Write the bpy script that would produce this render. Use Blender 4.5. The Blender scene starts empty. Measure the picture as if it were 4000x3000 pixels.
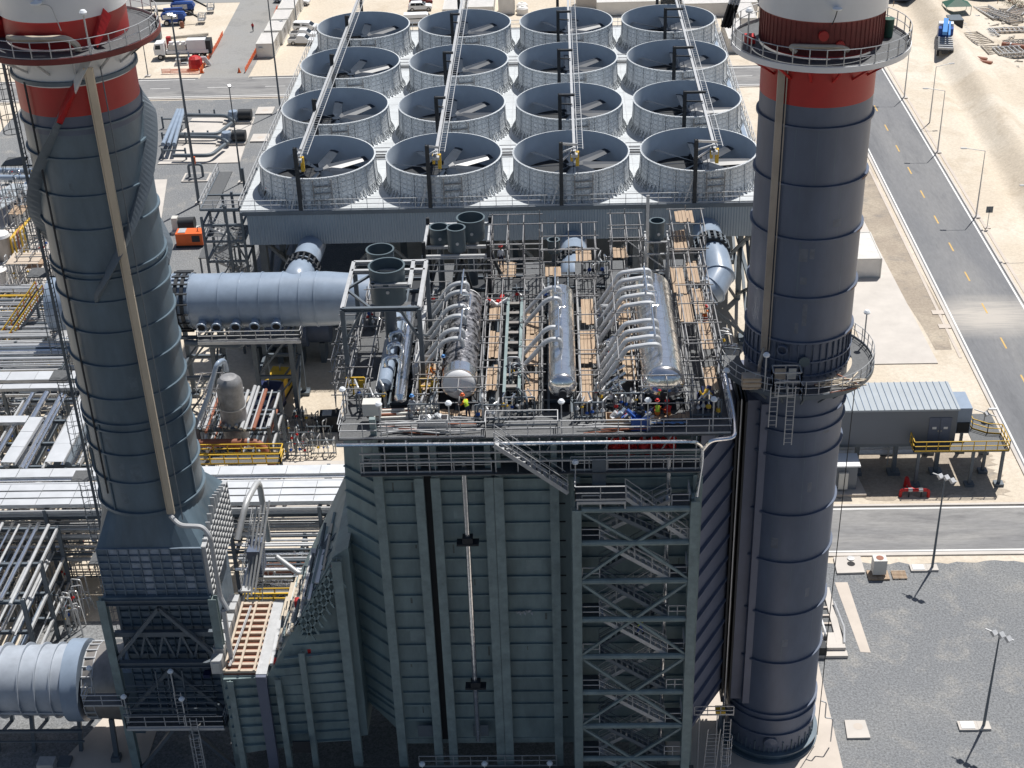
import bpy, math, random
from mathutils import Vector, Matrix
random.seed(7)
PI = math.pi
SC = bpy.context.scene
COL = SC.collection

# ---------------------------------------------------------------- camera
F, PIT, ROLL, YAW, H = 5811.9, math.radians(30.576), math.radians(-1.977), math.radians(-2.157), 85.0
FW = Vector((math.sin(YAW)*math.cos(PIT), math.cos(YAW)*math.cos(PIT), -math.sin(PIT)))
R0 = Vector((math.cos(YAW), -math.sin(YAW), 0)); U0 = R0.cross(FW)
RT = math.cos(ROLL)*R0 + math.sin(ROLL)*U0
UP = -math.sin(ROLL)*R0 + math.cos(ROLL)*U0
cd = bpy.data.cameras.new('camera'); cam = bpy.data.objects.new('camera', cd); COL.objects.link(cam)
cam.matrix_world = Matrix(((RT.x, UP.x, -FW.x, 0), (RT.y, UP.y, -FW.y, 0), (RT.z, UP.z, -FW.z, H), (0, 0, 0, 1)))
cd.sensor_width = 36; cd.lens = F/4000*36; cd.clip_start = .5; cd.clip_end = 3000
SC.camera = cam
# ---------------------------------------------------------------- light
ELEV, AZ = math.radians(64.0), math.radians(31.0)      # azimuth from +Y towards +X
w = bpy.data.worlds.new('World'); SC.world = w; w.use_nodes = True
nt = w.node_tree; bg = nt.nodes['Background']; sky = nt.nodes.new('ShaderNodeTexSky')
sky.sky_type = 'NISHITA'; sky.sun_disc = False; sky.sun_elevation = ELEV; sky.sun_rotation = AZ
sky.dust_density = 1.5; sky.ozone_density = 1.2
nt.links.new(sky.outputs[0], bg.inputs[0]); bg.inputs[1].default_value = 0.06
sl = bpy.data.lights.new('sun', 'SUN'); sl.energy = 4.7; sl.angle = math.radians(.5); sl.color = (1, .965, .915)
so = bpy.data.objects.new('sun', sl); COL.objects.link(so)
sd = Vector((math.cos(ELEV)*math.sin(AZ), math.cos(ELEV)*math.cos(AZ), math.sin(ELEV)))
so.rotation_euler = sd.to_track_quat('Z', 'Y').to_euler(); so.location = (0, 0, 120)
SC.view_settings.view_transform = 'Standard'; SC.view_settings.look = 'None'
SC.view_settings.exposure = 0.15; SC.view_settings.gamma = 1
SC.cycles.max_bounces = 6; SC.cycles.diffuse_bounces = 3; SC.cycles.glossy_bounces = 3

# ---------------------------------------------------------------- materials
def mat(name, col, rough=.6, metal=0., var=.12, scale=1.5, bump=0., bscale=None, col2=None, spec=.5, streak=None, contrast=.25):
    m = bpy.data.materials.new(name); m.use_nodes = True; t = m.node_tree; N = t.nodes; L = t.links
    b = N['Principled BSDF']; b.inputs['Roughness'].default_value = rough; b.inputs['Metallic'].default_value = metal
    b.inputs['Specular IOR Level'].default_value = spec
    tc = N.new('ShaderNodeTexCoord'); mp = N.new('ShaderNodeMapping'); L.new(tc.outputs['Object'], mp.inputs[0])
    if streak: mp.inputs['Scale'].default_value = streak
    n = N.new('ShaderNodeTexNoise'); n.inputs['Scale'].default_value = scale; n.inputs['Detail'].default_value = 6; n.inputs['Roughness'].default_value = .65
    L.new(mp.outputs[0], n.inputs['Vector'])
    r = N.new('ShaderNodeValToRGB'); L.new(n.outputs[0], r.inputs[0])
    c2 = col2 or tuple(min(1, c*(1+var)) for c in col); c1 = col if col2 else tuple(c*(1-var) for c in col)
    r.color_ramp.elements[0].position = .5-contrast; r.color_ramp.elements[1].position = .5+contrast
    r.color_ramp.elements[0].color = (*c1, 1); r.color_ramp.elements[1].color = (*c2, 1)
    L.new(r.outputs[0], b.inputs['Base Color'])
    if bump:
        n2 = N.new('ShaderNodeTexNoise'); n2.inputs['Scale'].default_value = bscale or scale*6; n2.inputs['Detail'].default_value = 4
        L.new(tc.outputs['Object'], n2.inputs['Vector'])
        bp = N.new('ShaderNodeBump'); bp.inputs['Strength'].default_value = bump; bp.inputs['Distance'].default_value = .1
        L.new(n2.outputs[0], bp.inputs['Height']); L.new(bp.outputs[0], b.inputs['Normal'])
    return m
def ribbed(name, col, axis, period, rough=.55, metal=0., bump=.6, seam=None):
    m = mat(name, col, rough, metal, .08, .4); t = m.node_tree; N = t.nodes; L = t.links
    wv = N.new('ShaderNodeTexWave'); wv.wave_type = 'BANDS'; wv.bands_direction = axis; wv.inputs['Scale'].default_value = 1/period*.314*1.0
    wv.inputs['Distortion'].default_value = 0
    tc = N.new('ShaderNodeTexCoord'); L.new(tc.outputs['Object'], wv.inputs[0])
    bp = N.new('ShaderNodeBump'); bp.inputs['Strength'].default_value = bump; bp.inputs['Distance'].default_value = .08
    L.new(wv.outputs['Fac'], bp.inputs['Height']); L.new(bp.outputs[0], N['Principled BSDF'].inputs['Normal'])
    return m
M = {}
M['stack'] = mat('stack_grey', (.094, .12, .178), .45, 0, .26, .3, .02, streak=(1, 1, .35))
M['stack_l'] = mat('stack_grey_green', (.105, .15, .188), .42, 0, .3, .5, .02, streak=(1, 1, .35))
M['red'] = mat('red_paint', (.40, .018, .018), .45, 0, .12, .6)
M['maroon'] = mat('maroon_paint', (.17, .028, .025), .6, 0, .2, 1.2)
M['white'] = mat('white_paint', (.76, .77, .78), .45, 0, .05, .5)
M['casing'] = mat('casing_grey_green', (.21, .278, .285), .5, 0, .3, .7, .03, streak=(1, 1, .3))
M['casing_b'] = mat('casing_blue_grey', (.125, .142, .2), .5, 0, .13, .5)
M['steel'] = mat('galvanised_steel', (.5, .51, .52), .45, .35, .15, 2)
M['steel_s'] = mat('scaffold_tube_steel', (.27, .27, .275), .5, .4, .35, 1.2)
M['duct_p'] = mat('pale_duct_paint', (.38, .42, .475), .45, 0, .2, .6)
M['hood'] = mat('hood_blue_grey', (.16, .21, .265), .5, 0, .3, 1.1)
M['strake'] = mat('strake_grey', (.14, .17, .2), .5, 0, .1, 1)
M['steel_d'] = mat('painted_structural_steel', (.115, .14, .165), .5, .1, .15, 1)
M['steel_g'] = mat('green_grey_column_steel', (.21, .27, .275), .5, 0, .3, 1)
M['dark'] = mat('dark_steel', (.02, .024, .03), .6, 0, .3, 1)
M['grate'] = mat('steel_grating', (.11, .115, .12), .6, .3, .25, 5, .3, 30)
M['duct'] = mat('blue_grey_duct_paint', (.27, .335, .425), .33, 0, .16, .5)
M['acc'] = mat('shroud_grey_blue', (.6, .67, .74), .5, 0, .08, .5)
M['blade'] = mat('blade_grey', (.03, .04, .056), .33, 0, .15, 1, spec=.35)
M['blade_l'] = mat('pale_blade', (.5, .53, .56), .4, 0, .05, 1)
M['deckm'] = mat('pale_deck_sheet', (.52, .55, .57), .5, .1, .12, .5, .05, 1)
M['wallc'] = ribbed('corrugated_wind_wall', (.25, .305, .36), 'X', .3)
M['ehouse'] = mat('blue_grey_cladding', (.155, .175, .205), .45, 0, .05, .3)
M['ehroof'] = mat('blue_grey_roof', (.36, .4, .43), .5, 0, .08, .6)
M['yellow'] = mat('yellow_paint', (.62, .39, .03), .5, 0, .1, 2)
M['orange'] = mat('orange_paint', (.75, .13, .02), .45, 0, .08, 2)
M['tarp_r'] = mat('red_tarpaulin', (.5, .015, .015), .6, 0, .2, 2, .5, 3)
M['alu'] = mat('aluminium_cladding', (.9, .91, .92), .16, .95, .12, 2.5, .35, 1.2)
M['alu_m'] = mat('mill_aluminium_tray', (.66, .68, .7), .45, .45, .1, .7, .05, 1)
M['foil'] = mat('crumpled_foil', (.025, .025, .03), .3, .5, .6, 2.5, 1.0, 2.2, col2=(.4, .4, .42), contrast=.1)
M['trough'] = mat('tan_trough', (.56, .49, .39), .42, .3, .14, .7, streak=(1, 1, .4))
M['trough_g'] = mat('weathered_trough', (.3, .28, .26), .45, .5, .25, .8, streak=(1, 1, .4))
M['rust'] = mat('primer_brown_pipe', (.26, .095, .055), .6, 0, .25, 1.5)
M['wood'] = mat('scaffold_plank_wood', (.30, .2, .13), .75, 0, .3, 1.2, streak=(6, .5, 1), col2=(.48, .37, .26))
M['ply'] = mat('formwork_timber', (.5, .42, .335), .7, 0, .15, 1.5)
M['conc'] = mat('pale_concrete', (.54, .48, .42), .85, 0, .12, .35, .05, 8)
M['conc_w'] = mat('white_concrete', (.54, .505, .465), .85, 0, .12, .3)
M['glass'] = mat('dark_glass', (.02, .025, .03), .08, 0, .1, 1)
M['tyre'] = mat('tyre_rubber', (.02, .02, .02), .8, 0, .2, 3)
M['chrome'] = mat('grey_metal_rim', (.35, .35, .36), .35, .7, .1, 3)
M['blue'] = mat('blue_paint', (.015, .07, .3), .45, 0, .12, 2)
M['blue_l'] = mat('light_blue_paint', (.06, .25, .6), .4, 0, .12, 2)
M['blue_d'] = mat('navy_paint', (.01, .02, .09), .5, 0, .12, 2)
M['green_d'] = mat('dark_green_cover', (.02, .09, .06), .6, 0, .2, 1)
M['silencer'] = mat('silencer_green_grey', (.085, .12, .14), .5, 0, .1, .8)
M['cont'] = mat('container_white', (.74, .72, .69), .6, 0, .08, .8)
M['beige_box'] = mat('off_white_cabinet', (.62, .61, .57), .5, 0, .05, 2)
M['lamp'] = mat('opal_lamp_shade', (.82, .86, .9), .3, 0, .02, 2)
M['skin'] = mat('skin', (.24, .13, .08), .6, 0, .05, 9)
M['navy'] = mat('navy_cloth', (.02, .03, .07), .8, 0, .2, 9)
M['cl_red'] = mat('red_cloth', (.55, .03, .03), .8, 0, .1, 9)
M['cl_orange'] = mat('orange_cloth', (.85, .22, .03), .8, 0, .1, 9)
M['cl_yellow'] = mat('hi_vis_cloth', (.6, .8, .05), .7, 0, .1, 9)
M['cl_black'] = mat('black_cloth', (.02, .02, .022), .8, 0, .2, 9)
M['cl_grey'] = mat('grey_cloth', (.4, .42, .45), .8, 0, .2, 9)
M['hose'] = mat('debris_mixed', (.2, .17, .14), .8, 0, .5, 1.5, .6, 4, col2=(.5, .46, .4))

def uvmat(name, col, rough, nu, nv, bump, vein):
    """sheet pressed in a grid of raised panels; uses the part's own UV"""
    m = mat(name, col, rough, 0, .07, .5); t = m.node_tree; N = t.nodes; L = t.links
    tc = N.new('ShaderNodeTexCoord'); mp = N.new('ShaderNodeMapping'); mp.inputs['Scale'].default_value = (nu, nv, 1)
    L.new(tc.outputs['UV'], mp.inputs[0])
    br = N.new('ShaderNodeTexBrick'); br.offset = 0; br.inputs['Scale'].default_value = 1
    br.inputs['Mortar Size'].default_value = vein; br.inputs['Mortar Smooth'].default_value = .6
    br.inputs['Brick Width'].default_value = 1; br.inputs['Row Height'].default_value = 1
    br.inputs['Color1'].default_value = br.inputs['Color2'].default_value = (0, 0, 0, 1); br.inputs['Mortar'].default_value = (1, 1, 1, 1)
    L.new(mp.outputs[0], br.inputs[0])
    bp = N.new('ShaderNodeBump'); bp.inputs['Strength'].default_value = bump; bp.inputs['Distance'].default_value = .12
    L.new(br.outputs['Color'], bp.inputs['Height']); L.new(bp.outputs[0], N['Principled BSDF'].inputs['Normal'])
    return m
M['shroud'] = uvmat('pressed_shroud_panel', (.66, .7, .73), .5, 60, 7, 1., .14)

def groundmat(name, base, light, dark, fine, sc_big, sc_fine, rough=.9, bump=.2, stretch=None, ruts=0., dust=None):
    m = bpy.data.materials.new(name); m.use_nodes = True; t = m.node_tree; N = t.nodes; L = t.links
    b = N['Principled BSDF']; b.inputs['Roughness'].default_value = rough; b.inputs['Specular IOR Level'].default_value = .2
    tc = N.new('ShaderNodeTexCoord'); mp = N.new('ShaderNodeMapping'); L.new(tc.outputs['Object'], mp.inputs[0])
    if stretch: mp.inputs['Scale'].default_value = stretch
    def noise(s, d=8, r=.6, dist=0.):
        n = N.new('ShaderNodeTexNoise'); n.inputs['Scale'].default_value = s; n.inputs['Detail'].default_value = d
        n.inputs['Roughness'].default_value = r; n.inputs['Distortion'].default_value = dist; L.new(mp.outputs[0], n.inputs['Vector']); return n
    def ramp(n, a, z, c0, c1):
        r = N.new('ShaderNodeValToRGB'); r.color_ramp.elements[0].position = a; r.color_ramp.elements[1].position = z
        r.color_ramp.elements[0].color = c0; r.color_ramp.elements[1].color = c1; L.new(n.outputs[0], r.inputs[0]); return r
    def mix(fac, a, bb, mode='MIX'):
        x = N.new('ShaderNodeMixRGB'); x.blend_type = mode
        if isinstance(fac, float): x.inputs[0].default_value = fac
        else: L.new(fac, x.inputs[0])
        for i, v in ((1, a), (2, bb)):
            if isinstance(v, tuple): x.inputs[i].default_value = (*v, 1)
            else: L.new(v, x.inputs[i])
        return x.outputs[0]
    A = ramp(noise(sc_big, 9, .62, .6), .44, .66, (0, 0, 0, 1), (1, 1, 1, 1))
    B = ramp(noise(sc_big*2.7, 9, .7, .3), .52, .68, (0, 0, 0, 1), (1, 1, 1, 1))
    c = mix(A.outputs[0], base, light); 
    k = N.new('ShaderNodeMath'); k.operation = 'MULTIPLY'; k.inputs[1].default_value = .75; L.new(B.outputs[0], k.inputs[0])
    c = mix(k.outputs[0], c, dark)
    fr = ramp(noise(sc_fine, 4, .8), .3, .7, (1-fine, 1-fine, 1-fine, 1), (1+fine, 1+fine, 1+fine, 1))
    c = mix(1., c, fr.outputs[0], 'MULTIPLY')
    hgt = noise(sc_fine*.5, 6).outputs[0]
    if ruts:     # wheel ruts wandering over the ground
        for sc_, rot in ((.22, .5), (.35, 1.9)):
            wm = N.new('ShaderNodeMapping'); wm.inputs['Rotation'].default_value = (0, 0, rot); L.new(tc.outputs['Object'], wm.inputs[0])
            wv = N.new('ShaderNodeTexWave'); wv.inputs['Scale'].default_value = sc_; wv.inputs['Distortion'].default_value = 9; wv.inputs['Detail'].default_value = 4; wv.inputs['Detail Scale'].default_value = .6; L.new(wm.outputs[0], wv.inputs[0])
            r2 = ramp(wv, .55, .95, (1, 1, 1, 1), (1-ruts, 1-ruts, 1-ruts*1.1, 1)); c = mix(1., c, r2.outputs[0], 'MULTIPLY')
            ma = N.new('ShaderNodeMath'); ma.operation = 'MULTIPLY_ADD'; ma.inputs[1].default_value = -.6; L.new(wv.outputs['Fac'], ma.inputs[0]); L.new(hgt, ma.inputs[2]); hgt = ma.outputs[0]
    if dust:     # sand carried on to the road at the gateway
        dm = N.new('ShaderNodeMapping'); dm.vector_type = 'TEXTURE'; dm.inputs['Location'].default_value = dust[0]; dm.inputs['Scale'].default_value = dust[1]; L.new(tc.outputs['Object'], dm.inputs[0])
        gr = N.new('ShaderNodeTexGradient'); gr.gradient_type = 'SPHERICAL'; L.new(dm.outputs[0], gr.inputs[0])
        sm = N.new('ShaderNodeMapping'); sm.inputs['Scale'].default_value = (.12, 1.2, 1); sm.inputs['Rotation'].default_value = (0, 0, .25); L.new(tc.outputs['Object'], sm.inputs[0]); wv = N.new('ShaderNodeTexNoise'); wv.inputs['Scale'].default_value = 1.2; wv.inputs['Detail'].default_value = 6; wv.inputs['Distortion'].default_value = 1.5; L.new(sm.outputs[0], wv.inputs['Vector'])
        mm = N.new('ShaderNodeMath'); mm.operation = 'MULTIPLY'; L.new(gr.outputs['Fac'], mm.inputs[0]); L.new(wv.outputs[0], mm.inputs[1])
        m3 = N.new('ShaderNodeMath'); m3.operation = 'MULTIPLY'; m3.use_clamp = True; m3.inputs[1].default_value = 2.4; L.new(mm.outputs[0], m3.inputs[0]); c = mix(m3.outputs[0], c, (.47, .44, .4))
    L.new(c, b.inputs['Base Color'])
    bp = N.new('ShaderNodeBump'); bp.inputs['Strength'].default_value = bump; bp.inputs['Distance'].default_value = .15
    L.new(hgt, bp.inputs['Height']); L.new(bp.outputs[0], b.inputs['Normal'])
    return m
M['sand'] = groundmat('desert_sand', (.57, .5, .405), (.65, .595, .51), (.46, .39, .3), .14, .05, 2.2, bump=.35)
M['dirt'] = groundmat('dark_dirt_patch', (.34, .29, .235), (.46, .4, .32), (.22, .205, .19), .2, .12, 3)
M['gravel'] = groundmat('grey_gravel', (.195, .203, .212), (.225, .23, .232), (.31, .3, .28), .5, .1, 5.5, bump=.5)
M['asphalt'] = groundmat('asphalt', (.19, .195, .205), (.25, .25, .25), (.15, .155, .165), .1, .09, 3, bump=.1, stretch=(1, .2, 1), dust=((51, 158, 0), (11, 6, 5)))
M['asphalt_x'] = groundmat('worn_asphalt', (.22, .22, .222), (.31, .305, .295), (.14, .14, .145), .16, .2, 3, bump=.1, stretch=(.2, 1, 1))
M['track'] = groundmat('compacted_gravel_track', (.29, .29, .285), (.29, .285, .27), (.21, .21, .205), .12, .07, 3, bump=.1)
M['bounce_cut'] = groundmat('unseen_bounce_cut', (.06, .062, .066), (.075, .077, .08), (.05, .052, .055), .1, .09, 3, bump=.1)  # near-black ground colour, only for the added bounce-cutting sheet
M['paint_w'] = mat('road_paint_white', (.74, .74, .72), .7, 0, .1, 2)
M['paint_y'] = mat('road_paint_yellow', (.58, .38, .12), .7, 0, .15, 2)

# ---------------------------------------------------------------- mesh builder
class MB:
    def __init__(s): s.v = []; s.f = []; s.uv = None
    def quad(s, a, b, c, d): n = len(s.v); s.v += [tuple(a), tuple(b), tuple(c), tuple(d)]; s.f.append((n, n+1, n+2, n+3)); return s
    def poly(s, pts): n = len(s.v); s.v += [tuple(p) for p in pts]; s.f.append(tuple(range(n, n+len(pts)))); return s
    def hexa(s, p):      # 8 points: bottom 4 ccw, top 4 ccw
        n = len(s.v); s.v += [tuple(q) for q in p]
        for f in ((3, 2, 1, 0), (4, 5, 6, 7), (0, 1, 5, 4), (1, 2, 6, 5), (2, 3, 7, 6), (3, 0, 4, 7)): s.f.append(tuple(n+i for i in f))
        return s
    def box(s, x0, x1, y0, y1, z0, z1):
        return s.hexa([(x0, y0, z0), (x1, y0, z0), (x1, y1, z0), (x0, y1, z0), (x0, y0, z1), (x1, y0, z1), (x1, y1, z1), (x0, y1, z1)])
    def bar(s, a, b, w=.1, h=None):
        a = Vector(a); b = Vector(b); h = h or w; d = (b-a)
        if d.length < 1e-6: return s
        d.normalize(); up = Vector((0, 0, 1)) if abs(d.z) < .95 else Vector((0, 1, 0))
        sx = d.cross(up).normalized()*w/2; sz = sx.cross(d).normalized()*h/2
        return s.hexa([a-sx-sz, a+sx-sz, b+sx-sz, b-sx-sz, a-sx+sz, a+sx+sz, b+sx+sz, b-sx+sz])
    def ibeam(s, a, b, w=.3, h=.4, t=.05):
        a = Vector(a); b = Vector(b); d = (b-a).normalized(); up = Vector((0, 0, 1)) if abs(d.z) < .95 else Vector((0, 1, 0))
        sx = d.cross(up).normalized(); sz = sx.cross(d).normalized()
        o = sz*(h/2-t/2)
        s.bar(a+o, b+o, w, t); s.bar(a-o, b-o, w, t); s.bar(a, b, t, h-2*t-.004); return s
    def tube(s, pts, r, n=8, cap=True, rr=None):
        pts = [Vector(p) for p in pts]; rings = []; last = None
        for i, p in enumerate(pts):
            d = ((pts[i+1]-p) if i == 0 else (p-pts[i-1]) if i == len(pts)-1 else ((pts[i+1]-p).normalized()+(p-pts[i-1]).normalized()))
            d.normalize()
            if last is None:
                u = d.cross(Vector((0, 0, 1)) if abs(d.z) < .9 else Vector((1, 0, 0))).normalized()
            else:
                u = (last - d*last.dot(d)).normalized()
            last = u; v = d.cross(u); k = len(s.v); q = (rr[i] if rr else r)
            s.v += [tuple(p+q*(math.cos(2*PI*j/n)*u+math.sin(2*PI*j/n)*v)) for j in range(n)]; rings.append(k)
        for a, b in zip(rings, rings[1:]):
            for j in range(n): s.f.append((a+j, a+(j+1) % n, b+(j+1) % n, b+j))
        if cap: s.f.append(tuple(rings[0]+j for j in reversed(range(n)))); s.f.append(tuple(rings[-1]+j for j in range(n)))
        return s
    def bend(s, pts, r, rad=.4, n=8, seg=4):     # tube with rounded corners
        pts = [Vector(p) for p in pts]; out = [pts[0]]
        for i in range(1, len(pts)-1):
            p = pts[i]; a = pts[i-1]-p; b = pts[i+1]-p; q = min(rad, a.length*.45, b.length*.45); a.normalize(); b.normalize()
            for k in range(seg+1):
                t = k/seg; out.append((1-t)**2*(p+a*q)+2*t*(1-t)*p+t*t*(p+b*q))
        out.append(pts[-1]); return s.tube(out, r, n)
    def lathe(s, prof, c, n=32, a0=0, a1=2*PI, cap=False, uv=False):
        full = abs(a1-a0-2*PI) < 1e-6; m = n if full else n+1; k = len(s.v)
        for (r, z) in prof:
            for j in range(m):
                a = a0+(a1-a0)*j/n; s.v.append((c[0]+r*math.cos(a), c[1]+r*math.sin(a), c[2]+z))
        if uv: s.uv = {}
        tot = [0]
        for i in range(len(prof)-1): tot.append(tot[-1]+math.dist(prof[i], prof[i+1]))
        for i in range(len(prof)-1):
            for j in range(n):
                j2 = (j+1) % m; s.f.append((k+i*m+j, k+i*m+j2, k+(i+1)*m+j2, k+(i+1)*m+j))
                if uv: s.uv[len(s.f)-1] = [(j/n, tot[i]/tot[-1]), ((j+1)/n, tot[i]/tot[-1]), ((j+1)/n, tot[i+1]/tot[-1]), (j/n, tot[i+1]/tot[-1])]
        if cap: s.f.append(tuple(k+(len(prof)-1)*m+j for j in range(m))); s.f.append(tuple(k+j for j in reversed(range(m))))
        return s
    def cyl(s, a, b, r, n=16, cap=True): return s.tube([a, b], r, n, cap)
    def ring(s, c, r, w, h, n=48):   # flat hoop of radial width w, height h
        return s.lathe([(r, -h/2), (r+w, -h/2), (r+w, h/2), (r, h/2), (r, -h/2)], c, n)
    def rail(s, pts, h=1.1, sp=1.6, r=.028, toe=True):
        pts = [Vector(p) for p in pts]
        for a, b in zip(pts, pts[1:]):
            L = (b-a).length; k = max(1, round(L/sp))
            for i in range(k+1):
                p = a.lerp(b, i/k); s.bar(p, p+Vector((0, 0, h)), r*2)
            for f in (1, .55): s.bar(a+Vector((0, 0, h*f)), b+Vector((0, 0, h*f)), r*2)
            if toe: s.bar(a+Vector((0, 0, .08)), b+Vector((0, 0, .08)), .02, .14)
        return s
    def arcrail(s, c, r, a0, a1, h=1.1, n=20, t=.028, toe=True):
        P = [Vector((c[0]+r*math.cos(a0+(a1-a0)*i/n), c[1]+r*math.sin(a0+(a1-a0)*i/n), c[2])) for i in range(n+1)]
        for i, p in enumerate(P): s.bar(p, p+Vector((0, 0, h)), t*2)
        for f in (1, .55): s.tube([p+Vector((0, 0, h*f)) for p in P], t, 5)
        if toe:
            for a, b in zip(P, P[1:]): s.bar(a+Vector((0, 0, .08)), b+Vector((0, 0, .08)), .02, .15)
        return s
    def ladder(s, a, b, wid=.45, cage=True, side=(0, -1, 0), rr=.4, step=.35, hoop=1.1):
        a = Vector(a); b = Vector(b); sd_ = Vector(side); u = sd_.cross(Vector((0, 0, 1))).normalized()*wid/2
        s.bar(a-u, b-u, .06); s.bar(a+u, b+u, .06); L = (b-a).length; d = (b-a).normalized()
        for i in range(int(L/step)): p = a+d*step*(i+.5); s.bar(p-u, p+u, .03)
        if cage:
            k = int((L-2)/hoop); c0 = sd_*rr*.9; hs = []
            for i in range(k):
                p = a+d*(2+hoop*i)+c0
                R_ = [p+rr*(math.cos(t)*u.normalized()+math.sin(t)*sd_)*1.0 for t in [PI*1.25-PI*1.5*q/10+0 for q in range(11)]]
                s.tube(R_, .025, 4); hs.append(R_)
            if len(hs) > 1:
                for q in (1, 3, 5, 7, 9): s.bar(hs[0][q], hs[-1][q], .03)
        return s
    def build(s, name, m, parent=None, label=None, loc=None, smooth=35, link=True):
        off = Vector(loc) if loc else (Vector(parent.get('_o', (0, 0, 0))) if parent is not None else Vector((0, 0, 0)))
        me = bpy.data.meshes.new(name); me.from_pydata([(v[0]-off.x, v[1]-off.y, v[2]-off.z) for v in s.v], [], s.f)
        if s.uv is not None:
            ul = me.uv_layers.new(name='UVMap')
            for pi, p in enumerate(me.polygons):
                if pi in s.uv:
                    for li, c in zip(p.loop_indices, s.uv[pi]): ul.data[li].uv = c
        if smooth:
            me.polygons.foreach_set('use_smooth', [True]*len(me.polygons)); me.set_sharp_from_angle(angle=math.radians(smooth))
        me.materials.append(M[m] if isinstance(m, str) else m)
        o = bpy.data.objects.new(name, me); COL.objects.link(o)
        if parent is not None: o.parent = parent; o['_o'] = parent.get('_o', (0, 0, 0))
        elif loc: o.location = loc
        if label: o['label'] = label
        return o
def tag(o, label=None, cat=None, group=None, kind=None):
    if label: o['label'] = label
    if cat: o['category'] = cat
    if group: o['group'] = group
    if kind: o['kind'] = kind
    return o
def thing(name, label, cat, loc=(0, 0, 0), group=None, rz=0):
    o = bpy.data.objects.new(name, None); o.empty_display_size = .3; COL.objects.link(o); o.location = loc; o.rotation_euler = (0, 0, rz)
    o['_o'] = tuple(loc) if not rz else (0, 0, 0)
    return tag(o, label, cat, group)
def copy_tree(o, parent=None):
    c = o.copy(); COL.objects.link(c)
    if parent is not None: c.parent = parent
    for ch in list(o.children): copy_tree(ch, c)
    return c
def struct(name, mb, m, loc=None, smooth=0): return tag(mb.build(name, m, None, None, loc, smooth), kind='structure')
# world points of places measured in the photograph (2212 px wide), on a level plane or on a frontal plane
def ray(x, y): return ((x*4000/2212-2000)/F)*RT - ((y*4000/2212-1500)/F)*UP + FW
def g(x, y, z=0.): d = ray(x, y); t = (z-H)/d.z; return Vector((0, 0, H))+d*t
def yp(x, y, Y): d = ray(x, y); return Vector((0, 0, H))+d*(Y/d.y)
# ================================================================ ground
def gh(x, y):
    """height of the graded sand east of the road"""
    if x < 58 or y > 330: return 0
    t = min(1, (x-58)/3)*min(1, max(0, (330-y)/30))
    h = 0
    c = 60.8+max(0, (y-190))*.04                        # drain bank running beside the road
    c = 61.5+(y-150)*.045
    h += 2.1*math.exp(-((x-c-4.4)/2.2)**2) - .7*math.exp(-((x-c)/1.2)**2)+.7*math.exp(-((x-c-10)/2.2)**2)
    if y < 236: h -= 3.0*max(0, min(1, (x-(c+15))/5))*max(0, min(1, (236-y)/5))
    h += .05*math.sin(x*1.3+y*.2)*math.sin(y*.37)
    return h*t
xs = [-1500, -700, -300, -150]+[-100+10*i for i in range(15)]+[52+1.0*i for i in range(50)]+[104, 110, 120, 140, 180, 250, 400, 800, 1500]
ys = [-200, -50, 0, 40, 80, 110]+[120+2*i for i in range(106)]+[340, 360, 400, 500, 700, 1000, 1600]
b = MB(); nx = len(xs)
for y in ys:
    for x in xs: b.v.append((x, y, gh(x, y)))
for j in range(len(ys)-1):
    for i in range(nx-1): b.f.append((j*nx+i, j*nx+i+1, (j+1)*nx+i+1, (j+1)*nx+i))
struct('ground', b, 'sand', smooth=60)
def sheet(name, pts, m, z): return struct(name, MB().poly([(p[0], p[1], z) for p in pts]), m)
def rect(name, x0, x1, y0, y1, m, z): return sheet(name, [(x0, y0), (x1, y0), (x1, y1), (x0, y1)], m, z)
def ragged(x0, x1, y0, y1, amp, n=40, sides='lrtb'):
    P = []
    for i in range(n): P.append((x0+(x1-x0)*i/n, y0+(random.uniform(-amp, amp) if 'b' in sides else 0)))
    for i in range(n): P.append((x1+(random.uniform(-amp, amp) if 'r' in sides else 0), y0+(y1-y0)*i/n))
    for i in range(n): P.append((x1-(x1-x0)*i/n, y1+(random.uniform(-amp, amp) if 't' in sides else 0)))
    for i in range(n): P.append((x0+(random.uniform(-amp, amp) if 'l' in sides else 0), y1-(y1-y0)*i/n))
    return P
sheet('gravel_ground', ragged(16, 60, 40, 110.3, .25, 50, 'tr'), 'gravel', .012)
sheet('gravel_ground', ragged(-90, -24, 158, 239.6, .3, 40, 'rb'), 'gravel', .012)
sheet('dirt_ground', ragged(24, 43.5, 120.6, 130, .7, 30), 'dirt', .014)
sheet('dirt_ground', [(43.1, 150), (45, 150), (46, 160), (45.5, 180), (45.8, 205), (41.6, 207), (40.8, 195), (41.5, 170), (42.9, 155)], 'dirt', .014)
rect('road', 46.5, 56.2, 40, 420, 'asphalt', .03)
rect('road', -160, 60, -60, 58, 'bounce_cut', .16)  # no real road: dark sheet added out of view to cut ground bounce
rect('road', 16, 46.5, 111.8, 119.1, 'asphalt_x', .034)
rect('road', -140, 46.5, 240.4, 250.6, 'asphalt_x', .034)
sheet('track', [(-62.4, 250.6), (-53.8, 250.6), (-53.4, 300), (-53.5, 420), (-63.6, 420), (-63.6, 303), (-82, 303), (-92, 293), (-78, 297), (-63.5, 297)], 'track', .022)
sheet('track', [(-90, 291), (-81, 297.5), (-63.6, 297.5), (-63.6, 303), (-92, 303)], 'track', .018)
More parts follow.
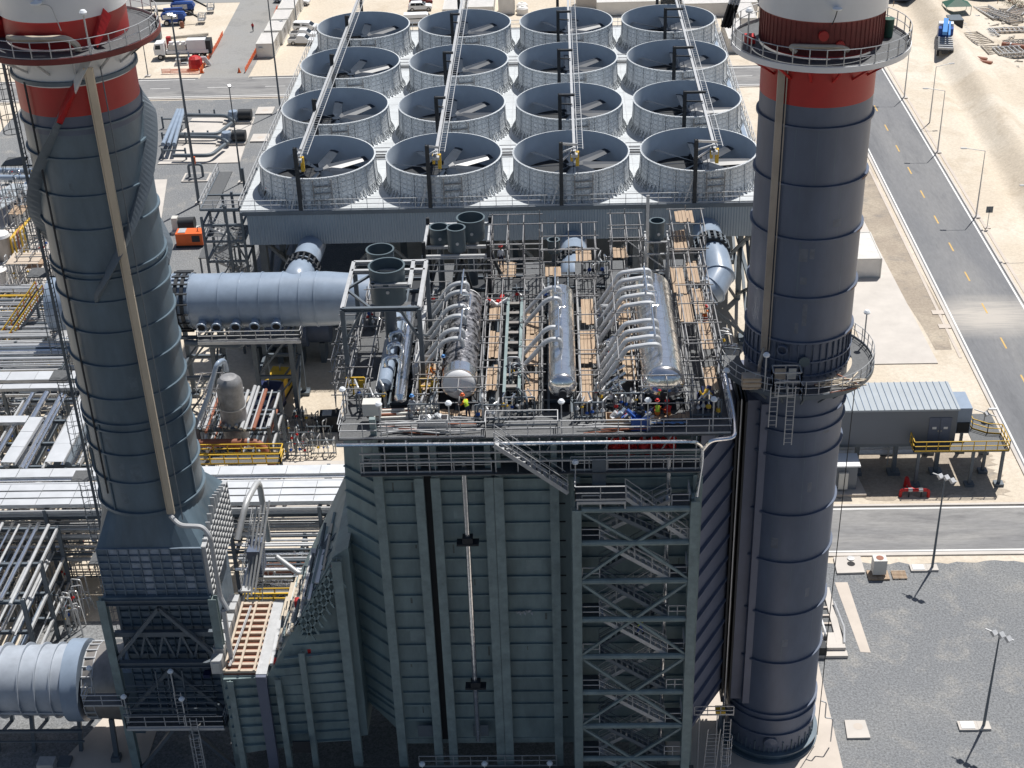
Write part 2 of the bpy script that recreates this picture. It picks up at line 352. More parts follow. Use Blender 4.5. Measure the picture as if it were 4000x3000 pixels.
# kerbs (real steps) and painted lines
def kerb(x0, x1, y0, y1, m='conc_w'): return struct('kerb', MB().box(x0, x1, y0, y1, 0, .14), m)
kerb(56.2, 56.5, 40, 420); kerb(46.15, 46.5, 40, 111.4); kerb(46.15, 46.5, 119.5, 240); kerb(46.15, 46.5, 251, 420)
kerb(16, 46.15, 111.3, 111.75); kerb(16, 46.15, 119.2, 119.5)
kerb(-140, 46.15, 240.0, 240.35); kerb(-53.6, 46.15, 250.65, 250.9); kerb(-140, -62.6, 250.65, 250.9)
def line(x0, x1, y0, y1, m='paint_w', z=.04): return rect('road_marking', x0, x1, y0, y1, m, z)
line(55.75, 55.98, 40, 420); line(46.72, 46.92, 119.6, 239); line(46.72, 46.92, 40, 111)
line(18, 46, 112.0, 112.2); line(18, 46, 118.75, 118.95)
line(-140, 44, 241.2, 241.4, z=.042); line(-140, -63, 250.0, 250.2, z=.042); line(-53, 44, 250.0, 250.2, z=.042)
for y in range(0, 38): line(51.1, 51.3, 64+y*8.6, 66.6+y*8.6, 'paint_y')
for x in range(-12, 4): line(x*10, x*10+3.5, 245.6, 245.75, z=.042)
struct('drain_channel', MB().box(56.9, 57.3, 40, 420, -.05, .06), 'conc'); 
struct('drain_channel', MB().box(45.35, 45.7, 148, 240, -.05, .06), 'conc')
for yy in (155.5, 159): struct('drain_inlet', MB().box(44.7, 46.1, yy-.5, yy+.5, .0, .1), 'conc')
# concrete slabs
def slab(pts, z1=.15, m='conc', name='concrete_slab'):
    n = len(pts); b = MB(); b.poly([(p[0], p[1], z1) for p in pts])
    for i in range(n):
        p, q = pts[i], pts[(i+1) % n]; b.quad((p[0], p[1], 0), (q[0], q[1], 0), (q[0], q[1], z1), (p[0], p[1], z1))
    return struct(name, b, m)
slab([(8, 40), (21.4, 40), (21.4, 98.2), (8, 98.2)], .12)
slab([(-48, 40), (7.9, 40), (7.9, 103), (-48, 103)], .1, 'gravel')
rect('gravel_ground', -140, 15.9, -40, 80, 'gravel', .008)  # gravel extended out of view so the front ground bounces less light
slab([(-40.5, 84.4), (-33.2, 84.4), (-33.2, 92), (-37.4, 92)], .16)
slab([(34.9, 146.8), (42.7, 146.8), (40.8, 205), (34.9, 205)], .12, 'conc_w')
slab([(-60.8, 211), (-48.2, 211), (-49.2, 230.6), (-59.5, 230.6)], .15, 'conc_w')
slab([(-34.5, 119.5), (-20.5, 119.5), (-20.5, 128.5), (-34.5, 128.5)], .12, 'conc_w')
slab([(-100, 150), (-49, 150), (-58, 205), (-100, 205)], .1, 'conc_w')
slab([(25.2, 98.0), (26.05, 97.9), (25.75, 107.5), (24.6, 107.5)][::1], .03, 'conc')

# ================================================================ exhaust stacks
class Parts(list):
    def build(s, name, t, m='lamp'):
        for q in s: q.build(name, m, t)
    def lathe(s, prof, c, n): s.append(MB().lathe(prof, c, n))
def lampmast(mb_pole, mb_lamp, p, h=2.4, r=.04):
    p = Vector(p); mb_pole.bar(p, p+Vector((0, 0, h)), r*2); mb_lamp.lathe([(0.01, .0), (.2, .05), (.24, .16), (.14, .3), (.01, .34)], p+Vector((0, 0, h)), 10)
def shell_parts(t, cx, cy, R, bands, n=72):
    for nm, m, z0, z1, dr, lb in bands:
        o = MB().lathe([(R+dr-.03, z0), (R+dr, z0), (R+dr, z1), (R+dr-.03, z1)], (cx, cy, 0), n).build(nm, m, t, lb)
RX, RY, RR = 16.1, 88.75, 3.47
t = thing('exhaust_stack', 'tall grey chimney on the right with maroon collar and round platforms', 'chimney', (RX, RY, 0))
shell_parts(t, RX, RY, RR, [('shell', 'stack', .9, 53.4, 0, None), ('band', 'red', 53.4, 56.0, .012, 'bright red painted band'), ('band', 'maroon', 56.6, 58.7, .22, 'dark maroon ribbed cladding band'),
    ('band', 'white', 58.7, 61.2, .35, 'white painted top band')])
for z in (52.1, 48.3, 44.7, 40.6, 37.35, 31.6, 30.4, 28.4, 23.5, 19.4, 14.6, 10.0, 4.9, 4.3, 2.8): MB().lathe([(RR-.01, -.09), (RR+.16, -.09), (RR+.16, .05), (RR-.01, .05)], (RX, RY, z), 72).build('stiffener_ring', 'stack', t)
b = MB()
for i in range(60):
    a = 2*PI*i/60; c, s = math.cos(a), math.sin(a); b.bar((RX+(RR+.05)*c, RY+(RR+.05)*s, .7), (RX+(RR+.05)*c, RY+(RR+.05)*s, 2.0 if i % 2 else 1.5), .07)
b.lathe([(RR-.01, .9), (RR+.42, .9), (RR+.42, 1.0), (RR, 1.0)], (RX, RY, 0), 72); b.lathe([(RR+.45, .12), (RR+.45, .3), (RR-.1, .3)], (RX, RY, 0), 72)
b.lathe([(RR+.05, .3), (RR+.05, .9)], (RX, RY, 0), 72)
b.build('base_flange', 'stack_l', t)
b = MB()
for i in range(44):
    a = 2*PI*i/44; b.bar((RX+(RR+.05)*math.cos(a), RY+(RR+.05)*math.sin(a), 34.6), (RX+(RR+.05)*math.cos(a), RY+(RR+.05)*math.sin(a), 37.2), .06, .14)
for z in (35.9, 34.9): b.lathe([(RR-.01, -.05), (RR+.14, -.05), (RR+.14, .05), (RR-.01, .05)], (RX, RY, z), 72)
b.build('stiffener_cage', 'stack', t)
b = MB()
for i in range(70):
    a = 2*PI*i/70; b.bar((RX+(RR+.235)*math.cos(a), RY+(RR+.235)*math.sin(a), 56.7), (RX+(RR+.235)*math.cos(a), RY+(RR+.235)*math.sin(a), 58.6), .04)
b.build('cladding_seams', 'maroon', t)
MB().cyl((RX-.5, RY-3.4, 57.9), (RX-.5, RY-3.85, 57.9), .3, 16).build('inspection_cap', 'red', t)
MB().cyl((RX+.5, RY-3.3, 57.3), (RX+.5, RY-3.85, 57.3), .28, 16).build('inspection_cap', 'red', t)
# stack top lamp on the white band
MB().lathe([(.01, 0), (.25, .03), (.3, .12), (.01, .2)], (RX+.1, RY-4.1, 59.5), 12).build('flood_lamp', 'lamp', t)
MB().bend([(RX+.1, RY-4.1, 59.5), (RX, RY-4.2, 59.1), (RX-.1, RY-3.9, 58.6)], .03).build('lamp_cable', 'dark', t)
def platform(t, cx, cy, r0, r1, z, a0, a1, skirt, skirt_m, n=48, lean=None, deck='grate', rails=True, rn=22):
    MB().lathe([(r0, z), (r1, z), (r1, z-.05), (r0, z-.05), (r0, z)], (cx, cy, 0), n, a0, a1).build('platform_deck', deck, t)
    MB().lathe([(r1, z-.25), (r1+.05, z-.25), (r1+.05, z+.1), (r1, z+.1), (r1, z-.25)], (cx, cy, 0), n, a0, a1).build('platform_rim', skirt_m, t)
    MB().arcrail((cx, cy, z), r1-.02, a0, a1, n=rn).build('railing', 'steel', t)
    b = MB()
    for i in range(rn//2+1):
        a = a0+(a1-a0)*i/(rn//2); c, s = math.cos(a), math.sin(a)
        b.bar((cx+(r0-.1)*c, cy+(r0-.1)*s, z-1.5), (cx+(r1-.15)*c, cy+(r1-.15)*s, z-.2), .12); b.bar((cx+r0*c, cy+r0*s, z-.13), (cx+(r1-.1)*c, cy+(r1-.1)*s, z-.13), .1)
    b.build('brackets', skirt, t)
platform(t, RX, RY, RR, 5.35, 56.45, 0, 2*PI, 'red', 'white', 72, rn=34)
platform(t, RX, RY, RR+.3, 5.2, 34.3, -PI*1.03, PI*.33, 'steel_d', 'steel_d', 64, rn=26)
b = MB().bend([(RX-2.0, RY-3.6, 56.9), (RX-2.4, RY-3.5, 57.25), (RX+.6, RY-3.9, 57.25), (RX+1.0, RY-3.7, 57)], .15, .3)
b.build('ring_pipe', 'trough', t)
b = MB().bar((RX-2.62, RY-2.62, 56.2), (RX-2.62, RY-2.62, 36.4), .42, .25); b.bar((RX-2.3, RY-2.8, 56.2), (RX-2.3, RY-2.8, 36.4), .07)
b.bend([(RX-2.62, RY-2.7, 36.6), (RX-2.9, RY-3.1, 35.6), (RX-2.95, RY-3.2, 34.4)], .12, .3)
b.build('drain_trough', 'trough_g', t)
b = MB().lathe([(.36, 0), (.36, .25), (.28, .25), (.28, 0)], (0, 0, 0), 20)
a = math.radians(-96); q = Matrix.Translation((RX+.0+math.cos(a)*RR-1.1, RY+math.sin(a)*RR+.2, 36.8)) @ Matrix.Rotation(-PI*.62, 4, 'Z') @ Matrix.Rotation(PI/2, 4, 'Y')
b.v = [tuple(q @ Vector(v)) for v in b.v]; b.build('manway', 'stack', t)
b = MB().lathe([(.01, .0), (.36, .0), (.36, .06), (.01, .06)], (0, 0, 0), 20)
q = Matrix.Translation((RX-.1, RY-3.75, 36.1)) @ Matrix.Rotation(-PI*.5, 4, 'Z') @ Matrix.Rotation(PI/2, 4, 'Y')
b.v = [tuple(q @ Vector(v)) for v in b.v]; b.build('manway_door', 'silencer', t)
b = MB().lathe([(.01, .0), (.55, .0), (.5, .18), (.01, .3)], (0, 0, 0), 20); q = Matrix.Translation((RX-.3, RY-RR-.02, 2.1)) @ Matrix.Rotation(PI/2, 4, 'X')
b.v = [tuple(q @ Vector(v)) for v in b.v]; b.build('manway_door', 'stack', t)
# lower platform hatch frame with ladder, lamps
b = MB(); p0 = g(1668, 858, 34.3)
b.rail([(14.0, 83.55, 34.3), (15.6, 83.6, 34.3), (15.7, 83.0, 34.3), (15.7, 83.0, 34.3)], 1.15)
b.ladder((15.0, 83.2, 30.8), (15.0, 83.2, 35.3), .5, False); b.ladder((13.9, 83.2, 32.2), (13.9, 83.2, 35.3), .5, False)
b.build('access_ladder', 'steel', t)
bp_, bl_ = MB(), Parts(); lampmast(bp_, bl_, (13.4, 84.3, 34.3), 2.6); lampmast(bp_, bl_, (RX+4.9, RY+1.6, 34.3), 2.4); lampmast(bp_, bl_, (RX-4.6, RY-1.6, 56.5), 2.2)
bp_.build('lamp_post', 'steel', t); bl_.build('lamp_shade', t)
b = MB().tube([(RX+RR+.5, RY-1.2, 34.2), (RX+RR+.25, RY-1.5, 12), (RX+RR+.2, RY-1.6, 1)], .035, 5); b.build('down_cable', 'dark', t)
MB().bend([(19.8, 87.2, 4.5), (20.2, 87.0, 4.5), (20.2, 86.9, 3), (20.8, 86.8, 3), (20.8, 86.8, .6)], .05, .15).build('drain_pipe', 'steel', t)

def paint_patch(t, cx, cy, R_, a, da, z, dz, m):
    MB().lathe([(R_+.008, z), (R_+.008, z+dz)], (cx, cy, 0), 6, math.radians(a), math.radians(a+da)).build('paint_patch', m, t)
M['patch_r'] = mat('faded_paint_patch', (.13, .15, .19), .6, 0, .3, 2); M['patch_l'] = mat('faded_patch_left', (.115, .155, .19), .6, 0, .3, 2); M['rusty'] = mat('rust_stain', (.22, .14, .1), .7, 0, .4, 3)
random.seed(17)
for a, da, z, dz in ((-105, 9, 43.2, .9), (-94, 5, 43.4, .7), (-102, 7, 41.6, .5), (-97, 5, 38.6, 1.6), (-104, 4, 38.0, .8), (-72, 10, 45.5, .5), (-84, 4, 36.4, .9), (-60, 8, 30.0, .4), (-75, 5, 25.4, .8), (-112, 8, 20.6, .9), (-66, 6, 16.0, .8), (-90, 7, 11.6, .7)): paint_patch(t, RX, RY, RR, a, da, z, dz, 'patch_r')
for z in (48.3, 44.7, 40.6, 37.35): paint_patch(t, RX, RY, RR+.16, -38, 14, z-.1, .16, 'rusty')
for a in (-118, -63, -92): 
    for za, zb in ((48.4, 52), (44.8, 48.2), (40.7, 44.6), (28.5, 30.3), (23.6, 28.3), (19.5, 23.4), (14.7, 19.3), (10.1, 14.5)): paint_patch(t, RX, RY, RR-.004, a+random.uniform(-14, 14), .5, za, zb-za, 'stack_l')
# left bypass stack with helical strakes
LX, LY, LR = -29.75, 88.75, 3.66
t = thing('bypass_stack', 'tall grey chimney on the left with helical strakes and tan drain trough', 'chimney', (LX, LY, 17))
shell_parts(t, LX, LY, LR, [('shell', 'stack_l', 24.2, 52.7, 0, None), ('shell', 'stack', 52.7, 53.9, .0, 'blue grey top course'), ('band', 'red', 53.9, 55.75, .012, 'red painted band'), ('band', 'white', 55.75, 57.9, .02, 'white painted band under the platform'),
    ('band', 'red', 58.1, 59.75, .012, 'red band above the platform'), ('band', 'white', 59.75, 64, .16, 'white top section')])
for z in (53.15, 51.2, 48.7, 46.4, 43.35, 42.9, 41.3, 39.0, 36.5, 33.9, 31.9, 31.3, 29.4, 27.1): MB().lathe([(LR-.01, -.08), (LR+.15, -.08), (LR+.15, .05), (LR-.01, .05)], (LX, LY, z), 72).build('stiffener_ring', 'stack_l', t)
for z in (56.0, 24.5): MB().lathe([(LR-.01, -.12), (LR+.2, -.12), (LR+.2, .12), (LR-.01, .12)], (LX, LY, z), 72).build('flange_ring', 'stack_l', t)
b = MB()
for a in (-2.1, -1.05, -.35, -2.6): b.bar((LX+(LR+.05)*math.cos(a), LY+(LR+.05)*math.sin(a), 24.4), (LX+(LR+.05)*math.cos(a), LY+(LR+.05)*math.sin(a), 32), .1)
b.build('vertical_stiffeners', 'stack_l', t)
for ph in range(3):
    zt, zb, pitch = 60., 41.4, 37.
    for (za, ze, m_) in ((53.9, zb, 'strake'),) if ph == 1 else ((59.75, 58.1, 'red'), (57.9, 55.75, 'white'), (55.75, 53.9, 'red'), (53.9, zb, 'strake')):
        b = MB(); n = max(4, int((za-ze)/.26)); P = []
        for i in range(n+1):
            z = za+(ze-za)*i/n; a = math.radians(-90)+2*PI*(z-54.2+ph*pitch/3)/pitch
            c, s = math.cos(a), math.sin(a); hgt = .82*min(1, (z-zb)/1.2+.1)*(min(1, (53.9-z)/1.5+.08) if ph == 1 else 1)
            P.append(((LX+LR*c, LY+LR*s, z+.45), (LX+(LR+hgt)*c, LY+(LR+hgt)*s, z), (LX+LR*c, LY+LR*s, z-.45), (LX+(LR+hgt*.5)*c, LY+(LR+hgt*.5)*s, z-.3)))
        for i, (p, q) in enumerate(zip(P, P[1:])):
            b.quad(p[0], q[0], q[1], p[1])
            if i % 2: b.poly([p[1], q[1], q[3]]); b.poly([p[1], q[3], p[2]]); b.poly([p[2], q[3], q[2]])
            else: b.poly([p[1], q[1], p[3]]); b.poly([q[1], q[2], p[3]]); b.poly([q[2], p[2], p[3]])
        b.build('helical_strake', m_, t, smooth=0)
platform(t, LX, LY, LR, 5.5, 58.0, 0, 2*PI, 'steel', 'maroon', 64, rn=30, deck='grate')
b = MB().bar((-27.65, 84.95, 57.0), (-27.45, 84.95, 24.6), .44, .2); b.bar((-27.95, 85.0, 57), (-27.75, 85.0, 24.6), .08, .2)
b.build('drain_trough', 'trough', t)
MB().tube([(-27.0, 85.1, 57), (-26.9, 85.1, 40), (-26.8, 85.1, 24)], .04, 6).build('conduit', 'steel_d', t)
MB().bar((-31.9, 85.55, 56), (-31.9, 85.55, 26), .1, .1).build('earthing_strip', 'dark', t)
b = MB().bend([(LX-2.6, LY-3.0, 58.7), (LX-1.8, LY-3.9, 58.85), (LX+1.2, LY-3.95, 58.85), (LX+1.7, LY-3.9, 58.4), (LX+1.7, LY-3.9, 58.1)], .2, .5); b.build('ring_pipe', 'trough', t)
b = MB(); zs = [57.8, 49.5, 41.5, 33.5, 25, 17.5, 9]
for z1, z0 in zip(zs, zs[1:]): b.ladder((-34.2, 89.2, z0), (-34.2, 89.2, z1+.6), .5, True, (-1, 0, 0), .55, hoop=1.0)
b.bar((-34.15, 88.7, 3), (-34.15, 88.7, 58), .16)
for z in zs[1:]: b.bar((-34.2, 89.2, z-.3), (-33, 89.2, z-.3), .08)
b.build('caged_ladder', 'steel_d', t)
b = MB()
for z in zs[1:]: b.box(-35.6, -34.3, 88.6, 90.0, z-.08, z)
b.build('rest_platform', 'grate', t)
bl_ = Parts()
bp_ = MB(); lampmast(bp_, bl_, (LX+2.6, LY-4.6, 58.0), 2.4)
for z in (60.9,): bl_.lathe([(.01, 0), (.3, .03), (.36, .14), (.01, .3)], (LX-.2, LY-4.1, z), 12); bp_.bend([(LX-.2, LY-4.1, z), (LX+.6, LY-4.0, z), (LX+.9, LY-3.9, z-1.6)], .03)
bp_.build('lamp_post', 'steel', t); bl_.build('lamp_shade', t)
for a, da, z, dz in ((-120, 12, 29.6, 1.4), (-104, 7, 27.5, 1.3), (-92, 12, 27.3, 1.4), (-100, 8, 32.1, .6), (-130, 6, 44.6, .8), (-84, 6, 41.8, .8), (-108, 9, 25.3, .9), (-75, 8, 34.5, 1.1), (-125, 5, 37.0, .8), (-98, 5, 48.9, .7)): paint_patch(t, LX, LY, LR, a, da, z, dz, 'patch_l')
# base hood of the stack: grid-stiffened transition box (same steelwork as the stack)
X0, X1, Y0, Y1 = -33.6, -25.3, 84.4, 93.1
def grid_panel(b, A, B, C, D, nu, nv, dep, th=.06):
    """ribs on the quad A(bl) B(br) C(tr) D(tl), standing out by dep along its normal"""
    A, B, C, D = map(Vector, (A, B, C, D)); nrm = (B-A).cross(D-A).normalized()*dep
    for i in range(nu+1):
        p = A.lerp(B, i/nu); q = D.lerp(C, i/nu); b.poly([p, q, q+nrm, p+nrm]); 
    for j in range(nv+1):
        p = A.lerp(D, j/nv); q = B.lerp(C, j/nv); b.poly([p, q, q+nrm, p+nrm])
def solid_ribs(b, A, B, C, D, nu, nv, dep, th=.07):
    A, B, C, D = map(Vector, (A, B, C, D)); nrm = (B-A).cross(D-A).normalized()*dep
    for i in range(nu+1):
        p = A.lerp(B, i/nu)+nrm/2; q = D.lerp(C, i/nu)+nrm/2; b.bar(p, q, th if abs(nrm.x) < abs(nrm.y) else dep, dep if abs(nrm.x) < abs(nrm.y) else th)
    for j in range(nv+1):
        p = A.lerp(D, j/nv)+nrm/2; q = B.lerp(C, j/nv)+nrm/2; b.bar(p, q, dep, th)
b = MB(); k = 24; zt = 24.3; ztr = 22.9
ring0 = [(X0+.4, Y0+.2), (X1-.4, Y0+.2), (X1-.4, Y1-.2), (X0+.4, Y1-.2)]
V = []
for i in range(48):
    a = 2*PI*i/48-3*PI/4; c, s = math.cos(a), math.sin(a); top = (LX+LR*c, LY+LR*s, zt)
    q = i/48*4; e = int(q); f_ = q-e; p, r_ = ring0[e % 4], ring0[(e+1) % 4]; bot = (p[0]+(r_[0]-p[0])*f_, p[1]+(r_[1]-p[1])*f_, 21.9)
    V.append((top, bot))
for i in range(48):
    p, q = V[i], V[(i+1) % 48]; b.quad(q[1], p[1], p[0], q[0])
b.build('transition_cone', 'stack_l', t)
b = MB().box(X0+.4, X1-.4, Y0+.2, Y1-.2, 17.6, 21.9); b.build('hood_casing', 'hood', t)
b = MB(); solid_ribs(b, (X0+.4, Y0+.2, 17.6), (X1-.4, Y0+.2, 17.6), (X1-.4, Y0+.2, 21.9), (X0+.4, Y0+.2, 21.9), 10, 7, .16)
b.build('hood_ribs', 'hood', t)
b = MB(); xs_ = X1-.4
for i in range(13):
    y = Y0+.2+(Y1-Y0-.4)*i/12; b.bar((xs_+.17, y, 17.6), (xs_+.17, y, 21.9+1.4*(1-abs(i-6)/6)), .34, .07)
for j in range(9): b.bar((xs_+.17, Y0+.2, 17.6+.54*j), (xs_+.17, Y1-.2, 17.6+.54*j), .34, .05)
b.build('hood_ribs', 'steel', t, 'pale lit ribs of the side wall')
b = MB()
random.seed(4)
for (i, j) in [(1, 6), (2, 6), (3, 6), (4, 6), (5, 6), (6, 6), (3, 5), (4, 5), (7, 5), (3, 4), (4, 4), (7, 4), (4, 3), (7, 3), (4, 2), (8, 2), (4, 1), (4, 0), (8, 1)]:
    w_ = (X1-X0-.8)/10; h_ = 4.3/7; b.box(X0+.4+w_*i+.05, X0+.4+w_*(i+1)-.05, Y0+.185, Y0+.2, 17.6+h_*j+.05, 17.6+h_*(j+1)-.05)
b.build('primer_patches', mat('pale_primer', (.32, .37, .44), .6, 0, .3, 2), t)
b = MB().bend([(-27.5, 84.7, 24.6), (-26.8, 84.2, 24.1), (-25.2, 84.2, 24.0), (-24.7, 83.9, 23.4), (-24.7, 83.9, 18), (-24.2, 83.6, 17)], .17, .4)
b.bar((-24.5, 83.55, 17), (-24.5, 83.55, 11.5), .3); b.bar((-24.5, 83.5, 11.5), (-24.9, 83.5, .8), .26); b.bend([(-24.9, 83.5, 1.4), (-24.9, 83.4, .8), (-22, 83.4, .8)], .2, .4)
b.build('drain_trough', 'steel', t, 'bent galvanised lower run of the drain')
# ---- diverter box and its portal frame
t = thing('diverter_box', 'dark grey ribbed gas duct box in a steel frame under the left chimney', 'duct box', (-29.4, 88.7, 0))
MB().box(X0+.8, X1-.8, Y0+1.2, Y1-.5, 4.0, 17.5).build('casing', 'hood', t)
b = MB(); solid_ribs(b, (X0+.8, Y0+1.2, 4), (X1-.8, Y0+1.2, 4), (X1-.8, Y0+1.2, 17.5), (X0+.8, Y0+1.2, 17.5), 9, 20, .22); b.build('casing_ribs', 'stack_l', t)
for x in (X0+.1, X1-.1):
    MB().ibeam((x, Y0-.1, 0), (x, Y0-.1, 17.6), .62, .55).build('column', 'steel_g', t)
for z in (17.3, 11.4, 6.2): MB().ibeam((X0+.4, Y0-.1, z), (X1-.4, Y0-.1, z), .45, .5).build('beam', 'steel_d', t)
MB().box(X0+.2, X1-.2, Y0-.2, Y0+.6, 17.55, 17.75).build('flange_ledge', 'stack_l', t)
cx = (X0+X1)/2
for (za, zb) in ((11.6, 17), (6.4, 11.2), (.5, 6)):
    for s in (-1, 1): MB().bar((cx, Y0-.1, zb-.3), (cx+s*3.9, Y0-.1, za+(.2 if za > 11 else .0)), .32, .26).build('brace', 'steel_d', t)
b = MB()
for i in range(6):
    x = X0+.6+i*1.35; b.bar((x, Y0+.3, 11.5), (x+.67, Y0+.3, 13.9), .16); b.bar((x+.67, Y0+.3, 13.9), (x+1.35, Y0+.3, 11.5), .16)
b.bar((X0+.4, Y0+.3, 14), (X1-.4, Y0+.3, 14), .35, .4); b.build('truss', 'steel_d', t)
b = MB(); b.box(-33.0, -25.4, 82.6, 83.9, 6.6, 6.66); b.box(-36.2, -33, 83.2, 84.6, 8.2, 8.26); b.build('gallery_deck', 'grate', t)
b = MB().rail([(-33, 82.6, 6.6), (-25.6, 82.6, 6.6), (-25.6, 83.9, 6.6)]); b.rail([(-33.0, 83.9, 6.6), (-33.0, 82.6, 6.6)]); b.rail([(-36.2, 84.6, 8.2), (-36.2, 83.2, 8.2), (-33.2, 83.2, 8.2)]); b.bar((-33, 82.55, 6.5), (-25.6, 82.55, 6.5), .12, .22)
b.ladder((-27.8, 82.4, .3), (-27.8, 82.4, 7.7), .5, True, (0, -1, 0), .4, hoop=.8); b.ladder((-28.8, 82.9, 6.6), (-28.8, 82.9, 9.8), .5, False)
b.build('railing', 'steel', t)
b = MB(); bl = Parts()
for p in ((-32.9, 83.0, 6.6), (-29.2, 83.5, 8.6), (-35.6, 84.4, 8.2), (-28.4, 82.5, 6.8)): lampmast(b, bl, p, 2.6)
b.build('lamp_post', 'steel', t); bl.build('lamp_shade', t)
b = MB()
for x in (-30.2, -28.9, -31.5): b.box(x, x+.9, Y0+.96, Y0+1.05, 4.6, 5.3)
b.box(-27.2, -26.7, Y0+.3, Y0+.9, 9.6, 9.9); b.build('damper_plates', 'blue_d', t)
b = MB()
for i in range(6): b.bar((-33, 83.9-.3*i, 9.6-.3*i), (-26, 83.9-.3*i, 9.6-.3*i), .07)
for x in (-30.5, -29.6, -28.5): b.bar((x, 84, 11), (x, 83.6, 7), .1)
b.build('service_pipes', 'steel_d', t)
# ---- gas turbine exhaust duct
t = thing('exhaust_duct', 'wide blue grey round duct with flanged rings entering from the lower left', 'duct', (-41, 88.7, 0))
def xcyl(b, x0, x1, r0, r1, cy, cz, n=64): return b.tube([(x0, cy, cz), (x1, cy, cz)], r0, n, True, [r0, r1])
cz = 6.0
b = MB(); b.tube([(-66, 88.7, cz), (-38.2, 88.7, cz)], 2.55, 64, True, [2.2, 2.85]); b.build('duct_shell', 'duct_p', t)
b = MB(); b.tube([(-37.3, 88.7, cz), (-34.2, 88.7, cz)], 2.9, 64, True, [2.9, 3.2]); b.build('duct_cone', 'trough_g', t)
b = MB()
for x in (-49, -46.4, -44.2, -42.4, -41.1, -39.9): b.tube([(x, 88.7, cz), (x+.1, 88.7, cz)], 2.98, 64)
for a in (200, 330): b.bar((-66, 88.7+2.75*math.cos(math.radians(a)), cz+2.75*math.sin(math.radians(a))), (-38.5, 88.7+2.92*math.cos(math.radians(a)), cz+2.92*math.sin(math.radians(a))), .1)
b.build('flange_rings', 'duct_p', t)
MB().tube([(-38.9, 88.7, cz), (-37.6, 88.7, cz)], 3.25, 64).build('expansion_joint', 'duct', t)
b = MB()
for x in (-37.3, -36.5): b.tube([(x, 88.7, cz), (x+.08, 88.7, cz)], 3.02, 64)
for a in range(0, 360, 15): b.bar((-37.3, 88.7+3.02*math.cos(math.radians(a)), cz+3.02*math.sin(math.radians(a))), (-36.4, 88.7+3.02*math.cos(math.radians(a)), cz+3.02*math.sin(math.radians(a))), .1)
b.build('bellows_bars', 'steel', t)
b = MB().box(-34.3, X0+.8, 85.6, 91.8, 3.2, 9.4); b.build('inlet_box', 'stack_l', t)
b = MB()
for x in (-45.5, -42.6, -38.8): b.bar((x, 86.9, 0), (x+.4, 87.2, 4), .3); b.bar((x, 90.5, 0), (x+.4, 90.2, 4), .3)
b.bar((-50, 86.2, 2.9), (-38, 86.2, 2.9), .2); b.bar((-50, 86.1, 1.9), (-38, 86.1, 1.9), .12); b.box(-40.2, -39.2, 85, 86, 0, .5); b.box(-36, -35.3, 85.5, 86.2, 0, .6); b.bar((-35.6, 85.9, .5), (-35.6, 86.4, 4), .35)
b.build('support_frame', 'steel_d', t)
MB().box(-41.5, -40.2, 84.3, 85.3, .1, 1.1).build('junction_box', 'steel', t)
# ================================================================ heat recovery boiler
YF = 82.0
ribz = [31.0, 30.0, 29.0, 28.0, 26.9, 25.4, 23.8, 22.4, 20.8, 19.2, 17.7, 16.2, 14.7, 13.1, 11.6, 10.2, 9.0, 7.6]
t = thing('boiler_casing', 'huge dark ribbed boiler casing with tall columns between the two chimneys', 'boiler', (-2, 90, 0))
b = MB().box(-12.3, 9.2, YF+.35, 99.3, 5.6, 30.6); b.box(-12.3, 9.2, YF+1.8, 106, 30.6, 32.55); b.build('casing_wall', 'casing', t); MB().box(-12.2, 9.1, YF+2.2, 105.9, 32.56, 32.6).build('roof_shade_plate', 'dark', t)  # black top plate: shade under the roof clutter put into its colour
for i, z in enumerate(ribz):
    for (xa, xb) in ((-11.85, -9.75), (-8.15, -5.1), (-3.95, -.75), (.9, 9.1)):
        MB().box(xa, xb, YF+.2, YF+.35, z-.03, z+.02).box(xa, xb, YF+.17, YF+.2, z-.1, z+.06).build('casing_rib', 'casing', t)
b = MB()
for x in (-8.95, -4.55, -.2):
    for i, z in enumerate(ribz): b.box(x-.42, x+.42, YF+.3, YF+.348, z-.05, z+.05)
b.build('joint_strips', 'dark', t)
for i, x in enumerate((-12.2, -9.5, -8.4, -4.85, -4.2, -.5, .9, 9.0)):
    ht = 29.6 if i not in (0,) else 31.5
    MB().ibeam((x, YF-.2, 3.2), (x, YF-.2, ht), .62, .5, .06).build('column', 'steel_g', t)
    if i < 6: MB().bar((x, YF-.15, ht), (x, YF-.5, ht+2.9), .4, .3).build('knee_bracket', 'steel_g', t)
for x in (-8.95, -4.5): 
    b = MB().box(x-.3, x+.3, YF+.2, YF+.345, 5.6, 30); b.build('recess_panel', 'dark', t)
random.seed(23); M['stain'] = mat('dirty_run', (.13, .15, .145), .7, 0, .4, 3); M['stain_p'] = mat('replaced_pale_sheet', (.25, .32, .33), .5, 0, .2, 1)
for k in range(22):
    xa, xb = random.choice(((-11.85, -9.75), (-8.15, -5.1), (-3.95, -.75), (1.4, 8.6))); x = random.uniform(xa+.1, xb-.3); z = random.choice(ribz[1:-1])
    if k % 3: MB().box(x, x+random.uniform(.05, .16), YF+.338, YF+.347, z-random.uniform(.5, 1.2), z-.1).build('dirt_run', 'stain', t)
    else: MB().box(x, min(xb, x+random.uniform(.6, 1.2)), YF+.337, YF+.347, z-1.15, z-.12).build('patched_sheet', 'stain_p', t)
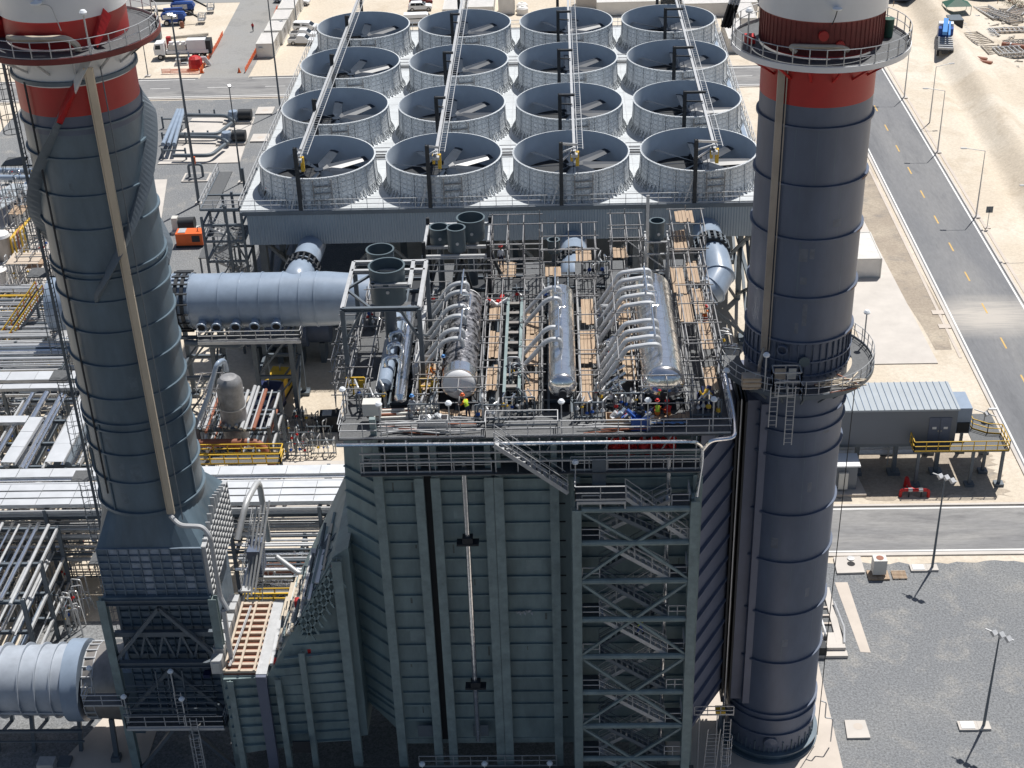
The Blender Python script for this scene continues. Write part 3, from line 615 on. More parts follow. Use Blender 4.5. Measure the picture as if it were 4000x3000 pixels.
# angled inlet side + inlet duct
b = MB(); A = (-15.9, 85.6); B_ = (-12.2, YF+.35)
b.hexa([(A[0], A[1], 7.5), (B_[0], B_[1], 6.0), (B_[0], 97, 6.0), (A[0], 97, 7.5), (A[0]+1.2, A[1]-1.2, 31.5), (B_[0], B_[1], 32.3), (B_[0], 97, 32.3), (A[0]+1.2, 97, 31.5)]); b.build('inlet_cheek', 'casing', t)
b = MB()
for z in [z_-.25 for z_ in ribz[2:]]+[8.2]:
    f_ = (z-7.5)/24; a = (A[0]+1.2*f_, A[1]-1.2*f_-.15, z+.1); c = (B_[0], B_[1]-.1, z-.05); b.bar(a, c, .2, .06)
b.build('inlet_cheek_ribs', 'casing', t)
MB().ibeam((-15.7, YF+.3, 3), (-15.7, YF+.3, 22.4), .7, .5).build('column', 'steel_g', t)
# transition: slope from low duct up to the cheek
Y1_ = 95.6
b = MB()
prof = [(-25.0, 4.2), (-14.9, 5.4), (-14.9, 23.0), (-16.0, 22.2), (-21.6, 12.0), (-25.0, 12.0)]
fr = [(x, 82.2 if x < -19 else 82.9, z) for x, z in prof]; bk = [(x, 90.6 if x < -19 else Y1_, z) for x, z in prof]
b.poly(fr); b.poly(bk[::-1])
for i in range(6): b.quad(fr[i], bk[i], bk[(i+1) % 6], fr[(i+1) % 6])
b.build('inlet_duct', 'casing', t, smooth=0)
b = MB()
for i in range(12):
    z = 5.2+i*.95
    xr = -15.9 if z > 12 else -16; xl = -24.9 if z < 12 else max(-21.6+(z-12)*.75, -25); 
    if xl < xr-.5: b.bar((xl, 82.1+(.35 if z > 14 else 0), z), (xr, 82.75, z), .3, .07)
b.build('inlet_duct_ribs', 'casing', t)
for x, zt_ in ((-24.4, 11.8), (-18.9, 14.4), (-20.9, 11.9)):
    MB().ibeam((x, 82.0, 1.2), (x, 82.0, zt_), .45, .4, .05).build('column', 'steel_g', t)
MB().bar((-22.1, 82.0, 1), (-22.1, 82.0, 12.2), .75, .4).build('column', 'casing_b', t, 'wide blue grey column')
MB().box(-22.5, -21.7, 82.1, 90.5, 12.0, 12.25).build('top_flange', 'steel', t)
# outlet transition on the right, between the casing and the stack
b = MB(); b.hexa([(9.2, YF+.4, 6), (12.0, 87.0, 6), (12.0, 93, 6), (9.2, 98, 6), (9.2, YF+.4, 32.4), (12.0, 87.0, 31.8), (12.0, 93, 31.8), (9.2, 98, 32.4)]); b.build('outlet_duct', 'casing_b', t)
b = MB()
for z in [30.6-1.95*i for i in range(13)]: b.bar((9.25, YF+.25, z-.3), (11.95, 86.85, z), .3, .07)
b.build('outlet_duct_ribs', 'casing_b', t)
b = MB(); b.box(12.0, 12.15, 86.6, 92, 5, 32.2); b.box(12.3, 12.38, 86.5, 92, 5, 32.2); b.box(12.55, 12.68, 86.4, 92, 5, 32.2); b.build('expansion_joint', 'dark', t)
b = MB(); b.box(12.7, 14.0, 86.45, 92, 5.5, 32.3); b.box(13.55, 14.05, 85.9, 87, 5.5, 32.3); b.build('stack_inlet_panel', 'casing_b', t)
MB().bar((12.25, 86.3, 4), (12.25, 86.3, 32.5), .07).build('conduit', 'steel', t)
# underside beams, legs
b = MB()
for x in (-12.2, -9.5, -4.5, .9, 5, 9): b.bar((x, YF+.3, 0), (x, YF+.3, 5.6), .5); b.bar((x, 97, 0), (x, 97, 5.6), .5)
b.box(-12, 9, YF+.3, YF+.7, 5.1, 5.6); b.build('legs', 'steel_g', t)
# front walkway at the foot
b = MB().box(-22, 9.5, 79.9, 81.4, 3.5, 3.58); b.build('foot_gallery_deck', 'grate', t)
b = MB().rail([(-12, 79.9, 3.55), (.3, 79.9, 3.55)], 1.1, 1.3); b.rail([(-11, 81.4, 3.55), (-.7, 81.4, 3.55)], 1.1, 1.3); b.rail([(-24.5, 79.6, 2.3), (-12, 79.6, 2.3)], 1, 2)
b.bar((-25, 79.5, 2.2), (.4, 79.9, 3.3), .2, .25); b.build('railing', 'steel', t)
b = MB()
for x in (-10.4, -6.3): b.box(x-.55, x+.6, YF-.25, YF-.18, 6.3, 7.4)
b.build('access_door', 'steel_d', t)
MB().box(-20.3, -19.0, 81.2, 81.3, 5.3, 6.4).build('access_door', 'dark', t)
b = MB(); b.bar((-6.45, YF-.35, 30.1), (-6.45, YF-.35, 6.3), .3); b2 = MB()
for z in (24.3, 11.4): b2.box(-7.2, -5.7, YF-.75, YF-.05, z-.1, z+.05); b2.box(-6.8, -6.1, YF-.7, YF-.1, z+.05, z+.5)
MB().tube([(-6.45, YF-.35, 31), (-6.45, YF-.35, 24.4), (-6.5, YF-.35, 12), (-6.5, YF-.35, 6)], .19, 16).build('down_pipe', 'alu', t); b2.build('pipe_clamps', 'dark', t)
# inner gallery beneath the roof deck
MB().box(-13.2, 9.1, 80.9, 83.6, 30.25, 30.32).build('gallery_deck', 'grate', t)
b = MB().rail([(-13.2, 81.2, 30.3), (-4.6, 81.2, 30.3)], 1.1, 1.2); b.rail([(.6, 81.2, 30.3), (9.1, 81.2, 30.3)], 1.1, 1.2)
for z in (30.2, 31.9, 31.2): b.bar((-13.2, 81.1, z), (9.1, 81.1, z), .1, .12)
for k in range(16): b.bar((-13+k*1.45, 81.15, 30.2), (-13+k*1.45, 81.15, 32.9), .07)
for k in range(6): b.bar((-12.8+k*3.8, 82.4, 30.4), (-11.4+k*3.8, 82.4, 32.8), .09)
b.build('railing', 'steel', t)
# roof deck
ZD = 33.0
b = MB().box(-14.5, -13.2, 81.2, 108, ZD-.1, ZD); b.box(-13.2, 11.0, 81.2, 84.2, ZD-.1, ZD); b.box(10.0, 11.0, 84.2, 106, ZD-.1, ZD)
for (xa, xb) in ((-13.2, -12.3), (-9.9, -8.3), (-5.0, -3.6), (-2.6, -1.1), (1.3, 2.6), (3.6, 5.1), (8.3, 10.0)): b.box(xa, xb, 84.2, 107, ZD-.1, ZD)
b.box(-13.2, 11, 99.9, 100.7, ZD-.14, ZD-.104)
b.build('roof_deck', 'grate', t)
b = MB()
for x in [-13.2+1.55*i for i in range(16)]: b.bar((x, 81.4, ZD-.3), (x, 106, ZD-.3), .16, .3)
for y in [84+2.1*i for i in range(11)]: b.bar((-14.4, y, ZD-.32), (10.9, y, ZD-.32), .14, .26)
b.build('roof_beams', 'steel_d', t)
b = MB().rail([(-14.45, 107.5, ZD), (-14.45, 81.2, ZD), (-4.9, 81.25, ZD)], 1.15, 1.5); b.rail([(-3.6, 81.25, ZD), (11.0, 81.25, ZD), (11.0, 106, ZD)], 1.15, 1.5)
b.rail([(-4.9, 81.25, ZD), (-4.9, 82.6, ZD), (-.2, 82.6, ZD), (-.2, 81.25, ZD)], 1.15, 1.5)
for (xa, xb) in ((-12.4, -9.9), (-8.3, -5.0), (-1.2, 1.4), (5.0, 8.4)): b.rail([(xa, 99.5, ZD), (xa, 84.2, ZD)], 1.1, 1.5, .022); b.rail([(xb, 99.5, ZD), (xb, 84.2, ZD)], 1.1, 1.5, .022)
b.build('roof_railing', 'steel', t)
b = MB().bend([(-14.6, 80.9, 32.75), (8.6, 80.75, 32.75), (9.1, 80.9, 32.3), (9.15, 81.1, 31.0), (8.9, 81.3, 28.2), (8.9, 81.4, 24)], .13, .5)
b.bend([(9.15, 80.9, 32.0), (9.6, 80.8, 32.8), (11.2, 80.9, 32.9), (11.3, 82.5, 33.3), (10.9, 85, 35.3)], .13, .5); b.build('rim_pipe', 'alu', t)
bp_, bl_ = MB(), Parts()
for x in (-11.7, -7.2, .05, 5.6, 9.8): lampmast(bp_, bl_, (x, 81.5, ZD), 2.3)
for p in ((.9, 80.8, 28.9), (-14.3, 83.6, ZD), (11, 85.3, ZD), (-10.6, 79.9, 3.6), (-6, 79.9, 3.6), (-1.2, 79.9, 3.6), (8.6, 80.3, 25.2)): lampmast(bp_, bl_, p, 2.2 if p[2] > 10 else 1.6)
bp_.build('lamp_post', 'steel', t); bl_.build('lamp_shade', t)
# stair from the roof deck down to the stair tower
def stair(b, a, c, wid=.8, n=12, yoff=0):
    """flight from a (top) to c (bottom) running along x, at y"""
    a = Vector(a); c = Vector(c); w_ = Vector((0, wid, 0))
    for s in (0, 1): b.bar(a+w_*s, c+w_*s, .06, .28)
    for i in range(n): p = a.lerp(c, (i+.5)/n); b.bar(p+Vector((-.12, wid/2, 0)), p+Vector((.12, wid/2, 0)), wid-.06, .04)
    for s in (0, 1):
        for h in (1.0, .55): b.bar(a+w_*s+Vector((0, 0, h)), c+w_*s+Vector((0, 0, h)), .045)
        for k in range(5): p = a.lerp(c, k/4)+w_*s; b.bar(p, p+Vector((0, 0, 1)), .045)
b = MB(); stair(b, (-4.3, 80.2, ZD), (.4, 80.2, 29.2), .9, 14); b.build('roof_stair', 'steel', t)

# ---------------------------------------------------------------- stair tower
t = thing('stair_tower', 'open steel stair tower with cross braces and zigzag flights', 'stair tower', (4.8, 80.3, 0))
tx0, tx1, ty0, ty1 = .95, 8.65, 79.6, 81.4
lv = [28.3, 25.6, 22.4, 19.1, 15.8, 12.5, 9.3, 6.1, 2.9]
for x, top in ((tx0, 28.4), (tx1, 29.0)): MB().ibeam((x, ty0, 0), (x, ty0, top), .6, .55, .06).build('column', 'steel_g', t)
for x in (tx0, tx1): MB().ibeam((x, ty1, 0), (x, ty1, 28.4), .35, .3, .04).build('column', 'steel_g', t)
for i, z in enumerate(lv):
    MB().tube([(tx0+.3, ty0, z), (tx1-.3, ty0, z)], .21, 8).build('beam', 'steel_g', t)
    MB().bar((tx0, ty0, z), (tx0, ty1, z), .2).build('beam', 'steel_g', t); MB().bar((tx1, ty0, z), (tx1, ty1, z), .2).build('beam', 'steel_g', t)
xm = (tx0+tx1)/2
for i in range(0, len(lv)-1, 2):
    z0, z1, z2 = lv[i], lv[i+1], (lv[i+2] if i+2 < len(lv) else 0)
    for s, xa in ((0, tx0+.3), (1, tx1-.3)):
        MB().bar((xa, ty0, z0-.2), (xm, ty0, z1), .17).build('brace', 'steel_g', t)
        MB().bar((xa, ty0, z2+.2), (xm, ty0, z1), .17).build('brace', 'steel_g', t)
for i, z in enumerate(lv[:-1]):
    z2 = lv[i+1]; xl, xr = tx0+1.5, tx1-1.5; yy = ty0+(.12 if i % 2 else .95)
    MB_ = MB(); stair(MB_, (xl if i % 2 else xr, yy, z), (xr if i % 2 else xl, yy, z2), .75, 12); MB_.build('stair_flight', 'steel', t)
    MB_ = MB(); stair(MB_, (xr if i % 2 else xl, ty0+(.95 if i % 2 else .12), z+.02), (xl if i % 2 else xr, ty0+(.95 if i % 2 else .12), z2+.02), .7, 12); MB_.build('stair_flight', 'steel_d', t)
    MB().rail([(xr if i % 2 else xl, ty0+.1, z), (tx1-.3 if i % 2 else tx0+.35, ty0+.1, z)], 1.05, .8, .028, False).build('railing', 'steel', t)
    xa, xb = (tx0+.3, xl) if i % 2 else (xr, tx1-.3)
    MB().box(xa, xb, ty0+.1, ty1, z-.05, z).build('landing', 'grate', t)
    xo, xi = (xa, xb) if i % 2 else (xb, xa)
    MB().rail([(xi, ty0+.1, z), (xo, ty0+.1, z), (xo, ty1, z)], 1.05, .9, .028, False).build('railing', 'steel', t)
b = MB().box(tx0-.1, tx0+3.2, 79.4, 81.4, 29.1, 29.16); b.build('landing', 'grate', t)
b = MB().rail([(tx0-.1, 81.4, 29.15), (tx0-.1, 79.4, 29.15), (tx0+3.2, 79.4, 29.15)]); b.bar((tx0, 79.4, 29), (tx0+3.2, 79.4, 29), .12, .2)
for x in (1, 2.5, 4.1): b.bar((x, 79.5, 28.3), (x, 79.5, 29.1), .1)
stair(b, (tx0+3.2, 79.7, 29.1), (tx1-.4, 79.7, 25.7), .8, 10); b.build('railing', 'steel', t)
MB().tube([(7.0, 81.2, 31.3), (7.0, 81.2, 25), (6.95, 81.2, 14), (6.9, 81.2, 4)], .16, 12).build('down_pipe', 'alu', t)
b = MB().box(2.0, 2.9, 81.0, 81.5, 29.2, 31.2); b.build('electrical_cabinet', 'steel_d', t)

# ---------------------------------------------------------------- drums with their riser pipes
def drum(name, label, x, r, y0, y1, z, m='alu', head='alu', white=False):
    t = thing(name, label, 'boiler drum', (x, (y0+y1)/2, z-r-.4), 'insulated drums on the boiler roof')
    b = MB()
    n = 40; rings = []
    k = 5
    pts = [(x, y0+.0, z), (x, y1, z)]
    b.tube(pts, r, n, False); b.build('drum_shell', m, t)
    for yy, s in ((y0, -1), (y1, 1)):
        b = MB(); prof = [(yy+s*r*.62*math.sin(a), r*math.cos(a)) for a in [PI/2*i/9 for i in range(9)]]+[(yy+s*r*.62, .02)]
        b.tube([(x, p[0], z) for p in prof], r, n, True, [p[1] for p in prof]); b.build('drum_head', head, t, 'bare white domed end' if white and s < 0 else None)
    b = MB()
    for i in range(1, int((y1-y0)/1.1)): b.tube([(x, y0+i*1.1, z), (x, y0+i*1.1+.04, z)], r+.012, n)
    b.tube([(x, y0-.02, z), (x, y0+.1, z)], r+.03, n); b.build('cladding_bands', m, t)
    b = MB().tube([(x, y0-r*.62-.25, z-.25*r), (x, y0-r*.5, z-.25*r)], .3*min(1, r), 20); b.build('manway', 'dark' if not white else 'steel', t)
    b = MB()
    for y in (y0+2, y1-2): b.box(x-r*.8, x+r*.8, y-.2, y+.2, z-r-.55, z-r*.6)
    b.build('saddle', 'steel_d', t)
    return t
d3 = drum('boiler_drum', 'largest shiny metal clad drum on the boiler roof, two workers at its near end', 6.85, 1.38, 85.0, 98.6, 34.6)
d2 = drum('boiler_drum', 'slim shiny metal clad drum in the middle of the boiler roof with four bent pipes', .15, .92, 84.8, 97.8, 34.7)
d1 = drum('boiler_drum', 'drum wrapped in crumpled dark foil with a bare white domed end', -6.75, 1.13, 85.6, 97.2, 34.5, 'foil', 'white', True)
MB().tube([(-6.75, 85.5, 34.5), (-6.75, 86.6, 34.5)], 1.2, 40).build('drum_collar', 'alu', d1)
b = MB(); random.seed(3)
for i in range(120):       # loose wrinkled wrap
    y = random.uniform(87, 97); a = random.uniform(0, PI); rr_ = 1.13; c0 = Vector((-6.75+rr_*math.cos(a), y, 34.5+rr_*math.sin(a)))
    da = random.uniform(.15, .5); dy = random.uniform(.1, .5); o = random.uniform(.03, .13)
    c1 = Vector((-6.75+(rr_+o)*math.cos(a+da/2), y+dy/2, 34.5+(rr_+o)*math.sin(a+da/2))); c2 = Vector((-6.75+rr_*math.cos(a+da), y+random.uniform(-.1, .3), 34.5+rr_*math.sin(a+da))); c3 = Vector((-6.75+rr_*math.cos(a+da*.4), y+dy, 34.5+rr_*math.sin(a+da*.4)))
    b.poly([c0, c2, c1]); b.poly([c1, c2, c3]); b.poly([c0, c1, c3])
b.build('loose_wrap', 'foil', d1, smooth=0)
def risers(t, xd, zd, ys, xk, xe, ze, r=.15, dy=0):
    for y in ys:
        MB().bend([(xd, y, zd), (xd-.05, y, zd+.75), (xd-.7, y, zd+.78), (xk, y, zd+.55), (xe, y+dy, ze)], r, .28, 10).build('riser_pipe', 'alu_m', t)
risers(d3, 6.7, 35.9, [86.6, 87.7, 88.8, 90.0, 92.6, 93.9, 95.2, 96.5, 97.8], 4.5, 2.5, 33.2, .165)
risers(d2, .1, 35.5, [88.3, 90.0, 94.3, 96.0], -1.0, -3.3, 33.2, .16)
risers(d1, -6.6, 35.5, [88.6, 89.9, 91.9, 93.4, 95.6, 97.0], -7.9, -9.9, 33.3, .16)
for d_, xx in ((d3, 6.4), (d2, -.05), (d1, -6.7)):
    b = MB().bend([(xx, 87.5, 36.9), (xx, 91.5, 37.0), (xx+.5, 91.5, 37.0), (xx+.5, 93.5, 37.1), (xx-.2, 93.5, 37.1), (xx-.2, 97.5, 37.1)], .07, .2)
    for y in (88.5, 92.3, 96.4): b.bar((xx, y, 36.9), (xx, y, 35.4), .07)
    b.build('vent_line', 'alu', d_)
# shiny small vessel group left
t = thing('header_vessel', 'thin polished steel header beside a blue grey vessel at the roof left end', 'vessel', (-10.8, 90, ZD))
MB().tube([(-10.6, 83.9, 34.2), (-10.6, 84.1, 34.3), (-10.7, 89, 34.4), (-10.9, 96.5, 34.4)], .42, 24, True, [.2, .42, .42, .42]).build('header', 'alu', t)
MB().tube([(-11.9, 86.2, 34.0), (-11.9, 86.4, 34), (-11.9, 92, 34), (-11.9, 96, 34)], .5, 24, True, [.3, .5, .5, .5]).build('vessel', 'duct', t)
b = MB()
for y in (88, 89.8, 91.6, 93.6): b.bend([(-11.9, y, 34.2), (-11.9, y+.2, 35.0), (-11.1, y+.4, 35.1), (-10.9, y+.4, 34.5)], .16, .3)
b.build('connecting_pipes', 'alu', t)
b = MB().box(-10.0, -9.6, 87, 96, 33.6, 35.0); b.build('side_shield', 'steel', t)
MB().box(-13.0, -11.8, 82.9, 83.7, 33.7, 34.6).build('junction_box', 'beige_box', t)

# ---------------------------------------------------------------- silencers and frames
def silencer(label, x, y, z0, z1, r, grp='round open vent silencers'):
    t = thing('vent_silencer', label, 'silencer', (x, y, z0), grp)
    MB().lathe([(r*.5, 0), (r, 0), (r, z1-z0), (r+.05, z1-z0), (r+.05, z1-z0+.06), (r-.08, z1-z0+.06), (r-.08, .5), (.05, .45)], (x, y, z0), 40).build('drum', 'silencer', t)
    if r > .9: MB().lathe([(.01, 0), (.32, 0), (.3, .12), (.01, .16)], (x, y, z0+.9), 20).build('inner_plug', 'steel', t)
    MB().cyl((x+.1, y-r+.02, z0+(z1-z0)*.45), (x+.1, y-r-.06, z0+(z1-z0)*.45), .12, 12).build('port', 'steel', t)
    MB().tube([(x, y, ZD), (x, y, z0+.1)], r*.35, 16).build('inlet_pipe', 'steel_d', t)
    return t
silencer('big green grey silencer with a pale round plug inside, nearest in the left frame', -11.9, 92.6, 37.3, 39.9, 1.24)
silencer('green grey silencer just behind the nearest one at the left of the roof', -13.0, 98.2, 36.6, 38.5, 1.0)
silencer('slim round silencer at the front of the cluster of three', -7.6, 101.3, 36.9, 38.7, .68)
silencer('widest silencer at the back of the cluster of three', -6.6, 103.3, 37.0, 38.6, 1.05)
silencer('low silencer on the left of the cluster of three', -9.0, 102.8, 36.9, 38.1, .72)
silencer('single slim silencer high above the largest drum', 7.45, 102.5, 36.9, 38.4, .56)
silencer('small dark silencer above the middle drum', -.35, 102.5, 36.0, 37.0, .45)
t = thing('silencer_frame', 'rectangular dark steel frame around the nearest silencer at the roof left', 'steel frame', (-12, 91, ZD))
x0, x1, y0, y1, zt_ = -14.5, -9.35, 87.9, 95.0, 39.0
for (x, y) in ((x0, y0), (x1, y0), (x0, y1), (x1, y1)): MB().bar((x, y, ZD), (x, y, zt_), .3).build('post', 'steel_d', t)
for (a, c) in (((x0, y0), (x1, y0)), ((x0, y1), (x1, y1)), ((x0, y0), (x0, y1)), ((x1, y0), (x1, y1)), ((x0, 93.6), (x1, 93.6)), ((x0+1.6, 91.4), (x1-1.0, 91.4)), ((x0+1.7, 91.2), (x0+1.7, 95)), ((x1-.9, 91.2), (x1-.9, 95))): MB().ibeam((*a, zt_), (*c, zt_), .26, .3).build('beam', 'steel_d' if a[1] == c[1] and a[1] == y0 else 'steel', t)
b = MB().bar((x0, 91, zt_), (x0+1.7, 93.5, zt_), .16); b.bar((x0, 90.8, zt_), (x0+2.0, y0, zt_), .16); b.bar((x0, y0, 36.5), (x0+1.4, y0, zt_), .16); b.bar((x1, y0, 36.5), (x1-1.3, y0, zt_), .16); b.bar((x0, 95, ZD), (x0, y0, 37), .12); b.bar((x1, 95, ZD), (x1, y0, 37), .12); b.build('brace', 'steel_d', t)
t = thing('silencer_frame', 'pale steel frame carrying the cluster of three silencers', 'steel frame', (-7.8, 102, ZD))
for (x, y) in ((-10, 100.4), (-5.2, 100.4), (-10, 104.8), (-5.2, 104.8)): MB().bar((x, y, 30), (x, y, 38), .26).build('post', 'dark', t)
for (a, c, z) in (((-10.2, 100.4), (-5, 100.4), 36.8), ((-10, 104.8), (-5.2, 104.8), 37.4), ((-10, 100.4), (-10, 104.8), 37.4), ((-5.2, 100.4), (-5.2, 104.8), 37.4), ((-10, 102), (-5.2, 102), 36.8)): MB().bar((*a, z), (*c, z), .22).build('beam', 'steel', t)
b = MB()
for s in (-10, -5.2): b.bar((s, 100.4, ZD), (s+1.2*(1 if s < -8 else -1), 104.8, 36.7), .18)
b.bar((-9.5, 100.4, 30), (-7.2, 100.4, 36.6), .2); b.bar((-5.6, 100.4, 30), (-7.2, 100.4, 36.6), .2); b.bar((-5.2, 100.4, 37.5), (-4.2, 100.2, 35), .2); b.build('brace', 'dark', t)
MB().rail([(-10.2, 100.2, 35.6), (-5, 100.2, 35.6)], 1.1, 1.2).build('railing', 'steel', t)
t = thing('silencer_frame', 'slim braced frame under the single slim silencer', 'steel frame', (7.4, 102.5, ZD))
for (x, y) in ((6.6, 101.8), (8.3, 101.8), (6.6, 103.3), (8.3, 103.3)): MB().bar((x, y, ZD), (x, y, 37.2), .14).build('post', 'steel', t)
b = MB()
for z in (34.6, 36.0, 37.0): 
    for (a, c) in (((6.6, 101.8), (8.3, 101.8)), ((6.6, 101.8), (6.6, 103.3)), ((8.3, 101.8), (8.3, 103.3))): b.bar((*a, z), (*c, z), .12)
b.bar((6.6, 101.8, 33), (8.3, 101.8, 34.6), .08); b.bar((8.3, 101.8, 34.6), (6.6, 101.8, 36), .08); b.bar((6.6, 101.8, 36), (5.2, 101.7, 37.2), .06); b.build('brace', 'steel', t)

# ================================================================ steam duct
DY, DZ, DR = 140.0, 13.1, 2.9
t = thing('steam_duct', 'very large blue grey horizontal steam duct with ring stiffeners running behind the boiler', 'duct', (-12, DY, DZ-DR))
def xt(b, pts, rs, n=56): return b.tube([(x, DY, z) for x, z in pts], 1, n, True, rs)
xt(MB(), [(-54, DZ), (-24.6, DZ), (-19.6, DZ-.1), (-11.5, DZ), (7, DZ), (9.8, DZ), (15.2, DZ-.2)], [DR, DR, 2.55, 2.1, 2.1, 1.6, 1.6]).build('duct_shell', 'duct', t)
b = MB()
for x in [-52, -50, -48, -46, -44.2, -40.9, -38.9, -35.7, -33.6, -31.4, -29.2, -27.2, -25.6]: xt(b, [(x, DZ), (x+.12, DZ)], [DR+.1]*2)
for x in ( -11.5, -7, -2.4, 2, 7): xt(b, [(x, DZ), (x+.12, DZ)], [2.25]*2)
b.build('ring_stiffeners', 'duct', t)
b = MB()
for x in (-40.3, -39.6): xt(b, [(x, DZ), (x+.35, DZ)], [DR+.25]*2)
for a in range(0, 360, 20): b.bar((-40.6, DY+(DR+.3)*math.cos(math.radians(a)), DZ+(DR+.3)*math.sin(math.radians(a))), (-38.8, DY+(DR+.3)*math.cos(math.radians(a)), DZ+(DR+.3)*math.sin(math.radians(a))), .28, .1)
b.build('expansion_joint', 'dark', t)
for x in (-37.5, -35.9, -33.9, -31.9, -29.6):
    b = MB(); MB().tube([(x, DY-3.57, DZ-1.37), (x, DY-3.6, DZ-1.38)], .4, 14).build('nozzle_bore', 'cl_black', t); b.tube([(x, DY-2.4, DZ-1.1), (x, DY-3.5, DZ-1.35)], .45, 14); b.tube([(x, DY-3.45, DZ-1.34), (x, DY-3.56, DZ-1.37)], .58, 14); b.build('nozzle', 'duct', t)
def riser_duct(x, r=1.5):
    MB().bend([(x, DY+.2, DZ+.2), (x, DY+.8, DZ+1.9), (x, DY+4.5, DZ+1.3), (x, DY+12.5, DZ+.6), (x, DY+13.5, 15.5)], r, 3, 28, 7).build('riser_duct', 'duct', t)
    for yy in (3.6, 4.8):
        MB().tube([(x, DY+yy, DZ+1.3), (x, DY+yy+.18, DZ+1.28)], r+.4, 28).build('bellows_ring', 'dark', t)
    b = MB()
    for q in range(18): a = 2*PI*q/18; b.bar((x+(r+.33)*math.cos(a), DY+3.4, DZ+1.3+(r+.33)*math.sin(a)), (x+(r+.33)*math.cos(a), DY+5.2, DZ+1.25+(r+.33)*math.sin(a)), .2, .1)
    b.build('bellows_bars', 'dark', t)
riser_duct(-27.7); riser_duct(1.7)
EL = [(9.6, DY, DZ), (14.6, DY, DZ-.2), (16.2, DY+.5, DZ+.1), (17.0, DY+2.0, DZ+.9), (16.8, DY+4.0, DZ+1.6), (16.5, DY+7.6, DZ+1.95), (16.4, DY+13, DZ+2)]
MB().tube(EL, 1.6, 28).build('riser_duct', 'duct', t, smooth=18)
for p, q in ((1, 2), (2, 3), (3, 4)): c = Vector(EL[p]); d = (Vector(EL[q])-Vector(EL[p-1])).normalized()*.06; MB().tube([c-d, c+d], 1.72, 28).build('seam_ring', 'duct', t)
for yy in (5.2, 6.0, 6.8): MB().tube([(16.55, DY+yy, DZ+2.0-.05*(yy-5)), (16.55, DY+yy+.2, DZ+1.98-.05*(yy-5))], 1.95, 28).build('bellows_ring', 'dark', t)
b = MB()
for q in range(18): a = 2*PI*q/18; b.bar((16.55+1.85*math.cos(a), DY+5.1, DZ+2.0+1.85*math.sin(a)), (16.55+1.85*math.cos(a), DY+7.2, DZ+1.95+1.85*math.sin(a)), .26, .14)
b.build('bellows_bars', 'steel_d', t)
b = MB().box(-37.8, -27, DY-4.6, DY-3.2, DZ-2.5, DZ-2.4); b.build('gallery_deck', 'grate', t)
b = MB().rail([(-37.8, DY-3.2, DZ-2.4), (-37.8, DY-4.6, DZ-2.4), (-27, DY-4.6, DZ-2.4), (-27, DY-3.2, DZ-2.4)], r=.035); b.bar((-37.8, DY-4.6, DZ-2.6), (-27, DY-4.6, DZ-2.6), .24, .36); b.build('railing', 'steel', t)
MB().bend([(-39.5, DY-3.0, DZ-3.4), (-33.5, DY-4.0, DZ-3.4), (-33, DY-3.6, DZ-2.6)], .36, .9).build('drain_pipe', 'steel_d', t)
for (xa, xb) in ((-41, -37), (-32.5, -28.6)):
    b = MB()
    for x in (xa, xb):
        for y in (DY-2.4, DY+2.4): b.bar((x, y, 0), (x, y, DZ-2.6), .46); b.box(x-.6, x+.6, y-.6, y+.6, 0, .4)
    for z in (5, 10): b.bar((xa, DY-2.4, z), (xb, DY-2.4, z), .32); b.bar((xa, DY+2.4, z), (xb, DY+2.4, z), .32); b.bar((xa, DY-2.4, z), (xa, DY+2.4, z), .28); b.bar((xb, DY-2.4, z), (xb, DY+2.4, z), .28)
    for z in (0, 5): b.bar((xa, DY-2.4, z), (xb, DY-2.4, z+5), .2); b.bar((xb, DY-2.4, z), (xb, DY+2.4, z+5), .2); b.bar((xa, DY+2.4, z), (xb, DY+2.4, z+5), .2)
    b.build('trestle', 'steel_d', t)
for x in (-9, 7.0): MB().bar((x, DY, 0), (x, DY, DZ-1.6), .55).build('trestle', 'steel_d', t)

# ================================================================ air cooled condenser
ax0, ax1, ay0, ay1, az = -35.2, 23.5, 150.8, 215.4, 18.5
WB = 14.4                                              # foot of the wind wall
CX = [-27.16+14.386*i for i in range(4)]; CY = [158.06, 174.58, 191.05, 207.44]
t = thing('air_cooled_condenser', 'elevated condenser deck with corrugated wind wall and steel legs carrying sixteen fans', 'condenser', (-5, 180, 0))
MB().box(ax0, ax1, ay0, ay1, az-.15, az).build('deck', 'deckm', t)
b = MB()
for x in [ax0+14.386*i+.9 for i in range(5)]+[c for c in CX]: b.box(x-.03, x+.03, ay0, ay1, az, az+.02)
for y in [CY[0]-6.4+i*2.7 for i in range(24)]: b.box(ax0, ax1, y-.015, y+.015, az, az+.012)
b.build('deck_seams', 'steel', t)
MB().box(ax0+.7, ax1, ay0+.1, ay0+.28, WB, az-.16).build('wind_wall', 'wallc', t)
MB().box(ax0+.7, ax0+.9, ay0+.29, ay1, WB, az-.16).build('wind_wall', 'wallc', t)
MB().box(ax1-.2, ax1, ay0+.29, ay1, WB, az-.16).build('wind_wall', 'wallc', t)
MB().box(ax0+.3, ax1+.1, ay0-.05, ay0+.09, az-.5, az-.02).build('fascia_beam', 'steel_d', t)
MB().bar((9.9, ay0-.1, az+1.1), (9.9, ay0-.1, 7), .35, .15).build('cable_riser', 'steel', t)
MB().rail([(ax0, ay1, az), (ax0, ay0+.1, az), (ax1, ay0+.1, az), (ax1, ay1, az), (ax0, ay1, az)], 1.25, 1.8, .033).build('railing', 'steel', t)
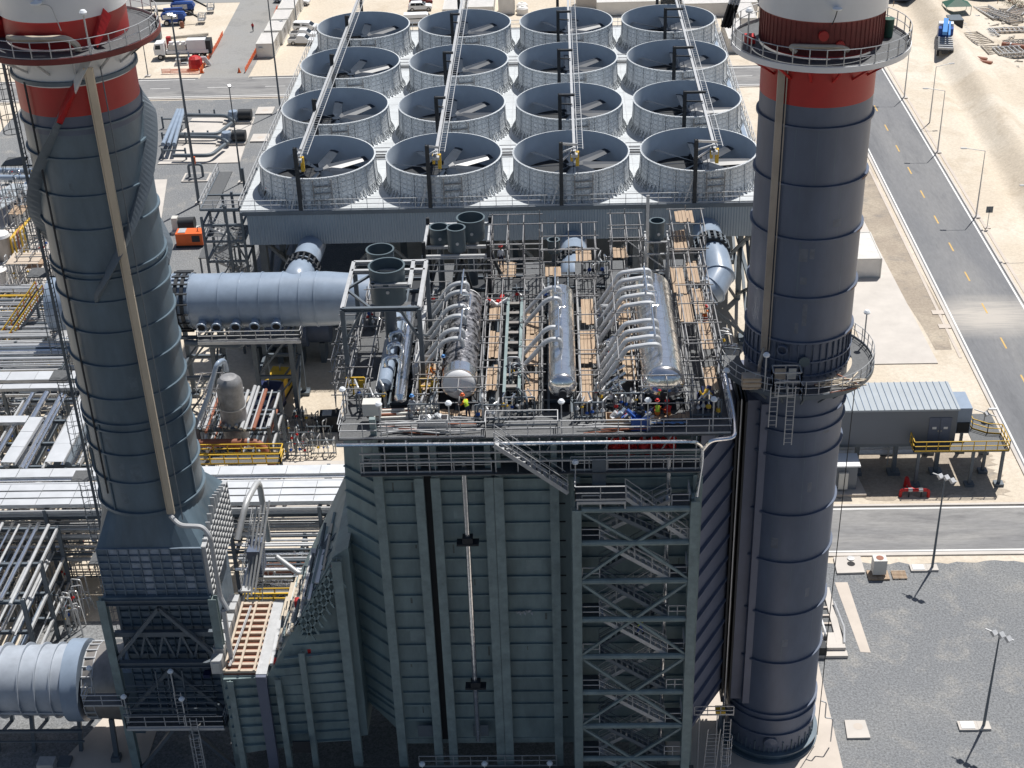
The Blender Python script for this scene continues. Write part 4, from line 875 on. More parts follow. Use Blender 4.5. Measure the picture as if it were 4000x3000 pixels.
for y in ((CY[0]+CY[1])/2, (CY[2]+CY[3])/2):
    MB().box(ax0+.2, ax1-.2, y-.65, y+.65, az+.005, az+.04).build('walkway', 'dark', t)
    b = MB()
    for s in (-.75, .75): b.bar((ax0, y+s, az+.35), (ax1, y+s, az+.35), .12); b.bar((ax0, y+s, az+.8), (ax1, y+s, az+.8), .09)
    b.build('walkway_rails', 'steel', t)
MB().box(ax1-1.1, ax1-.6, 155, 213, az+.02, az+.4).build('cable_tray', 'duct', t)
for c in CX: MB().box(c-6.7, c+6.7, ay0+1, ay1-1, WB+.8, az-.4).build('tube_bundle', 'dark', t)
lx = [ax0+1.7, CX[0]+7.2, CX[1]+7.2, CX[2]+7.2, ax1-1.5]
for x in lx:
    for y in (ay0+2, 174.5, 191, ay1-2): b = MB().bar((x, y, 0), (x, y, WB+.5), .8); b.box(x-1.1, x+1.1, y-1.1, y+1.1, 0, .5); b.build('leg', 'steel_d', t)
for xa, xb in zip(lx, lx[1:]):
    for y in (ay0+2, 191):
        b = MB(); b.bar((xa, y, WB+.4), (xb, y, WB+.4), .6, .9)
        b.bar((xa, y, WB-.2), ((xa+xb)/2, y, 6.5), .3); b.bar((xb, y, WB-.2), ((xa+xb)/2, y, 6.5), .3); b.bar((xa, y, .5), ((xa+xb)/2, y, 6.5), .3); b.bar((xb, y, .5), ((xa+xb)/2, y, 6.5), .3)
        b.build('cross_bracing', 'steel_d', t)
for x in (lx[0], lx[-1]):
    for ya, yb in ((ay0+2, 174.5), (174.5, 191)):
        b = MB(); ym = (ya+yb)/2
        for yc, yd in ((ya, ym), (ym, yb)): b.bar((x, yc, 14), (x, yd, 7), .34); b.bar((x, yd, 14), (x, yc, 7), .34); b.bar((x, yc, 7), (x, yd, .6), .34); b.bar((x, yd, 7), (x, yc, .6), .34); b.bar((x, yc, 7), (x, yd, 7), .4)
        b.bar((x, ym, 0), (x, ym, WB), .6); b.build('cross_bracing', 'steel_d', t)
tx, ty = -37.0, 151.8
b = MB()
for x in (tx-2.8, tx, tx+1.7):
    for y in (ty, ty+4, ty+11): b.bar((x, y, 0), (x, y, az+.3 if x > tx-2 else az-1), .27)
for z in (4, 8, 12, 14.5, 16.5, 18.4):
    for y in (ty, ty+4): b.bar((tx-2.8, y, z), (tx+1.7, y, z), .24)
    for x in (tx-2.8, tx+1.7): b.bar((x, ty, z), (x, ty+(11 if z > 13 else 4), z), .2)
for z in (0, 4, 8, 12): b.bar((tx-2.8, ty, z), (tx, ty, z+4), .16); b.bar((tx+1.7, ty, z), (tx, ty, z+4), .16)
b.build('access_tower', 'steel_d', t)
for z in (4, 8, 12, 16):
    b = MB(); stair(b, (tx-2.2, ty+.4, z), (tx+1.4, ty+.4, z-2), 1, 9); stair(b, (tx+1.4, ty+2, z-2), (tx-2.2, ty+2, z-4), 1, 9); b.build('access_stair', 'steel', t)
b = MB().rail([(tx+1.7, ty, 18.4), (tx-2.8, ty, 18.4), (tx-2.8, ty+11, 18.4)], r=.035); b.rail([(tx+1.7, ty, 14.5), (tx-2.8, ty, 14.5), (tx-2.8, ty+4, 14.5)], r=.035); b.build('tower_railing', 'steel', t)
MB().box(tx-2.8, tx+1.7, ty+1.5, ty+4, 14.4, 14.5).build('access_landing', 'grate', t); MB().box(tx-2.8, tx-1.2, ty, ty+11, 18.3, 18.4).build('access_landing', 'grate', t)

# fan stacks
prof_o = [(a*1.238, c*1.238) for a, c in [(5.8, 0), (5.66, .03), (5.52, .14), (5.42, .36), (5.35, .75), (5.31, 1.3), (5.28, 2.1), (5.26, 2.72), (5.34, 2.74), (5.34, 2.82), (5.2, 2.84)]]
prof_i = [(6.44, 3.516), (6.39, 2.5), (6.36, 1.5), (6.44, .02)]
rows = ['front row', 'second row from the front', 'third row from the front', 'back row']; cols = ['leftmost', 'second from the left', 'second from the right', 'rightmost']
def make_fan():
    t = thing('cooling_fan', '', 'fan', (0, 0, 0), 'cooling fans on the condenser deck')
    sh = MB().lathe(prof_o, (0, 0, 0), 120, uv=True)
    MB().lathe(prof_i, (0, 0, 0), 96).build('shroud_lining', 'acc', t)
    b = sh
    for i in range(20):
        a = 2*PI*(i+.5)/20; c, s = math.cos(a), math.sin(a)
        for (r0_, z0_), (r1_, z1_) in zip(prof_o[1:7], prof_o[2:8]): b.bar(((r0_+.03)*c, (r0_+.03)*s, z0_), ((r1_+.03)*c, (r1_+.03)*s, z1_), .09, .07)
    for i in range(72):
        a = 2*PI*i/72; c, s = math.cos(a), math.sin(a)
        b.bar((7.1*c, 7.1*s, .05), (6.66*c, 6.66*s, .8), .11, .09)
    b.build('shroud', 'shroud', t, smooth=50)
    MB().lathe([(.01, .03), (6.4, .03)], (0, 0, 0), 64).build('fan_guard', 'dark', t)
    MB().box(-.5, .5, -6.3, 6.3, .1, .28).build('motor_bridge', 'dark', t)
    b = MB()
    for z in (.9, 1.7, 2.5): b.bar((.3, -6.72, z), (2.3, -6.4, z), .12)
    for x, y in ((.3, -6.72), (2.3, -6.4)): b.bar((x, y, .3), (x, y, 3.3), .14)
    b.build('hatch_frame', 'steel_s', t)
    MB().rail([(-.65, -6.2, .28), (-.65, -1.1, .28)], .9, 1.2, .025, False).build('bridge_railing', 'steel', t)
    MB().box(-.4, .4, -.5, .5, .3, .85).build('gearbox', 'steel', t)
    MB().lathe([(.01, 1.95), (.52, 1.9), (.55, 1.7), (.01, 1.65)], (0, 0, 0), 20).build('hub', 'blade', t)
    for i in range(8):
        a = 2*PI*i/8; c, s = math.cos(a), math.sin(a); u = Vector((c, s, 0)); v = Vector((-s, c, 0)); b = MB(); P = []
        for (r_, ch, tw) in ((.5, .3, .6), (1.35, 1.15, .45), (6.15, 1.0, .18)):
            e = v*math.cos(tw)+Vector((0, 0, 1))*math.sin(tw); o = u*r_+Vector((0, 0, 1.75)); P.append((o-e*ch/2, o+e*ch/2, o+Vector((0, 0, .05))))
        for p, q in zip(P, P[1:]): b.quad(p[0], q[0], q[2], p[2]); b.quad(p[2], q[2], q[1], p[1]); b.quad(p[0], p[1], q[1], q[0])
        b.poly([P[2][0], P[2][1], P[2][2]]); b.build('blade', 'blade', t, smooth=60)
    return t
proto = make_fan()
random.seed(11); zed = []
for r_ in range(4):
    for c_ in range(4):
        o = proto if r_ == c_ == 0 else copy_tree(proto)
        zed.append((o, r_, c_))
for o, r_, c_ in zed:
    o.location = (CX[c_], CY[r_], az); k = random.choice([0, 0, 1, 2, 3])*.26+random.uniform(0, .1)
    for ch in o.children:
        if ch.name.startswith('blade') or ch.name.startswith('hub'): ch.rotation_euler = (0, 0, k)
    o['label'] = 'pale round cooling fan, %s, %s' % (cols[c_], rows[r_])
# monorail beams over each fan column
mono = [(CX[0]-1.1, 'leftmost'), (CX[1]-.4, 'second from the left'), (CX[2]+.3, 'second from the right'), (CX[3]+1.1, 'rightmost')]
for i, (x, nm) in enumerate(mono):
    t = thing('hoist_beam', '%s of the four pale overhead hoist beams crossing the fan rows' % nm, 'hoist beam', (x, 183, az), 'hoist beams over the fan rows')
    px = [-28.35, -14.0, .45, 15.0][i]; zb = 24.3; PT = 25.8
    MB().ibeam((x, 151.8, zb), (x, 231, zb), .3, .36, .04).build('beam', 'steel', t)
    b = MB()
    for s in (.35, .95): b.bar((x+s, 152.5, zb+.1), (x+s, 231, zb+.1), .07)
    for k in range(104): b.bar((x+.35, 153+k*.75, zb+.1), (x+.95, 153+k*.75, zb+.1), .045)
    b.build('ladder_walk', 'steel', t)
    for k, y in enumerate((151.0, 166.3, 182.8, 199.3, 215.8)):
        MB().ibeam((px, y, az if k < 4 else 0), (px, y, PT), .42, .38, .06).build('post', 'dark', t)
        b = MB().bar((px-.1, y, PT-.15), (x+.3, y+1.8*(k == 0), PT-.15 if k else zb+.5), .34 if k else .2, .25); b.bar((px, y, PT-1.2), (x, y+1.8*(k == 0), zb+.2), .15)
        if k == 0: b.bar((px, y, PT-2.2), (x, y+1.7, zb), .15); b.bar((px-1.1, y, az), (px, y, 22), .14)
        b.build('bracket', 'dark' if k else 'steel', t)
    b = MB().box(x-.42, x-.15, 152.2, 152.9, zb-1.2, zb-.25); b.box(x+.15, x+.52, 152.3, 152.8, zb-1.8, zb-.2); b.build('hoist', 'yellow', t)
    MB().box(x-.36, x+.36, 151.7, 153.2, zb-.55, zb-.22).build('trolley', 'steel', t)
# ================================================================ generic small builders
def pole(label, base, h, arm=None, kind='street_lamp', heads=0, r=.09, grp=None, box=False, slabp=True):
    """tapered post; arm=(dx,dy) single lamp arm, heads = flood lights on top"""
    bx_, by_ = base[0], base[1]; z0 = gh(bx_, by_)
    t = thing(kind, label, 'lamp post' if kind != 'mast' else 'mast', (bx_, by_, z0), grp)
    MB().tube([(bx_, by_, z0), (bx_, by_, z0+h)], r, 10, True, [r*1.25, r*.55]).build('post', 'steel_d' if kind != 'street_lamp' else 'steel', t)
    if slabp: MB().box(bx_-.5, bx_+.5, by_-.45, by_+.45, z0+.0, z0+.22).build('footing', 'conc_w', t)
    if box:
        MB().box(bx_-2.0, bx_-.5, by_-.5, by_+.5, z0, z0+.2).build('pit_frame', 'conc_w', t); MB().box(bx_-1.8, bx_-.75, by_-.38, by_+.38, z0+.205, z0+.24).build('pit_cover', 'steel', t)
    if arm:
        dx, dy = arm; MB().bend([(bx_, by_, z0+h-.3), (bx_, by_, z0+h), (bx_+dx, by_+dy, z0+h+.35)], .05, .3).build('arm', 'steel', t)
        L_ = math.hypot(dx, dy); u = Vector((dx/L_, dy/L_, 0)); p = Vector((bx_+dx, by_+dy, z0+h+.35)); MB().bar(p, p+u*.8, .3, .12).build('lamp_head', 'steel', t)
    for i in range(heads):
        a = .6+i*PI*2/heads*.45; p = Vector((bx_+(i-(heads-1)/2)*.45, by_+(i-(heads-1)/2)*-.35, z0+h-.1*abs(i-1)))
        b = MB().bar(p+Vector((0, 0, .1)), p+Vector((.18, -.32, -.12)), .42, .3); b.build('flood_light', 'steel', t)
    if heads: MB().bar((bx_-.9, by_+.7, z0+h-.1), (bx_+.9, by_-.7, z0+h-.1), .08).build('cross_arm', 'steel', t)
    return t

# ---- right-hand road lamps
for i, (p, hh) in enumerate((((2108, 470), 9.6), ((2025, 330), 9.6), ((1953, 212), 9.6))):
    q = g(*p); pole(('street lamp nearest on the far side of the road, by the small sign', 'street lamp beside the far kerb, second along the road', 'street lamp beside the far kerb, next to the right chimney platform')[i], q, hh, (-2.4, .2), grp='lamps along the main road')
q = g(2008, 265); pole('slim lamp post on the sand between two kerb lamps', q, 9, (2.0, .3), grp='lamps along the main road', slabp=False)
pole('lamp post at the right edge of the sand slope', g(2235, 540), 9, (-2.4, 0), grp='lamps along the main road')
pole('floodlight post on the gravel below the cross road, upper one', (33.75, 109.35), 10.2, None, 'flood_light_post', 3, .1, 'floodlight posts on the gravel', True)
pole('floodlight post nearest the lower right corner on gravel', (33.3, 88.9), 9.6, None, 'flood_light_post', 3, .1, 'floodlight posts on the gravel', True)
pole('short lamp post on the yellow railed platform corner', (42.6, 128), 5.2, (.3, 0), 'flood_light_post', 1, .05, None, slabp=False)
pole('tallest slim lighting mast standing left of the condenser', g(430, 440), 27.5, None, 'mast', 3, .2)
pole('slim lighting mast on the gravel right of the pump slab', g(522, 395), 15, None, 'mast', 1, .12)
pole('slim lighting mast rising beside the white site cabins', g(606, 240), 21, None, 'mast', 2, .14)
pole('thin mast behind the left chimney platform', g(320, 165), 10, None, 'mast', 1, .08)
pole('lighting mast by the parked pickups', g(642, 62), 12, None, 'mast', 1, .1)
t = thing('road_sign', 'small square sign board on a thin post on the sand beside the road', 'sign', tuple(g(2132, 492)))
q = g(2132, 492); MB().bar((q.x, q.y, 0), (q.x, q.y, 2.6), .08).build('post', 'steel', t); MB().box(q.x-.45, q.x+.45, q.y-.04, q.y+.0, 2.2, 3.1).build('board', 'steel_d', t); MB().box(q.x-.4, q.x+.4, q.y-.4, q.y+.4, 0, .12).build('footing', 'conc', t)

# ---- electrical house on stilts
t = thing('electrical_house', 'long blue grey electrical building on stilts with a ribbed roof and yellow railed platform', 'building', (33, 127, 0))
MB().box(22.5, 38.8, 124.4, 129.3, 3.9, 7.75).build('wall', 'ehouse', t)
b = MB().box(22.3, 38.9, 124.2, 129.5, 7.76, 7.95); b.build('roof', 'ehroof', t)
b = MB()
for i in range(26): b.box(22.6+i*.64, 22.65+i*.64, 124.2, 129.5, 7.955, 8.03)
b.build('roof_seams', 'duct', t)
MB().box(38.95, 40.4, 125.2, 128.4, 4.5, 7.4).build('air_handler', 'duct', t); MB().box(39.1, 40.3, 125.12, 125.2, 4.6, 5.8).build('louvre', 'dark', t)
for k, x in enumerate((36.1, 37.2)):
    o = MB().box(x, x+1.06, 124.34, 124.39, 4.2, 6.9).build('door', 'stack', t); o['_o'] = t['_o']
    MB().box(x+.35, x+.75, 124.31, 124.335, 5.6, 5.85).build('door_notice', 'white', o); MB().box(x+(.9 if k == 0 else .08), x+(1.0 if k == 0 else .18), 124.28, 124.335, 5.3, 5.5).build('handle', 'chrome', o)
b = MB()
for x in (24.5, 29.5, 33.3, 37.5): 
    for y in (125, 128.6): b.bar((x, y, .3), (x, y, 3.9), .4); b.box(x-.6, x+.6, y-.5, y+.5, 0, .35)
b.box(22.6, 38.7, 124.5, 124.8, 3.5, 3.89); b.build('stilts', 'steel_d', t)
b = MB()
for z in (1.3, 1.9, 2.5, 3.0): b.box(23, 36, 126.4, 127.2, z, z+.08)
for x in range(24, 36, 3): b.bar((x, 126.4, 0), (x, 126.4, 3.2), .1)
b.build('cable_ladders', 'steel', t)
b = MB().box(34.4, 43.6, 122.4, 124.3, 4.1, 4.2); b.box(40.5, 43.6, 124.31, 129.3, 4.1, 4.2); b.build('platform_deck', 'grate', t)
b = MB().rail([(34.4, 124.2, 4.2), (34.4, 122.4, 4.2), (43.6, 122.4, 4.2), (43.6, 125.4, 4.2), (42.3, 125.6, 4.2), (41, 126.5, 4.2), (40.9, 129.3, 4.2)], 1.15, 1.1, .035); b.build('platform_railing', 'yellow', t)
b = MB()
for (x, y) in ((35, 122.7), (40.3, 122.7), (43.2, 122.7), (42.2, 125), (43.2, 128.5), (40.8, 128.8)): b.bar((x, y, .3), (x, y, 4.1), .28); b.box(x-.45, x+.45, y-.4, y+.4, 0, .3)
b.build('platform_posts', 'steel_d', t)
t = thing('switch_cabinet', 'small grey outdoor cabinet with white roof beside the right chimney', 'cabinet', (28, 123, 0))
slab([(25.5, 120.9), (29.9, 120.9), (29.6, 124.2), (25.5, 124.2)], .3, 'conc')
MB().box(26, 29.0, 121.8, 123.6, .3, 3.1).build('cabinet_body', 'ehouse', t); MB().box(25.8, 29.2, 121.5, 123.8, 3.11, 3.25).build('cabinet_roof', 'white', t)
MB().box(27.2, 28.1, 121.5, 121.79, .5, 2.4).build('louvred_door', 'beige_box', t)
# ---- white container, hydrant loop, air-conditioner, pits, basin
def container(label, x0, x1, y0, y1, z1, m='cont', cat='container', nm='container', grp=None, lod=True, windows=False):
    t = thing(nm, label, cat, ((x0+x1)/2, (y0+y1)/2, 0), grp)
    MB().box(x0, x1, y0, y1, .15, z1).build('body', m, t)
    b = MB(); 
    for x in (x0, x1): 
        for y in (y0, y1): b.bar((x, y, 0), (x, y, z1+.03), .16)
    for z in (.15, z1): 
        b.bar((x0, y0, z), (x1, y0, z), .14); b.bar((x0, y1, z), (x1, y1, z), .14); b.bar((x0, y0, z), (x0, y1, z), .14); b.bar((x1, y0, z), (x1, y1, z), .14)
    b.build('corner_frame', 'beige_box', t)
    if lod:
        b = MB(); nx_ = int((x1-x0)/.35); ny_ = int((y1-y0)/.35)
        for i in range(1, nx_): xx = x0+(x1-x0)*i/nx_; b.box(xx-.06, xx+.06, y0-.035, y0-.003, .3, z1-.15)
        for i in range(1, ny_): yy = y0+(y1-y0)*i/ny_; b.box(x1+.003, x1+.035, yy-.06, yy+.06, .3, z1-.15); b.box(x0-.035, x0-.003, yy-.06, yy+.06, .3, z1-.15); b.box(x0+.1, x1-.1, yy-.05, yy+.05, z1+.003, z1+.03)
        b.build('corrugation', m, t)
    if windows:
        ny_ = int((y1-y0)/2.2)
        for i in range(ny_): yy = y0+1+2.2*i; MB().box(x1+.002, x1+.04, yy, yy+.8, 1.2 if i % 2 else .3, 2.1).build('window' if i % 2 else 'door', 'glass' if i % 2 else 'beige_box', t)
        MB().box(x0+.4, x0+1.1, y0-.35, y0-.01, 1.5, 2.0).build('air_conditioner', 'beige_box', t)
    return t
container('white corrugated shipping container beside the right chimney', 36.5, 40.3, 168.5, 176.3, 2.7)
t = thing('hydrant', 'red fire hydrant pipe loop on the sand in front of the yellow railed platform', 'hydrant', (34.6, 121, 0))
MB().bend([(33.2, 120.9, 0), (33.2, 120.9, .8), (35.9, 120.8, .8), (35.9, 120.8, 0)], .16, .35, 12).build('pipe_loop', 'tarp_r', t)
b = MB().bend([(34.4, 120.9, .8), (34.1, 121.2, .9), (34.0, 122.3, 1.4), (34.0, 122.6, 0)], .17, .3, 12); b.build('riser', 'tarp_r', t)
MB().tube([(33.9, 120.87, .8), (34.3, 120.87, .8)], .2, 12).build('valve', 'steel', t); MB().tube([(34.9, 120.83, .8), (35.3, 120.83, .8)], .2, 12).build('valve', 'steel', t)
b = MB().bar((34.0, 120.8, 0), (34, 120.8, .7), .1); b.bar((35.2, 120.8, 0), (35.2, 120.8, .7), .1); b.build('props', 'dark', t)
t = thing('drain_pit', 'square concrete pit with a round open manhole beside the kerb', 'pit', (26.4, 109.4, 0))
P = [g(1800, 1207), g(1858, 1205), g(1868, 1240), g(1808, 1242)]; b = MB()
b.hexa([(p.x, p.y, 0) for p in (P[3], P[2], P[1], P[0])]+[(p.x, p.y, .22) for p in (P[3], P[2], P[1], P[0])]); b.build('cover_slab', 'conc_w', t)
q = g(1838, 1222); MB().lathe([(.01, .235), (.36, .235)], (q.x, q.y, 0), 24).build('manhole', 'cl_black', t); MB().lathe([(.01, .25), (.33, .25), (.33, .32), (.01, .34)], (q.x+.1, q.y+.75, 0), 20).build('manhole_lid', 'steel', t)
t = thing('drain_pit', 'square pale concrete pit cover alone on the gravel near the bottom right', 'pit', tuple(g(1852, 1578)))
P = [g(1824, 1559), g(1868, 1559), g(1880, 1597), g(1830, 1598)]
b = MB().hexa([(p.x, p.y, 0) for p in (P[3], P[2], P[1], P[0])]+[(p.x, p.y, .2) for p in (P[3], P[2], P[1], P[0])]); b.build('cover_slab', 'conc_w', t)
q = g(1853, 1573); MB().lathe([(.01, .21), (.38, .21)], (q.x, q.y, 0), 24).build('lid', 'conc', t)
for i, (x, y) in enumerate(((573, 241), (563, 300))):
    q = g(x, y); t = thing('drain_pit', ('pale pit cover on the gravel near the back road', 'pale pit cover on the gravel left of the condenser')[i], 'pit', tuple(q)); MB().box(q.x-1.4, q.x+1.4, q.y-1.6, q.y+1.6, 0, .25).build('cover_slab', 'conc_w', t); MB().lathe([(.01, .26), (.5, .26)], (q.x, q.y, 0), 20).build('lid', 'conc', t)
t = thing('condensing_unit', 'boxy off white cooling unit standing on a pallet by the kerb', 'cooling unit', (28.7, 108.6, 0))
MB().box(28.1, 29.3, 108.1, 109.1, .35, 1.9).build('housing', 'beige_box', t); MB().lathe([(.01, 1.92), (.34, 1.92)], (28.7, 108.6, 0), 20).build('fan_grille', 'rust', t); MB().box(27.7, 29.6, 107.7, 109.0, 0.02, .2).build('pallet', 'wood', t)
t = thing('pallet', 'weathered timber pallet lying right of the cooling unit', 'pallet', (30.6, 108.4, 0))
for k in range(6): MB().box(29.9, 31.2, 107.8+k*.2, 107.93+k*.2, .14, .18).build('slat', 'wood', t)
for k in range(3): MB().box(29.95+k*.55, 30.05+k*.55, 107.8, 108.95, .02, .139).build('bearer', 'wood', t)
t = thing('drain_basin', 'long concrete basin with dark grating and white pipes beside the right chimney foot', 'basin', (22.5, 101, 0))
b = MB(); b.box(19.5, 23.9, 97.9, 98.4, 0, .6); b.box(19.5, 24, 97.2, 97.89, 0, .3); b.box(23.3, 23.9, 98.41, 106.4, 0, .35); b.box(19.5, 23.3, 105.8, 106.4, 0, .35); b.box(19.5, 23.9, 98.4, 100.2, 0, .34); b.build('basin_wall', 'conc_w', t)
MB().box(19.6, 23.3, 100.3, 105.8, .05, .12).build('grating', 'grate', t)
for k in range(4): MB().box(19.6, 23.3, 101.4+k*1.1, 101.6+k*1.1, .13, .3).build('cross_beam', 'conc', t)
MB().bend([(20.4, 99.3, .4), (20.2, 100.2, 1.0), (20.2, 103.6, 1.0), (22.2, 103.6, 1.0), (22.4, 99.6, 1.0), (22.4, 99.3, .4)], .09, .3).build('pipe', 'white', t)
MB().bend([(23.9, 98.6, .5), (24.2, 100.5, .6), (23.9, 104.0, .6)], .1, .3).build('pipe', 'steel', t)
for x in (20.4, 22.4): MB().tube([(x, 99.3, .35), (x, 99.3, .8)], .16, 10).build('valve', 'dark', t)
MB().box(21.3, 22.2, 97.3, 98.2, .32, 1.1).build('control_box', 'dark', t)
t = thing('scaffold_ladder', 'narrow scaffold tower with caged ladder between boiler and right chimney foot', 'scaffold', (11.5, 82, 0))
b = MB(); b.ladder((10.6, 81.6, 0), (11.0, 82, 6.6), .9, False); b.ladder((11.9, 82, 1.5), (12.0, 82.4, 7.2), .5, True, (0, -1, 0), .4, hoop=.8)
for x in (10, 11.3): b.bar((x, 83, 0), (x, 83, 7), .07)
b.rail([(9.6, 83, 7), (12.5, 83, 7)], .9, 1); b.build('ladder', 'steel', t); MB().box(11.2, 11.9, 83, 83.7, 7.0, 7.35).build('yellow_crate', 'yellow', t)

# ================================================================ people
def person(label, loc, rz=0, pose='stand', shirt='cl_red', legs='navy', helmet='white', s=1.0, vest=None):
    """continuous skinned body; x forward"""
    J = {}; E_ = []
    if pose == 'stand' or pose == 'walk' or pose == 'bend':
        st = .22 if pose == 'walk' else .06; hip = Vector((0, 0, .93)); lean = .0 if pose != 'bend' else .55
        ch = hip+Vector((math.sin(lean)*.42, 0, math.cos(lean)*.42)); nk = hip+Vector((math.sin(lean)*.58, 0, math.cos(lean)*.58)); hd = hip+Vector((math.sin(lean*1.2)*.75, 0, math.cos(lean)*.74))
        ft = [(Vector((st, .1, .05)), Vector((st*.6+.03, .1, .5))), (Vector((-st, -.1, .05)), Vector((-st*.4+.05, -.1, .5)))]
    else:  # crouch / sit
        hip = Vector((-.12, 0, .38)); ch = Vector((.05, 0, .76)); nk = Vector((.12, 0, .9)); hd = Vector((.2, 0, 1.06))
        ft = [(Vector((.2, .14, .05)), Vector((.3, .16, .5))), (Vector((.12, -.14, .05)), Vector((.26, -.16, .48)))]
    V = [hip, hip.lerp(ch, .5), ch, nk, hd+Vector((0, 0, .08))]; Rr = [.14, .14, .165, .06, .1]; Ed = [(0, 1), (1, 2), (2, 3), (3, 4)]; Z = ['l', 's', 's', 'k', 'k']
    for k, (f_, kn) in enumerate(ft):
        sy = 1 if k == 0 else -1; n = len(V); V += [hip+Vector((0, sy*.1, -.06)), kn, f_+Vector((0, 0, .04)), f_+Vector((.17, 0, .0))]; Rr += [.1, .065, .045, .045]; Z += ['l', 'l', 'b', 'b']; Ed += [(0, n), (n, n+1), (n+1, n+2), (n+2, n+3)]
    hands = []
    for sy in (1, -1):
        n = len(V); sh = ch+Vector((0, sy*.19, .03)); fw = .3 if pose != 'stand' and pose != 'walk' else (.12*sy if pose == 'walk' else .05)
        el = sh+Vector((fw*.5, sy*.06, -.27)); hn = el+Vector((fw*.9+.04, -sy*.02, -.2 if fw < .2 else -.06)); V += [sh, el, hn]; Rr += [.065, .045, .03]; Z += ['s', 's', 'k']; Ed += [(2, n), (n, n+1), (n+1, n+2)]; hands.append((hn, (hn-el).normalized()))
    me = bpy.data.meshes.new('person'); me.from_pydata([tuple(v) for v in V], Ed, []); o = bpy.data.objects.new('person', me); COL.objects.link(o)
    sk = o.modifiers.new('skin', 'SKIN'); sd2 = o.modifiers.new('sub', 'SUBSURF'); sd2.levels = sd2.render_levels = 1
    for i, v in enumerate(me.skin_vertices[0].data): v.radius = (Rr[i], Rr[i]); v.use_root = (i == 0)
    dg = bpy.context.evaluated_depsgraph_get(); m2 = bpy.data.meshes.new_from_object(o.evaluated_get(dg)); bpy.data.objects.remove(o)
    root = thing('person', label, 'person', loc, None, rz)
    for mm in (legs, shirt, 'skin', 'cl_black', vest or shirt): m2.materials.append(M[mm])
    for p in m2.polygons:
        c = p.center; d, i = min(((c-V[k]).length-Rr[k]*.7, k) for k in range(len(V))); z = Z[i]
        p.material_index = {'l': 0, 's': 1, 'k': 2, 'b': 3}[z]
        if z == 's' and vest and i in (1, 2): p.material_index = 4
        p.use_smooth = True
    bo = bpy.data.objects.new('body', m2); COL.objects.link(bo); bo.parent = root
    b = MB()
    for hn, d in hands:
        for q in range(4): off = Vector((0, (q-1.5)*.017, 0)); b.tube([hn+off, hn+off+d*(.05+.008*(q in (1, 2))), hn+off+d*.08+Vector((0, 0, -.02))], .009, 5)
        b.tube([hn+d*-.01, hn+Vector((.03, .0, -.02))+d*.03], .01, 5)
    b.build('fingers', 'skin', root)
    if helmet:
        hc = hd+Vector((0, 0, .13)); b = MB().lathe([(.165, -.02), (.13, 0), (.125, .05), (.09, .11), (.01, .135)], hc, 14); b.build('helmet', helmet, root)
    b = MB(); f0 = hd+Vector((.1, 0, .06)); 
    for sy in (-1, 1): b.box(f0.x-.0, f0.x+.012, sy*.035-.012, sy*.035+.012, f0.z+.01, f0.z+.025)
    b.box(f0.x, f0.x+.025, -.012, .012, f0.z-.03, f0.z+.005); b.box(f0.x, f0.x+.01, -.03, .03, f0.z-.055, f0.z-.047); b.build('face_features', 'cl_black', root)
    root.scale = (s, s, s)
    return root
q = g(547, 68); person('person in a red shirt and dark trousers walking down the gravel track', tuple(q), -1.7, 'walk', 'cl_red', 'navy', None)
person('person in a white helmet and hi-vis vest climbing the stair tower', (5.3, 80.1, 17.25), 2.9, 'walk', 'cl_yellow', 'blue', 'white')
q = g(1434, 872, 33.05); person('person in red helmet crouching at the left of the largest drum end', (6.35, 83.35, ZD), PI/2, 'crouch', 'cl_red', 'cl_orange', 'tarp_r', 1, 'cl_yellow')
person('person in red helmet crouching at the right of the largest drum end', (7.05, 83.3, ZD), PI/2+.3, 'crouch', 'cl_red', 'cl_orange', 'tarp_r')
q = g(925, 830, ZD); person('person in orange and yellow overalls leaning beside the foil wrapped drum', (q.x, q.y, ZD), 0, 'bend', 'cl_orange', 'cl_orange', 'orange', 1, 'yellow')
person('person in a blue helmet facing the orange worker', (q.x+1.1, q.y+.7, ZD), PI, 'stand', 'cl_grey', 'cl_orange', 'blue_l')
q = g(1012, 905, ZD); person('person in orange helmet and hi-vis vest bending on the front walkway', (q.x, q.y, ZD), 2.4, 'bend', 'cl_orange', 'navy', 'orange', 1, 'cl_yellow')
q = g(893, 905, ZD); person('person with a light blue helmet standing near the front railing', (q.x, q.y, ZD), 1.2, 'stand', 'cl_grey', 'cl_grey', 'blue_l')
q = g(686, 440, az); person('person in white helmet and grey clothes at the condenser deck front edge', (q.x, q.y, az), 2.0, 'bend', 'cl_grey', 'cl_grey', 'white')
q = g(575, 428, az); person('person in black clothes crouching by the front left fan', (q.x, q.y, az), .4, 'crouch', 'cl_black', 'cl_black', 'orange')
q = g(1022, 595, ZD); person('person in red helmet standing in the scaffold below the silencer cluster', (-4.3, 101.0, 35.5), -1.3, 'stand', 'white', 'navy', 'tarp_r')
q = g(1920, 205, az)
q = g(1253, 108, az+0); person('person in a red top on the deck between the two rear right fans', (q.x, q.y, az), 1, 'bend', 'cl_red', 'cl_black', 'white')
q = g(1505, 770, ZD); person('person in an orange jacket on the walkway by the right chimney', (10.6, 95.5, ZD), 2, 'stand', 'cl_orange', 'cl_red', 'tarp_r')

